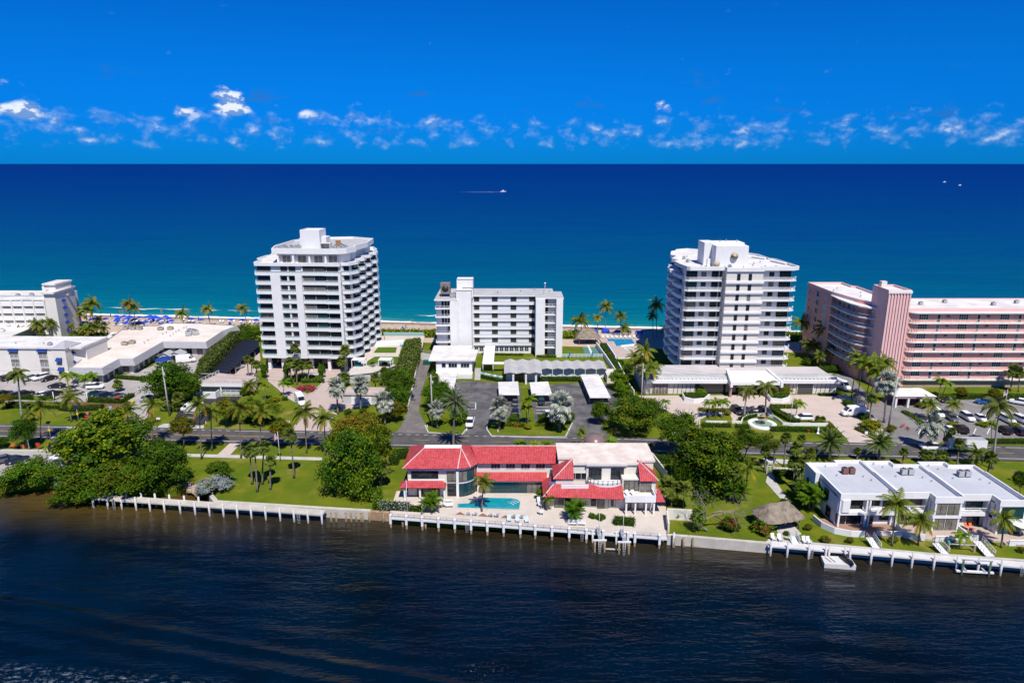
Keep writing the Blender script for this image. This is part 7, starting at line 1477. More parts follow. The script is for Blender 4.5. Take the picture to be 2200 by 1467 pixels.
line_hedge([(1318, 1124), (1364, 1128)], 1.6, 1.3, 'mid', 'box hedge on the right of the house terrace'); line_hedge([(845, 1000), (852, 985), (880, 982)], 2.2, 2.0, 'dark', 'dark hedge behind the left wing of the red-roofed house'); line_hedge([(1400, 990), (1440, 992)], 2.5, 1.4, 'dark', 'shaded hedge behind the right wing of the red-roofed house')
line_hedge([(1660, 1020), (1722, 1022)], 1.6, 1.2, 'mid', 'hedge behind the white garden gate'); line_hedge([(1600, 1008), (1645, 1012)], 1.5, 1.0, 'mid', 'hedge left of the white garden gate')
line_hedge([(420, 852), (428, 868)], 1.4, .9, 'mid', 'short hedge by the yellow van'); line_hedge([(345, 882), (385, 884)], 1.4, .8, 'mid', 'low hedge under the utility pole'); line_hedge([(1005, 780), (1013, 800)], .9, 1.0, 'mid', 'narrow hedge beside the annexe steps')
line_hedge([(1296, 745), (1330, 800), (1350, 830)], 2.6, 1.6, 'mid', 'planting along the stepped boundary wall'); line_hedge([(1460, 852), (1475, 852)], 1.0, .7, 'mid', 'small hedge left of the raised planter'); line_hedge([(1758, 850), (1798, 850)], 1.2, .8, 'mid', 'small hedge right of the garage door'); line_hedge([(1400, 818), (1440, 818)], 2.0, 1.0, 'bright', 'hedge behind the garage front, left')
def ground_cover(pts, h, m, dens=6, ls=.4):
    P = [at(*q).xy for q in pts]; o = ob('dune_shrubs', hedge_mesh([tuple(q) for q in P], h, HK[m], dens, ls, 77 + len(pts), ragged=.35)); return tag(o, None, None, None, 'stuff')
ground_cover([(812, 726), (940, 726), (940, 712), (815, 711)], .7, 'grape'); ground_cover([(1205, 729), (1246, 729), (1246, 716), (1205, 715)], .7, 'grape'); ground_cover([(1690, 735), (1735, 735), (1740, 720), (1690, 718)], 1.0, 'grape'); ground_cover([(505, 732), (560, 735), (560, 707), (512, 707)], 1.6, 'grape', 5); ground_cover([(140, 740), (215, 742), (235, 722), (160, 718)], 1.3, 'olive', 5)
# bare tree on the hut lawn
t = thing('bare_tree', 'leafless grey tree with tangled branches by the sea wall', 'tree', at(1519, 1141)); rg = random.Random(4); b = MB()
def limb(p, d, L, r, dep):
    q = p; pts = [p]; 
    for i in range(4): d = (d + rdir(rg) * .28).normalized(); q = q + d * L / 4; pts.append(q)
    b.tube(pts, [r * (1 - .14 * i) for i in range(5)], 5)
    if dep:
        for k in range(3 if dep > 1 else 4): limb(pts[rg.choice((2, 3, 4, 4))], (d + rdir(rg) * .95 + Vector((.1, 0, .12))).normalized(), L * rg.uniform(.55, .8), r * .5, dep - 1)
limb(Vector((0, 0, 0)), Vector((-.45, 0, 1)).normalized(), 2.2, .26, 0); limb(Vector((-.8, 0, 1.9)), Vector((.7, .1, 1)).normalized(), 3.8, .18, 4); limb(Vector((-.8, 0, 1.9)), Vector((.35, -.2, 1)).normalized(), 3.6, .16, 4); limb(Vector((.6, 0, 3.6)), Vector((1, 0, .5)).normalized(), 3.4, .13, 3)
b.build('branches', deadm, t)
# ------------------------------------------------------------------ vehicles
def paint(name, c, rough=.28): return mat('car_paint_' + name, c, rough, .6)
PAINT = {'white': paint('white', (.78, .78, .77)), 'black': paint('black', (.012, .012, .014)), 'navy': paint('navy', (.012, .02, .05)), 'grey': paint('grey', (.10, .105, .115)), 'silver': paint('silver', (.42, .44, .46)), 'blue': paint('blue', (.02, .11, .32)), 'teal': paint('teal', (.008, .05, .055)), 'sky': paint('sky', (.14, .28, .52))}
tyre = mat('tyre_rubber', (.015, .015, .016), .8, .3); lampw = mat('headlamp', (.75, .76, .78), .15, .6); lampr = mat('tail_lamp', (.35, .01, .01), .25, .5)
def loft(b, st, m=0):
    """st: (x, half width low, half width high, z low, z high)"""
    n = 8; vs = []
    for x, wl, wh, zl, zh in st:
        zm = zl + (zh - zl) * .55
        vs += [(x, -wl * .9, zl), (x, -wl, zl + (zh - zl) * .25), (x, -wl, zm), (x, -wh, zh), (x, wh, zh), (x, wl, zm), (x, wl, zl + (zh - zl) * .25), (x, wl * .9, zl)]
    k = len(st); fs = [(i * n + j, (i + 1) * n + j, (i + 1) * n + (j + 1) % n, i * n + (j + 1) % n) for i in range(k - 1) for j in range(n)]
    b.add(vs, fs + [tuple(range(n)), tuple(range((k - 1) * n, k * n))[::-1]], m)
def car_parts(kind):
    def mk():
        bd, gl, rf = MB(), MB(), MB(); wb, tr_, wr = 1.38, .80, .33; zl = .62; hx, tx = 2.3, -2.33
        if kind == 'sedan':
            loft(bd, [(-2.36, .70, .66, .36, .74), (-2.2, .88, .80, .24, .90), (-1.2, .92, .82, .2, .95), (0, .92, .82, .2, .95), (1.0, .92, .82, .2, .93), (1.8, .89, .78, .22, .84), (2.22, .82, .70, .26, .72), (2.38, .66, .60, .34, .58)])
            loft(gl, [(-1.8, .78, .70, .90, .96), (-1.15, .78, .62, .92, 1.38), (.2, .78, .62, .92, 1.42), (.55, .78, .62, .92, 1.32), (1.15, .78, .72, .90, .95)]); rf.box(-1.1, .3, -.60, .60, 1.40, 1.45)
        elif kind == 'suv':
            loft(bd, [(-2.36, .78, .74, .42, .98), (-2.2, .93, .86, .3, 1.08), (-1.2, .95, .86, .26, 1.1), (0, .95, .86, .26, 1.1), (1.0, .95, .86, .26, 1.08), (1.8, .92, .82, .28, 1.0), (2.25, .86, .76, .32, .9), (2.4, .7, .64, .4, .72)])
            loft(gl, [(-2.22, .82, .72, 1.04, 1.3), (-1.9, .82, .70, 1.04, 1.62), (.2, .82, .70, 1.04, 1.66), (.55, .82, .70, 1.04, 1.56), (1.25, .82, .76, 1.02, 1.08)]); rf.box(-1.95, .32, -.69, .69, 1.64, 1.70); wr = .37; zl = .75
        elif kind == 'van':
            loft(bd, [(-3.0, .95, .84, .4, 2.5), (-2.9, 1.0, .90, .32, 2.6), (1.0, 1.0, .90, .3, 2.6), (1.5, 1.0, .86, .3, 2.35), (2.2, .98, .80, .3, 1.45), (2.85, .92, .76, .34, 1.2), (3.02, .78, .7, .42, .95)])
            gl.add([(1.46, -.80, 2.32), (1.46, .80, 2.32), (2.24, .80, 1.46), (2.24, -.80, 1.46)], [(3, 2, 1, 0)]); gl.v = [(x + .04, y, z + .05) for x, y, z in gl.v]
            for s_ in (-1, 1): gl.add([(1.0, s_ * 1.012, 1.45), (2.0, s_ * 1.0, 1.42), (1.55, s_ * .95, 2.1), (1.0, s_ * .96, 2.12)], [(0, 1, 2, 3) if s_ < 0 else (3, 2, 1, 0)])
            rf.box(-2.8, .9, -.8, .8, 2.6, 2.63); wb, tr_, wr, hx, tx, zl = 1.85, .88, .36, 2.95, -3.02, .85
        else:                                                   # pickup
            loft(bd, [(-2.8, .94, .90, .5, 1.1), (-2.7, .98, .94, .42, 1.16), (1.2, .98, .92, .4, 1.16), (2.2, .96, .88, .42, 1.12), (2.75, .9, .82, .46, 1.0), (2.9, .78, .74, .55, .86)])
            loft(gl, [(-.75, .84, .74, 1.1, 1.2), (-.6, .84, .74, 1.1, 1.78), (.9, .84, .74, 1.1, 1.82), (1.2, .84, .74, 1.1, 1.7), (1.75, .84, .8, 1.08, 1.16)]); rf.box(-.6, 1.0, -.72, .72, 1.80, 1.88)
            rf.box(-2.7, -.9, -.82, .82, 1.15, 1.17, 1); wb, tr_, wr, hx, tx, zl = 1.7, .84, .40, 2.84, -2.82, .9
        wl = MB(); wl.tube([(0, -.11, 0), (0, .11, 0)], [wr, wr], 14, 0); rim = MB(); rim.tube([(0, -.13, 0), (0, .13, 0)], [wr * .62, wr * .62], 10)
        lm = MB(); lm.box(-.06, .06, -.18, .18, -.08, .08); 
        return dict(body=bd.mesh('body', PAINT['white']), glass=gl.mesh('windows', glass), roof=rf.mesh('roof', [PAINT['white'], darkm]), wheel=wl.mesh('wheel', tyre), rim=rim.mesh('rim', PAINT['silver']), head=lm.mesh('headlight', lampw), tail=lm.mesh('tail_light', lampr), wb=wb, tr=tr_, wr=wr, hx=hx, tx=tx, zl=zl)
    return shared(('car', kind), mk)
def car(px, py, heading, kind, col, label, group='parked cars', z=.17, name=None):
    P = at(px, py, z); d = car_parts(kind); t = thing(name or {'sedan': 'parked_car', 'suv': 'parked_car', 'van': 'van', 'pickup': 'pickup_truck'}[kind], label, {'sedan': 'car', 'suv': 'car', 'van': 'van', 'pickup': 'pickup'}[kind], P, R(heading), group)
    o = ob('body', d['body'], t); set_mat(o, 0, PAINT[col]); ob('windows', d['glass'], t); o = ob('roof', d['roof'], t); set_mat(o, 0, PAINT[col])
    for sx in (-1, 1):
        for sy in (-1, 1): w_ = ob('wheel', d['wheel'], t, (sx * d['wb'], sy * d['tr'], d['wr'])); ob('rim', d['rim'], w_)
    for sy in (-1, 1): ob('headlight', d['head'], t, (d['hx'], sy * .58, d['zl'])); ob('tail_light', d['tail'], t, (d['tx'], sy * .62, d['zl'] + .1))
    return t
CARS = [
 # apartment car park, far row / near row / top row
 (2014, 892, -98, 'suv', 'white', 'white car at the left of the far car park row'), (2045, 902, -95, 'sedan', 'grey', 'blue-grey car under the palm in the far car park row'), (2078, 900, -94, 'suv', 'white', 'white car with dark tailgate area, third in the far row'), (2106, 902, -92, 'sedan', 'white', 'white saloon fourth in the far car park row'), (2163, 905, -90, 'suv', 'white', 'white car behind the tall royal palm'), (2195, 906, -88, 'suv', 'white', 'white car at the right photo edge in the far row'),
 (2037, 926, 84, 'sedan', 'white', 'white car half hidden by the silver palm in the near row'), (2064, 926, 84, 'suv', 'black', 'black car beside the yellow mound in the near row'), (2156, 928, 86, 'suv', 'black', 'black car right of the royal palm in the near row'), (2187, 930, 87, 'suv', 'navy', 'dark blue car at the right of the near row'),
 (2117, 868, 140, 'suv', 'blue', 'bright blue car parked askew by the pink ground floor'), (2140, 866, 138, 'sedan', 'black', 'black car behind the bright blue car'), (2190, 868, 140, 'suv', 'white', 'white car parked askew at the right by the pink house'), (2040, 864, 178, 'sedan', 'black', 'black car in shade by the pink house hedge'),
 # forecourt
 (1584, 886, -78, 'suv', 'black', 'black car at the left behind the fountain'), (1617, 889, 172, 'sedan', 'black', 'black saloon in the middle behind the fountain'), (1643, 888, -75, 'suv', 'navy', 'dark car between the royal palm trunks'), (1725, 902, 180, 'suv', 'white', 'white car beyond the forecourt hedge'),
 # dark car park
 (1107, 868, 88, 'sedan', 'grey', 'grey car under the left square carport'), (1107, 887, 90, 'sedan', 'navy', 'dark car below the left square carport'), (1163, 866, 92, 'suv', 'teal', 'dark teal car under the right square carport'), (1176, 892, 92, 'sedan', 'white', 'white car behind the clipped round shrub'), (1300, 866, 92, 'sedan', 'navy', 'dark car under the long narrow carport'),
 # hotel
 (4, 814, 62, 'sedan', 'white', 'white car at the left edge by the hotel wing'), (20, 815, 62, 'suv', 'black', 'black car second along the hotel wing'), (68, 815, 60, 'suv', 'silver', 'silver car by the hotel wing palms'), (88, 814, -120, 'suv', 'white', 'white car facing out by the hotel wing'), (106, 816, -120, 'sedan', 'black', 'black car right of the white car by the hotel wing'),
 (122, 832, 185, 'sedan', 'black', 'dark saloon standing across the hotel car park'), (8, 850, 62, 'suv', 'black', 'black car at the left of the hotel hedge row'), (30, 853, 60, 'sedan', 'navy', 'navy car in the hotel hedge row'), (54, 850, 58, 'suv', 'black', 'large black car in the hotel hedge row'), (94, 851, 60, 'sedan', 'white', 'white saloon in the hotel hedge row'), (116, 850, 60, 'suv', 'black', 'black car right of the white saloon in the hedge row'),
 (205, 834, 8, 'suv', 'white', 'white car with dark windows facing right at the entrance hall'), (160, 846, 60, 'sedan', 'silver', 'pale car behind the palm trunk'), (206, 849, 55, 'sedan', 'teal', 'teal car at the right of the hotel car park'), (229, 853, 55, 'suv', 'navy', 'navy car right of the teal car'), (252, 854, 55, 'sedan', 'grey', 'grey car with red roof load by the cabbage palm'), (318, 858, 70, 'sedan', 'silver', 'pale car under the dark tree by the hotel exit'),
 (345, 788, 150, 'sedan', 'silver', 'pale car by the blue canopy at the hotel drive'),
 # shore car park
 (12, 992, 40, 'suv', 'grey', 'grey car at the left of the shore car park'), (38, 992, 35, 'sedan', 'navy', 'dark blue car second in the shore car park'), (127, 962, 80, 'suv', 'black', 'dark car just behind the crossing'), (132, 987, 170, 'sedan', 'white', 'white car by the sea grape'), (128, 998, 172, 'sedan', 'grey', 'grey car by the sea grape'), (134, 1018, 175, 'suv', 'navy', 'large dark blue car nearest the water'), (136, 978, 172, 'sedan', 'navy', 'blue saloon under the sea grape'),
]
for q in CARS: car(*q[:5], q[5])
o = car(645, 866, -62, 'van', 'white', 'white delivery van on the driveway of the left tower', None); car(1832, 892, 183, 'van', 'white', 'white van facing left at the right of the forecourt', None); car(400, 778, 25, 'van', 'white', 'white van by the entrance kiosks', None, name='van')
car(1806, 834, -70, 'van', 'white', 'white van behind the end of the garage front', None); yv = car(414, 884, 170, 'van', 'white', 'white van with yellow lower sides under the hotel exit tree', None)
b = MB(); b.box(-2.6, 2.4, -1.03, -1.0, .5, 1.0); b.build('yellow_stripe', yellow, yv)
car(1010, 912, -92, 'pickup', 'white', 'white pickup truck facing out beside the dark car park', None); car(2005, 966, 176, 'pickup', 'white', 'white pickup towing a trailer on the road', None, .19)
car(511, 792, 70, 'suv', 'silver', 'silver car beside the black shelter', None, .5)
rl_ = at(252, 854, 1.7); b = MB(); b.box(-.5, .5, -.45, .45, 0, .22); o = b.build('roof_box', red, None, (rl_.x, rl_.y, 1.64), R(55)); tag(o, 'red box on the roof of the grey car by the cabbage palm', 'box')
t = thing('box_trailer', 'white box trailer with green and yellow emblem on the road', 'trailer', at(2072, 968, .19), R(-3))
b = MB(); b.box(-4.1, 4.1, -1.15, 1.15, .7, 3.0); b.build('body', white2, t); b = MB(); b.box(-4.0, 4.0, -1.05, 1.05, 3.0, 3.06); b.build('roof', steel, t)
b = MB(); b.box(-4.1, 4.1, -1.17, -1.155, .72, .95); b.build('green_band', mat('green_band', (.12, .35, .05), .6), t)
b = MB()
for x in (-.9, .7): b.prism([(x - .5, 0), (x + .5, 0), (x + .75, .3), (x - .2, .3)], 0, .02)
bm = b.mesh('emblem', mat('yellow_emblem', (.55, .52, .03), .6)); o = ob('emblem', bm, t, (0, -1.16, 2.3), (R(90), 0, 0))
b = MB(); b.box(-.8, .8, -1.175, -1.155, 1.75, 1.95); b.box(-.6, .6, -1.175, -1.155, 1.5, 1.62); b.build('lettering', mat('dark_letters', (.05, .06, .05), .6), t)
for x in (-1.2, -.3):
    for y in (-1.0, 1.0): b = MB(); b.tube([(x, y - .1, .38), (x, y + .1, .38)], [.38, .38], 12); b.build('wheel', tyre, t)
b = MB(); b.tube([(-4.1, 0, .6), (-5.6, 0, .55)], .07, 5); b.build('tow_bar', darkm, t)

# ------------------------------------------------------------------ beach
canm = lambda m: MB().lathe([(1.25, 2.1), (.7, 2.4), (0, 2.6)], 10, sm=False).lathe([(1.25, 2.1), (1.25, 1.97)], 10, sm=False).mesh('canopy', m)
umb_c = canm(bluebr); umb_p = MB().cyl(0, 0, 0, 2.5, .04, 5).mesh('pole', white2); umb_cl = MB().lathe([(.08, .9), (.22, 1.2), (.16, 2.2), (0, 2.5)], 8).mesh('folded_canopy', bluebr)
lng = MB().box(-.32, .32, -.95, .4, .28, .36).add([(-.32, .4, .3), (.32, .4, .3), (.32, 1.0, .8), (-.32, 1.0, .8)], [(0, 1, 2, 3)]).mesh('seat', white2); lngl = MB().box(-.3, -.24, -.9, -.84, 0, .28).box(.24, .3, -.9, -.84, 0, .28).box(-.3, -.24, .3, .36, 0, .28).box(.24, .3, .3, .36, 0, .28).mesh('legs', steel)
lngb = MB().box(-.32, .32, -.95, .4, .28, .36).add([(-.32, .4, .3), (.32, .4, .3), (.32, 1.0, .8), (-.32, 1.0, .8)], [(0, 1, 2, 3)]).mesh('seat', bluebr)
def lounger(P, rz, label, me=None, group=None): t = thing('sun_lounger', label, 'lounger', P, rz, group); ob('seat', me or lng, t); ob('legs', lngl, t); return t
ORD = ['first', 'second', 'third', 'fourth', 'fifth', 'sixth', 'seventh', 'eighth', 'ninth', 'tenth', 'eleventh', 'twelfth', 'thirteenth', 'fourteenth', 'fifteenth', 'sixteenth', 'seventeenth', 'eighteenth', 'nineteenth', 'twentieth'] + ['twenty-' + q for q in ('first', 'second', 'third', 'fourth', 'fifth', 'sixth', 'seventh', 'eighth', 'ninth')]
def on_sand(px, py): return at(px, py, .1)
UM = [(895, 416), (985, 392), (1003, 410), (1050, 393), (1095, 395), (1075, 417), (990, 430), (1065, 452), (1140, 420), (1185, 401), (1230, 445), (1270, 392), (1312, 395), (1355, 420), (1285, 412), (1428, 408), (1450, 432), (1335, 405), (1620, 415), (1955, 421), (2048, 425), (2165, 423), (1700, 425), (810, 410), (780, 420), (1110, 402), (1400, 395), (1240, 400)]
UM.sort()
for i, (x, y) in enumerate(UM):
    P = on_sand(x / 3.929, 580 + (y + 38) / 3.929); t = thing('beach_umbrella', f'blue beach umbrella on the hotel sand, {ORD[i]} from the left', 'umbrella', P, i, 'blue beach umbrellas'); ob('canopy', umb_c, t, (0, 0, 0), (0, R(4 * ((i % 3) - 1)), 0)); ob('pole', umb_p, t)
    for s_ in (-1, 1): lounger(P + Vector((s_ * .8, -.3, 0)), 0, f"{'left' if s_ < 0 else 'right'} lounger beneath the {ORD[i]} blue beach umbrella from the left", lngb if (i + s_) % 4 == 0 else lng, 'loungers under the beach umbrellas')
for i, (x, y) in enumerate(((937, 410), (1680, 440), (1765, 436))): P = on_sand(x / 3.929, 580 + y / 3.929); t = thing('folded_umbrella', f"folded blue umbrella on the hotel sand, {('left', 'middle', 'right')[i]} of three", 'umbrella', P, 0, 'folded beach umbrellas'); ob('folded_canopy', umb_cl, t); ob('pole', umb_p, t)
for i, (x, y) in enumerate(sorted(((1590, 440), (1625, 442), (1860, 440), (1880, 441), (1930, 438), (1975, 440), (2030, 445), (2110, 446), (2140, 446), (1330, 440), (1360, 432), (1410, 432), (1150, 440), (1020, 470), (1550, 425)))): lounger(on_sand(x / 3.929, 580 + y / 3.929), .2 * (i % 3), f'unshaded lounger on the hotel sand, {ORD[i]} from the left', None, 'loungers on the open sand')
clam = MB().lathe([(1.1, 0), (1.05, .7), (.75, 1.3), (0, 1.55)], 12).mesh('hood', bluebr)
for i, (x, y) in enumerate(((1279, 716), (1298, 714), (1304, 714), (1324, 717), (1330, 717), (1350, 718), (1370, 718), (1377, 718))):
    t = thing('beach_cabana', f'blue hooded cabana behind the seaside pool, {ORD[i]} from the left', 'cabana', on_sand(x, y), 0, 'blue hooded cabanas'); ob('hood', clam, t); b = MB(); b.box(-.6, .6, -1.3, -.7, .25, .4); b.build('seat', bluebr, t)
# people
def person_mesh(pose):
    def mk():
        me = bpy.data.meshes.new('person'); leg = .16 if pose == 'walk' else .05
        V = [(0, 0, .92), (0, 0, 1.15), (0, 0, 1.38), (0, 0, 1.5), (0, -.01, 1.62), (0, -.01, 1.72), (-.1, 0, .88), (-.11, leg, .48), (-.11, leg * .6, .06), (-.11, leg - .14, .03), (.1, 0, .88), (.11, -leg, .48), (.11, -leg * 1.4, .06), (.11, -leg * 1.4 - .14, .03), (-.19, 0, 1.4), (-.27, -.03, 1.12), (-.25, -.12, .88), (.19, 0, 1.4), (.27, -.03, 1.12), (.25, -.1, .88)]
        E_ = [(0, 1), (1, 2), (2, 3), (3, 4), (4, 5), (0, 6), (6, 7), (7, 8), (8, 9), (0, 10), (10, 11), (11, 12), (12, 13), (2, 14), (14, 15), (15, 16), (2, 17), (17, 18), (18, 19)]
        rr = [.15, .13, .15, .06, .095, .085, .10, .075, .05, .04, .10, .075, .05, .04, .07, .05, .04, .07, .05, .04]
        me.from_pydata(V, E_, []); o = ob('person_base', me); md = o.modifiers.new('s', 'SKIN'); 
        for i, r in enumerate(rr): me.skin_vertices[0].data[i].radius = (r, r)
        me.skin_vertices[0].data[0].use_root = True; o.modifiers.new('u', 'SUBSURF').levels = 1
        dg = bpy.context.evaluated_depsgraph_get(); res = bpy.data.meshes.new_from_object(o.evaluated_get(dg)); bpy.data.objects.remove(o)
        res.materials.clear(); skin = mat('skin', (.42, .24, .16), .6, .3)
        for m_ in (skin, mat('cloth_a', (.45, .04, .03), .8), mat('hair', (.03, .02, .015), .6)): res.materials.append(m_)
        for p_ in res.polygons: z = p_.center.z; p_.material_index = 2 if z > 1.66 else (1 if (.72 < z < 1.42 and abs(p_.center.x) < .2) else 0); p_.use_smooth = True
        return res
    return shared(('person', pose), mk)
for i, (px, py, pose, c, lab, rz) in enumerate([(258, 674, 'walk', (.5, .04, .03), 'person in red walking at the water edge by the umbrellas', 1.5), (347, 673, 'stand', (.55, .05, .05), 'person in red standing at the water edge', .3), (264, 674, 'stand', (.1, .1, .3), 'person in dark blue beside the walker in red', 0), (884, 694, 'walk', (.02, .1, .3), 'left person of a pair wading beyond the pool deck', 1.4), (887, 694, 'walk', (.3, .3, .32), 'right person of a pair wading beyond the pool deck', 1.6), (872, 706, 'stand', (.4, .05, .05), 'person in red on the sand beside a blue chair', 0)]):
    P = at(px, py, -.1); o = ob('person', person_mesh(pose), None, P, rz); tag(o, lab, 'person'); set_mat(o, 1, mat('cloth_%d' % i, c, .8))
P = at(826, 731, ZD); o = ob('person', person_mesh('stand'), None, P, 2); tag(o, 'person in dark clothes on the pool deck', 'person'); set_mat(o, 1, mat('cloth_9', (.05, .05, .06), .8))
lounger(on_sand(866, 706), .4, 'blue beach chair on the sand beyond the pool deck', lngb)

# ------------------------------------------------------------------ seaside pool of the right tower, lawn court, walls
pt = thing('seaside_pool', 'L-shaped bright blue swimming pool on pink terrace before the beach', 'swimming pool'); ZS = .6
onz('terrace', [(1286, 726), (1385, 724), (1400, 742), (1398, 764), (1320, 768)], ZS, paver_m, pt, .02); b = MB(); b.prism([tuple(at(*q, ZS).xy) for q in [(1286, 726), (1385, 724), (1400, 742), (1398, 764), (1320, 768)]], 0, ZS - .03); b.build('terrace_wall', white, pt)
onz('water', [(1305, 728), (1357, 728), (1364, 738), (1332, 743), (1324, 743), (1319, 733), (1306, 733)], ZS, poolb_m, pt, .05); onz('pool_steps', [(1333, 742), (1364, 738.5), (1362, 743), (1336, 746)], ZS, white, pt, .06)
P = at(1348, 749, ZS); b = MB(); b.lathe([(0, .06), (.9, .06)], 14); b.build('spa_water', poolb_m, pt, (P.x, P.y, ZS)); b = MB(); b.lathe([(.9, .02), (.9, .16), (1.25, .16), (1.25, .02)], 14); b.build('spa_rim', white, pt, (P.x, P.y, ZS))
A_, B_ = at(1292, 722, ZS), at(1384, 721, ZS); ob('railing', rail_mesh([tuple(A_.xy), tuple(B_.xy)], 1.0, .16, 1.8), pt, (0, 0, ZS))
for i in range(9): lounger(at(1296 + i * 9.6, 726, ZS + .03), 0, f'pale lounger behind the seaside pool, {ORD[i]} from the left', None, 'loungers behind the seaside pool')
bw = thing('boundary_wall', 'pair of stepped white walls running from the beach to the clubhouse', 'wall')
def wall(parent, a, c, h, m=white, th=.14, h2=None):
    P, Q = at(*a), at(*c); n = (Q - P).normalized(); n = Vector((-n.y, n.x, 0)) * th; b = MB(); b.prism([tuple((P - n).xy), tuple((Q - n).xy), tuple((Q + n).xy), tuple((P + n).xy)], 0, h, ztop=[h, h2 or h, h2 or h, h]); return b.build('wall_run', m, parent)
wall(bw, (1281, 745), (1300, 772), 1.8); wall(bw, (1300, 772), (1322, 805), 1.8); wall(bw, (1304, 752), (1322, 780), 2.6); wall(bw, (1322, 780), (1345, 825), 2.2); wall(bw, (1345, 825), (1362, 850), 1.6)
cr = thing('shuffleboard_court', 'green twin shuffleboard court with white centre strip', 'court'); onz('surface', [(1250, 741), (1280, 741), (1290, 764), (1257, 764)], 0, mat('court_green', (.10, .22, .17), .8, .2, nz=(.6, .15)), cr, .05); onz('strip', [(1261, 741), (1265, 741), (1277, 766), (1272, 766)], 0, whitel, cr, .07)
lf = thing('lawn_fence', 'white post fence across the back lawn of the gallery block', 'fence'); A_, B_ = at(1208, 768), at(1302, 768)
for i in range(12): q = A_.lerp(B_, i / 11); b = MB(); b.box(q.x - .05, q.x + .05, q.y - .05, q.y + .05, 0, 1.3); b.build('post', white2, lf)
b = MB(); b.box(A_.x, B_.x, A_.y - .03, A_.y + .03, 1.22, 1.3); b.build('top_rail', white2, lf); b = MB(); b.box(A_.x, B_.x, A_.y - .01, A_.y + .01, .2, 1.2); b.build('mesh_panel', railglass, lf)
for i, x in enumerate((1224, 1272)): t = thing('folded_umbrella', f"folded dark blue umbrella at the {'left' if i == 0 else 'right'} of the lawn fence", 'umbrella', at(x, 770)); ob('folded_canopy', umb_cl, t); ob('pole', umb_p, t)

# thatched huts
thatch = mat('palm_thatch', (.30, .245, .19), .98, .05, nz=(1.1, .45), bump=(5, 1.0))
def hut(px, py, rz, a, c, he, hr, label, ridge=.45, fr=0):
    t = thing('thatched_hut', label, 'hut', at(px, py), rz); b = MB(); rg = random.Random(int(px)); N_ = 40; rows = 9; vs = []
    for j in range(rows + 1):
        f = j / rows
        for i in range(N_):
            an = 2 * math.pi * i / N_; cx_ = math.cos(an); sy = math.sin(an); k = (abs(cx_) ** 5 + abs(sy) ** 5) ** -.2
            x, y = a * k * cx_, c * k * sy; x = x * (1 - f) + max(-a * ridge, min(a * ridge, x)) * f; y = y * (1 - f)
            vs.append((x * (1 + rg.uniform(-.015, .015)), y * (1 + rg.uniform(-.015, .015)), he + (hr - he) * f + rg.uniform(-.06, .06) - (.18 * (rg.random()) if j == 0 else 0)))
    b.add(vs, [(j * N_ + i, j * N_ + (i + 1) % N_, (j + 1) * N_ + (i + 1) % N_, (j + 1) * N_ + i) for j in range(rows) for i in range(N_)])
    for k in range(420):                                          # loose fringe of palm straw
        an = rg.uniform(0, 6.28); j = rg.random(); q = (abs(math.cos(an)) ** 5 + abs(math.sin(an)) ** 5) ** -.2; x, y = a * q * math.cos(an), c * q * math.sin(an); f = j * .96
        x = x * (1 - f) + max(-a * ridge, min(a * ridge, x)) * f; y = y * (1 - f); z = he + (hr - he) * f; o_ = Vector((x, y, 0)).normalized()
        p0 = Vector((x, y, z + .06)); p1 = p0 + o_ * .35 + Vector((0, 0, -.34)); s_ = Vector((-o_.y, o_.x, 0)) * .05; b.add([p0 - s_, p0 + s_, p1 + s_ * .3, p1 - s_ * .3], [(0, 1, 2, 3)])
    b.build('roof', thatch, t)
    for sx in (-1, 1):
        for sy in (-1, 1): b = MB(); b.tube([(sx * a * .72, sy * c * .7, 0), (sx * a * .72, sy * c * .7, he + .4)], .10, 6); b.build('post', deadm, t)
    b = MB(); b.box(-a * .4, a * .4, -.4, .4, .6, .7); b.box(-.1, .1, -.1, .1, 0, .6); b.build('table', darkm, t); return t
hut(1668, 1128, R(14), 4.3, 3.0, 2.3, 4.7, 'large thatched hut on the lawn by the dock steps'); hut(1262, 737, R(0), 4.6, 3.6, 2.6, 5.4, 'thatched hut at the edge of the beach')

# ------------------------------------------------------------------ fountain garden
fo = thing('fountain', 'round tiered stone fountain with pale green water', 'fountain', at(1637, 913))
b = MB(); b.lathe([(3.5, 0), (3.5, .5), (3.35, .58), (2.5, .58), (2.4, .45)], 36); b.build('basin_rim', white, fo); b = MB(); b.lathe([(0, .44), (2.42, .44)], 36); b.build('water', mat('fountain_water', (.22, .34, .28), .08, .5), fo)
b = MB(); b.lathe([(.5, .3), (.4, .9), (.22, 1.1), (.3, 1.35), (1.25, 1.6), (1.3, 1.7), (.3, 1.72), (.18, 2.1), (.24, 2.3), (.8, 2.5), (.82, 2.58), (.15, 2.6), (.1, 3.0), (.3, 3.15), (.32, 3.2), (0, 3.4)], 16); b.build('tiers', mat('tan_stone', (.42, .31, .19), .8, .2, nz=(2, .25)), fo)
fw = thing('garden_wall', 'low white wall curving round the fountain and along the hedge', 'wall')
pts = [(1572, 909), (1592, 911), (1596, 903), (1605, 897), (1622, 894), (1645, 894), (1662, 899), (1672, 905), (1682, 913), (1700, 915), (1740, 915), (1778, 915)]
for a, c in zip(pts, pts[1:]): wall(fw, a, c, .8, white, .12)
wall(fw, (1516, 909), (1562, 910), .7, white, .12)
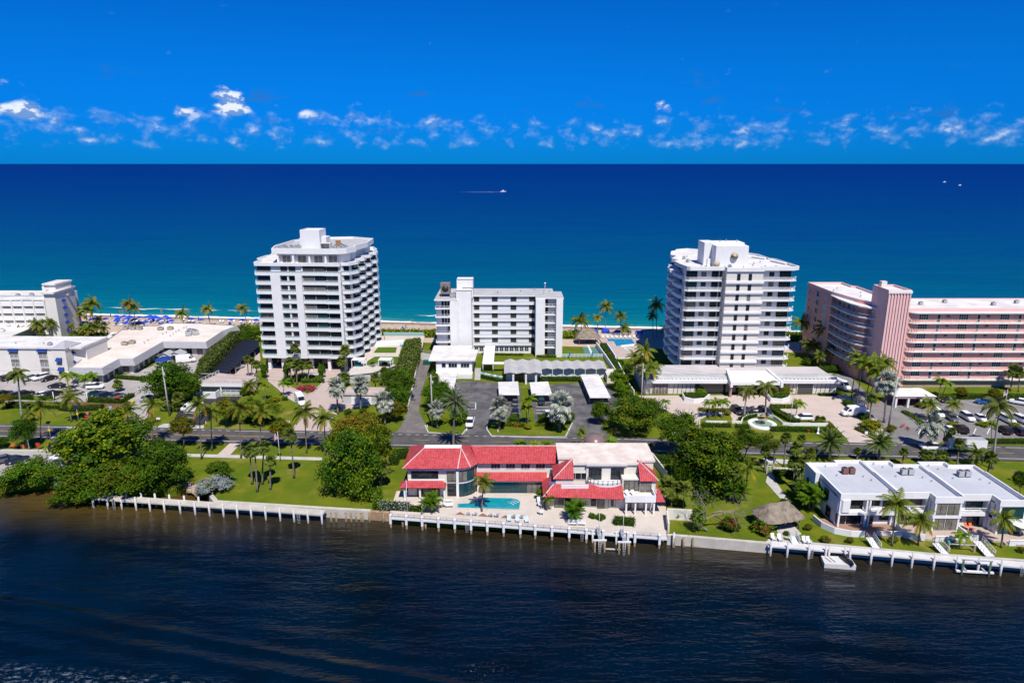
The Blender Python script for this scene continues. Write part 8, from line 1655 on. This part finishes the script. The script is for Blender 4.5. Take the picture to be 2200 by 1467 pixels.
for pts_, lab in (([(1465, 853), (1470, 862), (1490, 866), (1515, 864), (1525, 855)], 'left white raised planter before the right tower'), ([(1648, 855), (1655, 864), (1680, 866), (1695, 862), (1700, 853)], 'right white raised planter before the right tower')):
    t = thing('planter', lab, 'planter'); P_ = [tuple(at(*q).xy) for q in pts_]; b = MB(); b.prism(P_, 0, 1.2); b.build('box', white, t); ob('foliage', hedge_mesh([tuple(Vector(q) ) for q in offset_poly(ccw(P_), -.3)], .5, HK['mid'], 20, .14, 5), t, (0, 0, 1.2))

# ------------------------------------------------------------------ poles, signs, flags
def pole(px, py, h, label, r=.2, name='utility_pole', lean=0.0):
    t = thing(name, label, 'pole', at(px, py)); b = MB(); b.tube([(0, 0, 0), (lean * .5, 0, h * .5), (lean, 0, h)], [r, r * .85, r * .65], 8); b.build('shaft', mat('pole_concrete', (.46, .43, .40), .9, .2, nz=(1, .2)), t)
    b = MB(); b.box(lean - 1.1, lean + 1.1, -.07, .07, h - .7, h - .55); b.build('crossarm', woodd, t)
    for x in (-1.0, -.5, .5, 1.0): b = MB(); b.cyl(lean + x, 0, h - .55, h - .35, .05, 6); b.build('insulator', steel, t)
    b = MB(); b.cyl(lean + .35, -.25, h - 2.6, h - 1.6, .22, 10); b.build('transformer', steel, t); return t, at(px, py) + Vector((lean, 0, h - .35))
up = [pole(364, 894, 13.5, 'thick pale utility pole by the hotel exit', .22, lean=-.15), pole(929, 914, 13.5, 'utility pole beside the service lane', .22), pole(1377, 880, 13.0, 'utility pole behind the spreading shade tree', .2), pole(1907, 925, 14.0, 'utility pole beside the entrance porch', .24, lean=.6)]
anchors = [Vector((-330, 172, 13))] + [q[1] for q in up] + [Vector((360, 150, 13))]
for i, (a, c) in enumerate(zip(anchors, anchors[1:])):
    t = thing('overhead_wires', ('leftmost', 'left', 'middle', 'right', 'rightmost')[i] + ' span of thin overhead wires along the road', 'wires')
    for k, dx in enumerate((-.9, .9)):
        b = MB(); n = 16; b.tube([a.lerp(c, j / n) + Vector((dx, 0, -k * .9 - 1.6 * 4 * (j / n) * (1 - j / n))) for j in range(n + 1)], .022, 3, cap=False); b.build('wire', darkm, t)
def flagpole(px, py, tx, ty, label, flag=None, z=0):
    P = at(px, py, z); h, x = rise(tx, ty, P.y); t = thing('flagpole', label, 'flagpole', P); b = MB(); b.tube([(0, 0, 0), (0, 0, h - z)], [.07, .04], 6); b.build('shaft', white2, t)
    b = MB(); b.lathe([(0, h - z), (.09, h - z + .08), (0, h - z + .18)], 8); b.build('finial', mat('brass', (.5, .36, .1), .3, .5, 1.0), t)
    if flag:
        hz = h - z - .3
        if flag == 'stripes':
            for i in range(13): b = MB(); b.add([(0, 0, hz - i * .11), (-.5, .12, hz - i * .11 - .15), (-.85, .05, hz - i * .11 - .55), (-.85, .05, hz - i * .11 - .66), (-.5, .12, hz - i * .11 - .26), (0, 0, hz - i * .11 - .11)], [(0, 1, 4, 5), (1, 2, 3, 4)]); b.build('flag_stripe', red if i % 2 == 0 else white2, t)
            b = MB(); b.add([(.0, -.02, hz), (-.42, .08, hz - .13), (-.42, .08, hz - .9), (0, -.02, hz - .77)], [(0, 1, 2, 3)]); b.build('flag_canton', blue, t)
        else: b = MB(); b.add([(0, 0, hz), (-.25, .06, hz - .2), (-.2, .03, hz - 1.6), (0, 0, hz - 1.5)], [(0, 1, 2, 3)]); b.build('flag', blue, t)
    return t
flagpole(602, 992, 600, 927, 'flagpole with striped flag on the lawn', 'stripes'); flagpole(875, 1100, 873, 1030, 'white flagpole with limp blue flag on the house dock', 'limp', .5); flagpole(1698, 910, 1701, 852, 'tall white flagpole in the fountain garden', None); flagpole(2158, 876, 2159, 836, 'flagpole with striped flag in the apartment car park', 'stripes')
def solar_sign(px, py, h, label):
    t = thing('solar_sign', label, 'sign', at(px, py)); b = MB(); b.tube([(0, 0, 0), (0, 0, h)], .06, 6); b.build('post', steel, t); b = MB(); b.add([(-.5, -.35, h), (.5, -.35, h), (.5, .35, h + .4), (-.5, .35, h + .4), (-.5, -.35, h - .05), (.5, -.35, h - .05), (.5, .35, h + .35), (-.5, .35, h + .35)], [(0, 1, 2, 3), (7, 6, 5, 4), (0, 4, 5, 1)]); b.build('solar_panel', mat('solar_cell', (.01, .02, .06), .2, .6), t)
    b = MB(); b.prism([(-.38, 0), (0, -.38), (.38, 0), (0, .38)], -.02, .02); o = ob('sign_plate', b.mesh('sign_plate', yellow), t, (0, -.08, h - 1.7), (R(90), 0, 0)); return t
solar_sign(110, 948, 4.6, 'solar-powered crossing sign on the near side of the road'); solar_sign(170, 912, 4.6, 'solar-powered crossing sign with yellow plate on the hotel lawn')
def post(px, py, h, m, label, name='bollard', r=.09, cat='bollard', group=None):
    t = thing(name, label, cat, at(px, py), 0, group); b = MB(); b.cyl(0, 0, .0, h, r, 8); b.build('shaft', m, t); b = MB(); b.lathe([(r * 1.2, h), (r * 1.2, h + .06), (0, h + .14)], 8); b.build('cap', white2, t); return t
for px, py in ((918, 922), (1003, 930), (1070, 932), (1222, 930)): post(px, py, 1.1, white2, f"white roadside marker post, {('leftmost', 'second from left', 'third from left', 'rightmost')[(918, 1003, 1070, 1222).index(px)]} of four", group='white roadside marker posts')
for px, py in ((117, 866), (189, 866)): post(px, py, 3.2, white2, f"white lamp post at the {'left' if px < 150 else 'right'} hotel hedge", 'lamp_post', .1, 'lamp', 'white hotel lamp posts')
post(128, 927, 1.0, yellow, 'yellow bollard in the middle of the road by the crossing'); post(443, 914, 1.0, yellow, 'yellow bollard left of the garage forecourt'); post(437, 922, .9, yellow, 'yellow post at the garage forecourt kerb'); post(63, 966, 3.6, white2, 'white lamp post behind the orange bench', 'lamp_post', .1, 'lamp')
t = thing('fire_hydrant', 'red fire hydrant in the golden hedge', 'hydrant', at(1111, 920)); b = MB(); b.lathe([(.2, 0), (.2, .08), (.14, .1), (.14, .6), (.2, .62), (.17, .78), (0, .9)], 10); b.tube([(-.25, 0, .45), (.25, 0, .45)], .07, 8); b.build('body', red, t)
t = thing('fire_hydrant', 'red fire hydrant on the fountain lawn', 'hydrant', at(1737, 930)); b = MB(); b.lathe([(.2, 0), (.2, .08), (.14, .1), (.14, .6), (.2, .62), (.17, .78), (0, .9)], 10); b.tube([(-.25, 0, .45), (.25, 0, .45)], .07, 8); b.build('body', red, t)
t = thing('statue', 'small white garden statue on the fountain lawn', 'statue', at(1757, 932)); b = MB(); b.lathe([(.35, 0), (.35, .3), (.2, .34), (.22, .8), (.28, 1.1), (.2, 1.4), (.12, 1.5), (.16, 1.65), (.12, 1.8), (0, 1.86)], 12); b.build('figure', white2, t)
t = thing('park_bench', 'orange bench by the left footway', 'bench', at(31, 962)); 
for i in range(3): b = MB(); b.box(-1.0, 1.0, -.3 + i * .2, -.14 + i * .2, .42, .47); b.build('seat_slat', mat('orange_wood', (.55, .17, .04), .6, .3), t)
for i in range(3): b = MB(); b.box(-1.0, 1.0, .32 + i * .03, .36 + i * .03, .55 + i * .17, .68 + i * .17); b.build('back_slat', mat('orange_wood'), t)
for x in (-.85, .85): b = MB(); b.box(x - .05, x + .05, -.3, .4, 0, .42); b.build('leg', darkm, t)
t = thing('litter_bin', 'square orange-brown litter bin beside the orange bench', 'bin', at(51, 962)); b = MB(); b.box(-.4, .4, -.4, .4, 0, 1.1); b.build('body', mat('orange_wood'), t); b = MB(); b.box(-.45, .45, -.45, .45, 1.1, 1.2); b.build('lid', darkm, t)
def board(px, py, w_, h_, z, m, label, name='sign'):
    t = thing(name, label, 'sign', at(px, py)); b = MB(); b.box(-w_ / 2, w_ / 2, -.04, .04, z, z + h_); b.build('panel', m, t); b = MB(); b.cyl(0, .08, 0, z + h_, .05, 6); b.build('post', steel, t); return t
board(83, 966, .9, .9, .8, red, 'red sign by the left footway'); board(187, 905, .8, .7, .9, red, 'red sign on the hotel lawn by the crossing'); board(190, 903, .6, .7, 1.6, mat('pink_sign', (.6, .15, .28), .6), 'pink round sign on the hotel lawn'); board(240, 895, .8, .7, 2.2, mat('pale_blue_sign', (.3, .45, .7), .6), 'pale blue sign behind the sea grape'); board(322, 902, .6, .6, 1.6, red, 'red stop sign at the hotel exit'); board(618, 910, 1.2, .6, .3, white2, 'low white sign on the tower lawn'); board(668, 812, 5.0, .5, .9, white2, 'long white name board in the driveway island'); board(341, 908, 1.0, .5, .9, white2, 'white sign in the yellow bed'); board(2181, 1035, .7, .9, 1.4, bluebr, 'blue sign behind the right town house'); board(1860, 940, .7, .7, .9, white2, 'small white sign in the mottled yellow bed')
cone = MB().box(-.2, .2, -.2, .2, 0, .04).lathe([(.15, .04), (.04, .7), (0, .72)], 10).mesh('body', mat('cone_orange', (.75, .14, .03), .6))
for px, py in ((1864, 872), (1884, 874), (1889, 873)): t = thing('traffic_cone', f"orange traffic cone on the side lane, {'left' if px < 1870 else ('middle' if px < 1887 else 'right')} of three", 'cone', at(px, py), 0, 'orange cones on the side lane'); ob('body', cone, t)
P = at(907, 782); t = thing('waste_container', 'dark green waste container at the end of the service lane', 'container', at(918, 783)); b = MB(); b.prism([(-1.1, -.8), (1.1, -.8), (1.1, .8), (-1.1, .8)], .15, 1.3, top=[(-1.3, -.9), (1.3, -.9), (1.3, .9), (-1.3, .9)]); b.build('bin', mat('dark_green_paint', (.01, .10, .08), .5), t); b = MB(); b.box(-1.3, 1.3, -.95, .95, 1.3, 1.4); b.build('lid', mat('dark_green_paint'), t)
for i, (px, py) in enumerate(((1939, 918), (1950, 924))):
    t = thing('barricade', f"red folding barricade at the car park entrance, {'left' if i == 0 else 'right'} of the pair", 'barricade', at(px, py), .5 + i); 
    for z in (.3, .65): b = MB(); b.box(-.7, .7, -.04, .04, z, z + .2); b.build('board', red, t)
    for x in (-.6, .6): b = MB(); b.tube([(x, -.3, 0), (x, 0, .9), (x, .3, 0)], .035, 4); b.build('leg', red, t)
# service gate at the lane end
t = thing('lane_gate', 'white gate wall across the end of the service lane', 'gate'); wall(t, (903, 772), (925, 776), 2.4, white); A_, B_ = at(903, 772), at(925, 776); ob('railing', rail_mesh([tuple(A_.xy), tuple(B_.xy)], 1.0, .2, 1.4, m=steel), t, (0, 0, 2.4))
t = thing('lane_wall', 'long low cream wall along the left of the service lane', 'wall'); wall(t, (900, 772), (888, 833), 1.3, cream); wall(t, (888, 833), (877, 880), 1.2, cream)
t = thing('garage_front', 'white garage front with rails behind the silver palms', 'garage', at(780, 868), R(-3)); b = MB(); b.box(-5.5, 5, 0, 6, 0, 2.6); b.build('wall', greywall, t); b = MB(); b.box(-5.8, 5.3, -.3, 6.2, 2.6, 2.9); b.build('roof', paver_m, t); b = MB(); b.box(-3.2, 2.4, -.08, 0, 0, 2.2); b.build('door', white2, t); ob('railing', rail_mesh([(-5.6, -.1), (5.1, -.1)], 1.0, .16, 1.5), t, (0, 0, 2.9))
t = thing('tented_awning', 'blue fabric canopy over the hotel drop-off', 'canopy', at(353, 786), R(-30)); b = MB(); b.lathe([(2.6, 2.1), (2.2, 2.6), (0, 2.9)], 16); b.build('cover', blue, t)
for x in (-1.8, 1.8): b = MB(); b.cyl(x, 0, 0, 2.2, .05, 5); b.build('post', steel, t)

# ------------------------------------------------------------------ house terrace, docks: small things
hp = thing('house_pool', 'kidney-edged turquoise pool on the terrace of the red-roofed house', 'swimming pool'); S3 = lambda x, y: (790 + x / 5.643, 920 + y / 5.643)
PP = [S3(1085, 960), S3(1090, 912), S3(1240, 905), S3(1330, 885), S3(1390, 855), S3(1440, 838), S3(1740, 845), S3(1815, 862), S3(1848, 895), S3(1835, 985)]
z_ = .2; b = MB(); P_ = ccw([tuple(at(*q, z_).xy) for q in PP]); b.prism(P_, .05, z_ - .02); b.build('water', pool_m, hp); b = MB(); ring(b, offset_poly(P_, .28), .28, .05, z_ + .04); b.build('coping', stone_m, hp)
b = MB()
for i in range(3): q = at(*S3(1800 - 30 * i, 880 + 12 * i), z_); b.tube([(q.x - .8, q.y + .3, z_), (q.x, q.y - .1, z_), (q.x + .5, q.y - .7, z_)], .05, 4)
b.build('pool_steps', white2, hp)
chair_s = MB().box(-.32, .32, -.3, .35, .32, .38).add([(-.3, .3, .36), (.3, .3, .36), (.34, .62, 1.05), (-.34, .62, 1.05), (-.3, .36, .36), (.3, .36, .36), (.34, .68, 1.05), (-.34, .68, 1.05)], [(0, 1, 2, 3), (7, 6, 5, 4), (3, 2, 6, 7), (0, 3, 7, 4), (1, 5, 6, 2)]); 
cw2 = chair_s.mesh('seat', white2); cb2 = chair_s.mesh('seat', mat('pale_blue_paint', (.45, .56, .70), .6)); co2 = chair_s.mesh('seat', orange); arms = MB().box(-.42, -.3, -.35, .4, .52, .56).box(.3, .42, -.35, .4, .52, .56).mesh('arms', white2); legs4 = MB().box(-.38, -.32, -.3, -.24, 0, .52).box(.32, .38, -.3, -.24, 0, .52).box(-.34, -.28, .3, .36, 0, .36).box(.28, .34, .3, .36, 0, .36).mesh('legs', white2)
def chair(px, py, rz, label, me=None, z=.2, group=None): t = thing('garden_chair', label, 'chair', at(px, py, z), rz, group); ob('seat', me or cw2, t); ob('arms', arms, t); ob('legs', legs4, t); return t
for i, x in enumerate((1007, 1020, 1055, 1067, 1105, 1119)): chair(x, 1106 + (x - 1000) * .055, R(180 + 20 * (i % 2)), f'white terrace chair before the house pool, {ORD[i]} from the left', None, .2, 'white terrace chairs')
for i, x in enumerate((1094, 1112, 1132, 1133.5)): 
    if i < 3: chair(x, 1120 + i * 1.2, R(8), f'pale blue chair on the house dock, {ORD[i]} from the left', cb2, .5, 'pale blue dock chairs')
for i, (x, y) in enumerate(((962, 1078), (963, 1084), (963, 1088))): lounger(at(x, y, .2), R(95), f"white lounger by the curved glazing, {('rearmost', 'middle', 'nearest')[i]} of three", None, 'loungers by the curved glazing')
for i, (x, y) in enumerate(((1158, 1075), (1160, 1081), (1162, 1088), (1164, 1104))): chair(x, y, R(30 * i), f"white chair beside the small potted tree, {('rearmost', 'second', 'third', 'nearest')[i]} of four", None, .2, 'white chairs by the potted tree')
for i, x in enumerate((1348, 1362)): lounger(at(1120 + (1200 if i == 0 else 1265) / 5.24, 920 + 760 / 5.24, 3.35), R(10), f"{'left' if i == 0 else 'right'} lounger on the upper terrace of the house", None)
for i, (x, y) in enumerate(((988, 1104), (1037, 1107), (1086, 1111))): b = MB(); P = at(x, y, .2); b.prism([(P.x - 1.2, P.y - .5), (P.x + 1.2, P.y - .5), (P.x, P.y + .9)], .19, .205); o = b.build('paving_inlay', brick); tag(o, None, None, None, 'structure')
for i, x in enumerate((1231, 1248)):
    t = thing('dock_bench', f"{'left' if i == 0 else 'right'} white slatted bench on the house dock", 'bench', at(x, 1128, .5), R(-4))
    for k in range(3): b = MB(); b.box(-.85, .85, -.3 + .2 * k, -.14 + .2 * k, .42, .46); b.build('seat_slat', white2, t)
    for k in range(3): b = MB(); b.box(-.85, .85, .3, .34, .55 + .15 * k, .66 + .15 * k); b.build('back_slat', white2, t)
    for x_ in (-.75, .75): b = MB(); b.box(x_ - .05, x_ + .05, -.3, .32, 0, .42); b.build('leg', white2, t)
def boat_lift(px, py, label, wd=1.7):
    P = at(px, py, -1.5); t = thing('boat_lift', label, 'boat lift', (P.x, P.y, 0))
    for sx in (-1, 1):
        for y in (0, 3.2): b = MB(); b.cyl(sx * wd / 2, y, -3, .75, .18, 9); b.build('piling', woodd if y == 0 else mat('pile_concrete'), t)
    for y in (0, 3.2): b = MB(); b.box(-wd / 2 - .3, wd / 2 + .3, y - .15, y + .15, .75, .95); b.build('beam', white2, t)
    b = MB(); b.box(-.25, .25, .0, 3.2, .95, 1.1); b.build('rail', steel, t)
    for y in (.3, 2.9): b = MB(); b.box(-.3, .3, y - .25, y + .25, 1.1, 1.6); b.build('motor', steel, t)
    b = MB()
    for s_ in (-.2, .2): b.tube([(s_, -.2, .8), (s_, -.2, -1.8)], .03, 4)
    for k in range(7): b.tube([(-.2, -.2, .6 - .35 * k), (.2, -.2, .6 - .35 * k)], .025, 4)
    b.build('ladder', white2, t); b = MB(); b.tube([(0, 1.6, 1.1), (0, 1.6, 5.2)], [.05, .03], 5); b.build('guide_mast', white2, t); return t
boat_lift(1288, 1186, 'left boat lift frame off the house dock'); boat_lift(1340, 1190, 'right boat lift frame off the house dock')
t = thing('mooring_beam', 'timber beam floating between the two boat lift frames', 'beam', at(1313, 1180, -1.4)); b = MB(); b.tube([(-1.6, 0, .12), (1.6, -.2, .12)], .16, 8); b.build('log', dockc, t)
t = thing('boat_lift', 'low empty cradle boat lift off the town house dock', 'boat lift', (*at(2090, 1232, -1.5).xy, 0), R(-6))
for x in (-2.1, 2.1):
    for y in (-.6, 4.2): b = MB(); b.cyl(x, y, -3, 1.3, .17, 9); b.build('piling', mat('green_timber', (.10, .16, .12), .9, .2, nz=(1.5, .4)) if y < 0 else woodd, t)
for y in (-.6, 4.2): b = MB(); b.tube([(-2.4, y, 1.35), (2.4, y, 1.35)], .11, 8); b.build('drive_tube', steel, t)
for x in (-2.9, 2.9): b = MB(); b.box(-2.9, 2.9, (x + 2.9) / 5.8 * 2.4 - .6, (x + 2.9) / 5.8 * 2.4 - .2, -1.0, -.75); b.build('cradle_beam', white2, t)
b = MB(); b.box(-1.6, -1.3, -.6, 2.2, -.75, -.55); b.box(1.3, 1.6, -.6, 2.2, -.75, -.55); b.build('bunk', steel, t); b = MB(); b.box(-2.35, -2.1, 3.9, 4.4, 1.45, 1.9); b.build('motor', mat('teal_panel'), t)
# floating platform and water scooter
t = thing('floating_platform', 'white floating platform moored to the town house dock', 'platform'); b = MB(); b.prism([tuple(at(*q, -.6).xy) for q in [(1764, 1192), (1826, 1194), (1840, 1214), (1772, 1209)]], -1.7, -.7); b.build('deck', mat('white_dock_boards'), t)
b = MB(); 
for i in range(2): P = at(1780 + 9 * i, 1202, -.6); b.tube([(P.x - .2, P.y + .8, -.66), (P.x + .2, P.y - .6, -.66)], .06, 4)
b.build('runner', darkm, t)
t = thing('water_scooter', 'black water scooter resting on the floating platform', 'watercraft', at(1820, 1206, -.7), R(-80))
b = MB(); loft(b, [(-1.5, .42, .36, .1, .5), (-.9, .55, .44, .05, .62), (.4, .55, .36, .02, .72), (1.1, .4, .2, .08, .66), (1.6, .12, .06, .3, .52)]); b.build('hull', PAINT['black'], t); b = MB(); b.box(-1.2, .2, -.2, .2, .62, .9); b.build('saddle', darkm, t); b = MB(); b.tube([(.45, -.4, .98), (.55, 0, 1.02), (.45, .4, .98)], .04, 5); b.tube([(.7, 0, .7), (.5, 0, 1.0)], .08, 5); b.build('handlebar', steel, t)
# gangways
def gangway(a, c, label, wd=1.1, z0=.4, z1=.3):
    P, Q = at(*a, z0), at(*c, z1); t = thing('gangway', label, 'gangway', P); d_ = Q - P; n = Vector((-d_.y, d_.x, 0)).normalized() * wd / 2; b = MB(); b.add([-n, n, d_ + n, d_ - n] + [v + Vector((0, 0, -.12)) for v in (-n, n, d_ + n, d_ - n)], [(3, 2, 1, 0), (4, 5, 6, 7), (0, 1, 5, 4), (1, 2, 6, 5), (2, 3, 7, 6), (3, 0, 4, 7)]); b.build('ramp', white2, t)
    for s_ in (-1, 1):
        b = MB(); k = 5
        for z in (.5, 1.0): b.tube([n * s_ + Vector((0, 0, z)), d_ + n * s_ + Vector((0, 0, z))], .045, 4)
        for i in range(k + 1): q = n * s_ + d_ * i / k; b.tube([q, q + Vector((0, 0, 1.0))], .04, 4)
        b.build('handrail', white2, t)
    return t
gangway((1868, 1154), (1885, 1179), 'left white gangway from patio to dock', 1.3, 1.0); gangway((2010, 1166), (2032, 1190), 'middle white gangway from patio to dock', 1.3, 1.0); gangway((2100, 1162), (2128, 1194), 'right white gangway from patio to dock', 1.5, 1.0); gangway((1702, 1152), (1710, 1168), 'short white steps from the hut path to the dock', 1.3, .8)
for x, lab in ((1662, 'left white garden chair on the dock wall by the hut'), (1676, 'second white garden chair on the dock wall by the hut'), (1729, 'left chair of the white pair right of the dock steps'), (1738, 'right chair of the white pair right of the dock steps')): chair(x, 1160 + (x - 1660) * .09, R(10), lab, None, .4)
chair(2079, 1137, R(25), 'left orange cushioned chair on the right patio', co2, .35); chair(2089, 1138, R(20), 'right orange cushioned chair on the right patio', co2, .35)
t = thing('patio_umbrella', 'white patio umbrella at the right photo edge', 'umbrella', at(2192, 1150, .35)); b = MB(); b.lathe([(1.8, 2.2), (.9, 2.6), (0, 2.9)], 8, sm=False); b.build('canopy', white2, t); b = MB(); b.cyl(0, 0, 0, 2.7, .04, 6); b.build('pole', steel, t)
t = thing('garden_gate', 'white lattice garden gate with arched top', 'gate', at(1654, 1018)); ob('lattice', rail_mesh([(-.7, 0), (.7, 0)], 1.9, .12, .7), t); b = MB(); b.tube([(.75 * math.cos(R(a)), 0, 1.9 + .5 * math.sin(R(a))) for a in range(0, 181, 20)], .05, 5); b.build('arch', white2, t)
t = thing('garden_wall', 'low white wall on both sides of the lattice gate', 'wall'); wall(t, (1600, 1006), (1646, 1011), .9); wall(t, (1662, 1012), (1722, 1016), .9)
# shore rocks at the inlet
for i, (x, y) in enumerate(((405, 1042), (414, 1046), (424, 1044), (432, 1050), (418, 1052), (440, 1054), (428, 1058), (409, 1050), (128, 1034), (136, 1036), (122, 1036))):
    rg = random.Random(i); b = MB(); n = 8; b.lathe([(0, .55)] + [(rg.uniform(.5, .8), .35), (rg.uniform(.8, 1.1), 0), (.9, -.5)], n, sm=False); b.v = [(x_ * (1 + rg.uniform(-.15, .15)), y_ * (1 + rg.uniform(-.15, .15)), z_ + rg.uniform(-.1, .1)) for x_, y_, z_ in b.v]
    o = b.build('shore_rock', mat('pale_rock', (.42, .32, .24), .95, .1, nz=(1.4, .3)), None, at(x, y, -.2), i); tag(o, f"pale boulder on the shore {'by the silver bush' if i < 8 else 'by the left mangrove'}, {ORD[i if i < 8 else i - 8]} of its cluster", 'rock', 'boulders on the shore')
# ------------------------------------------------------------------ boats far out
def motorboat(px, py, L, label, rz):
    P = at(px, py, -1.0); t = thing('motorboat', label, 'boat', P, rz); s_ = L / 9; b = MB(); loft(b, [(-4.5 * s_, 1.4 * s_, 1.5 * s_, -.3, 1.2 * s_), (0, 1.5 * s_, 1.6 * s_, -.3, 1.3 * s_), (3 * s_, 1.0 * s_, 1.2 * s_, 0, 1.5 * s_), (4.8 * s_, .1, .2, .8 * s_, 1.7 * s_)]); b.build('hull', white2, t); b = MB(); b.box(-1.5 * s_, 1.2 * s_, -1.0 * s_, 1.0 * s_, 1.3 * s_, 2.9 * s_); b.build('cabin', white2, t); b = MB(); b.box(1.21 * s_, 1.25 * s_, -.9 * s_, .9 * s_, 2.0 * s_, 2.7 * s_); b.build('windscreen', glass, t); return t
motorboat(1081, 412.5, 13, 'small white motorboat trailing a wake far offshore', 0); motorboat(2029, 392, 12, 'left of two tiny white boats near the horizon', 0); motorboat(2062, 399, 11, 'right of two tiny white boats near the horizon', .3)
b = MB(); P = at(1079, 412.8, -.95); n = 26; rg = random.Random(3)
b.add([v for i in range(n + 1) for v in ((P.x - i * 4.2, P.y - (1.0 + i * .22 + rg.uniform(-.6, .6)) * 2.2, -.93), (P.x - i * 4.2, P.y + (1.0 + i * .22 + rg.uniform(-.6, .6)) * 2.2, -.93))], [(2 * i, 2 * i + 1, 2 * i + 3, 2 * i + 2) for i in range(n)])
fm = mat('wake_foam', (.55, .62, .68), .8, .1); T, bs = tree_of(fm); pos = T.node('ShaderNodeNewGeometry').outputs['Position']; X, Y, Z = T.sep(pos)
T.l.new(T.m('MULTIPLY', T.ss(T.noise(T.mapping(pos, (.12, .5, 1)), 1.0, 4, .7), .38, .62), T.ss(X, P.x - 108, P.x - 12)), bs.inputs['Alpha'])
struct(b, 'wake_foam', fm, 'stuff')
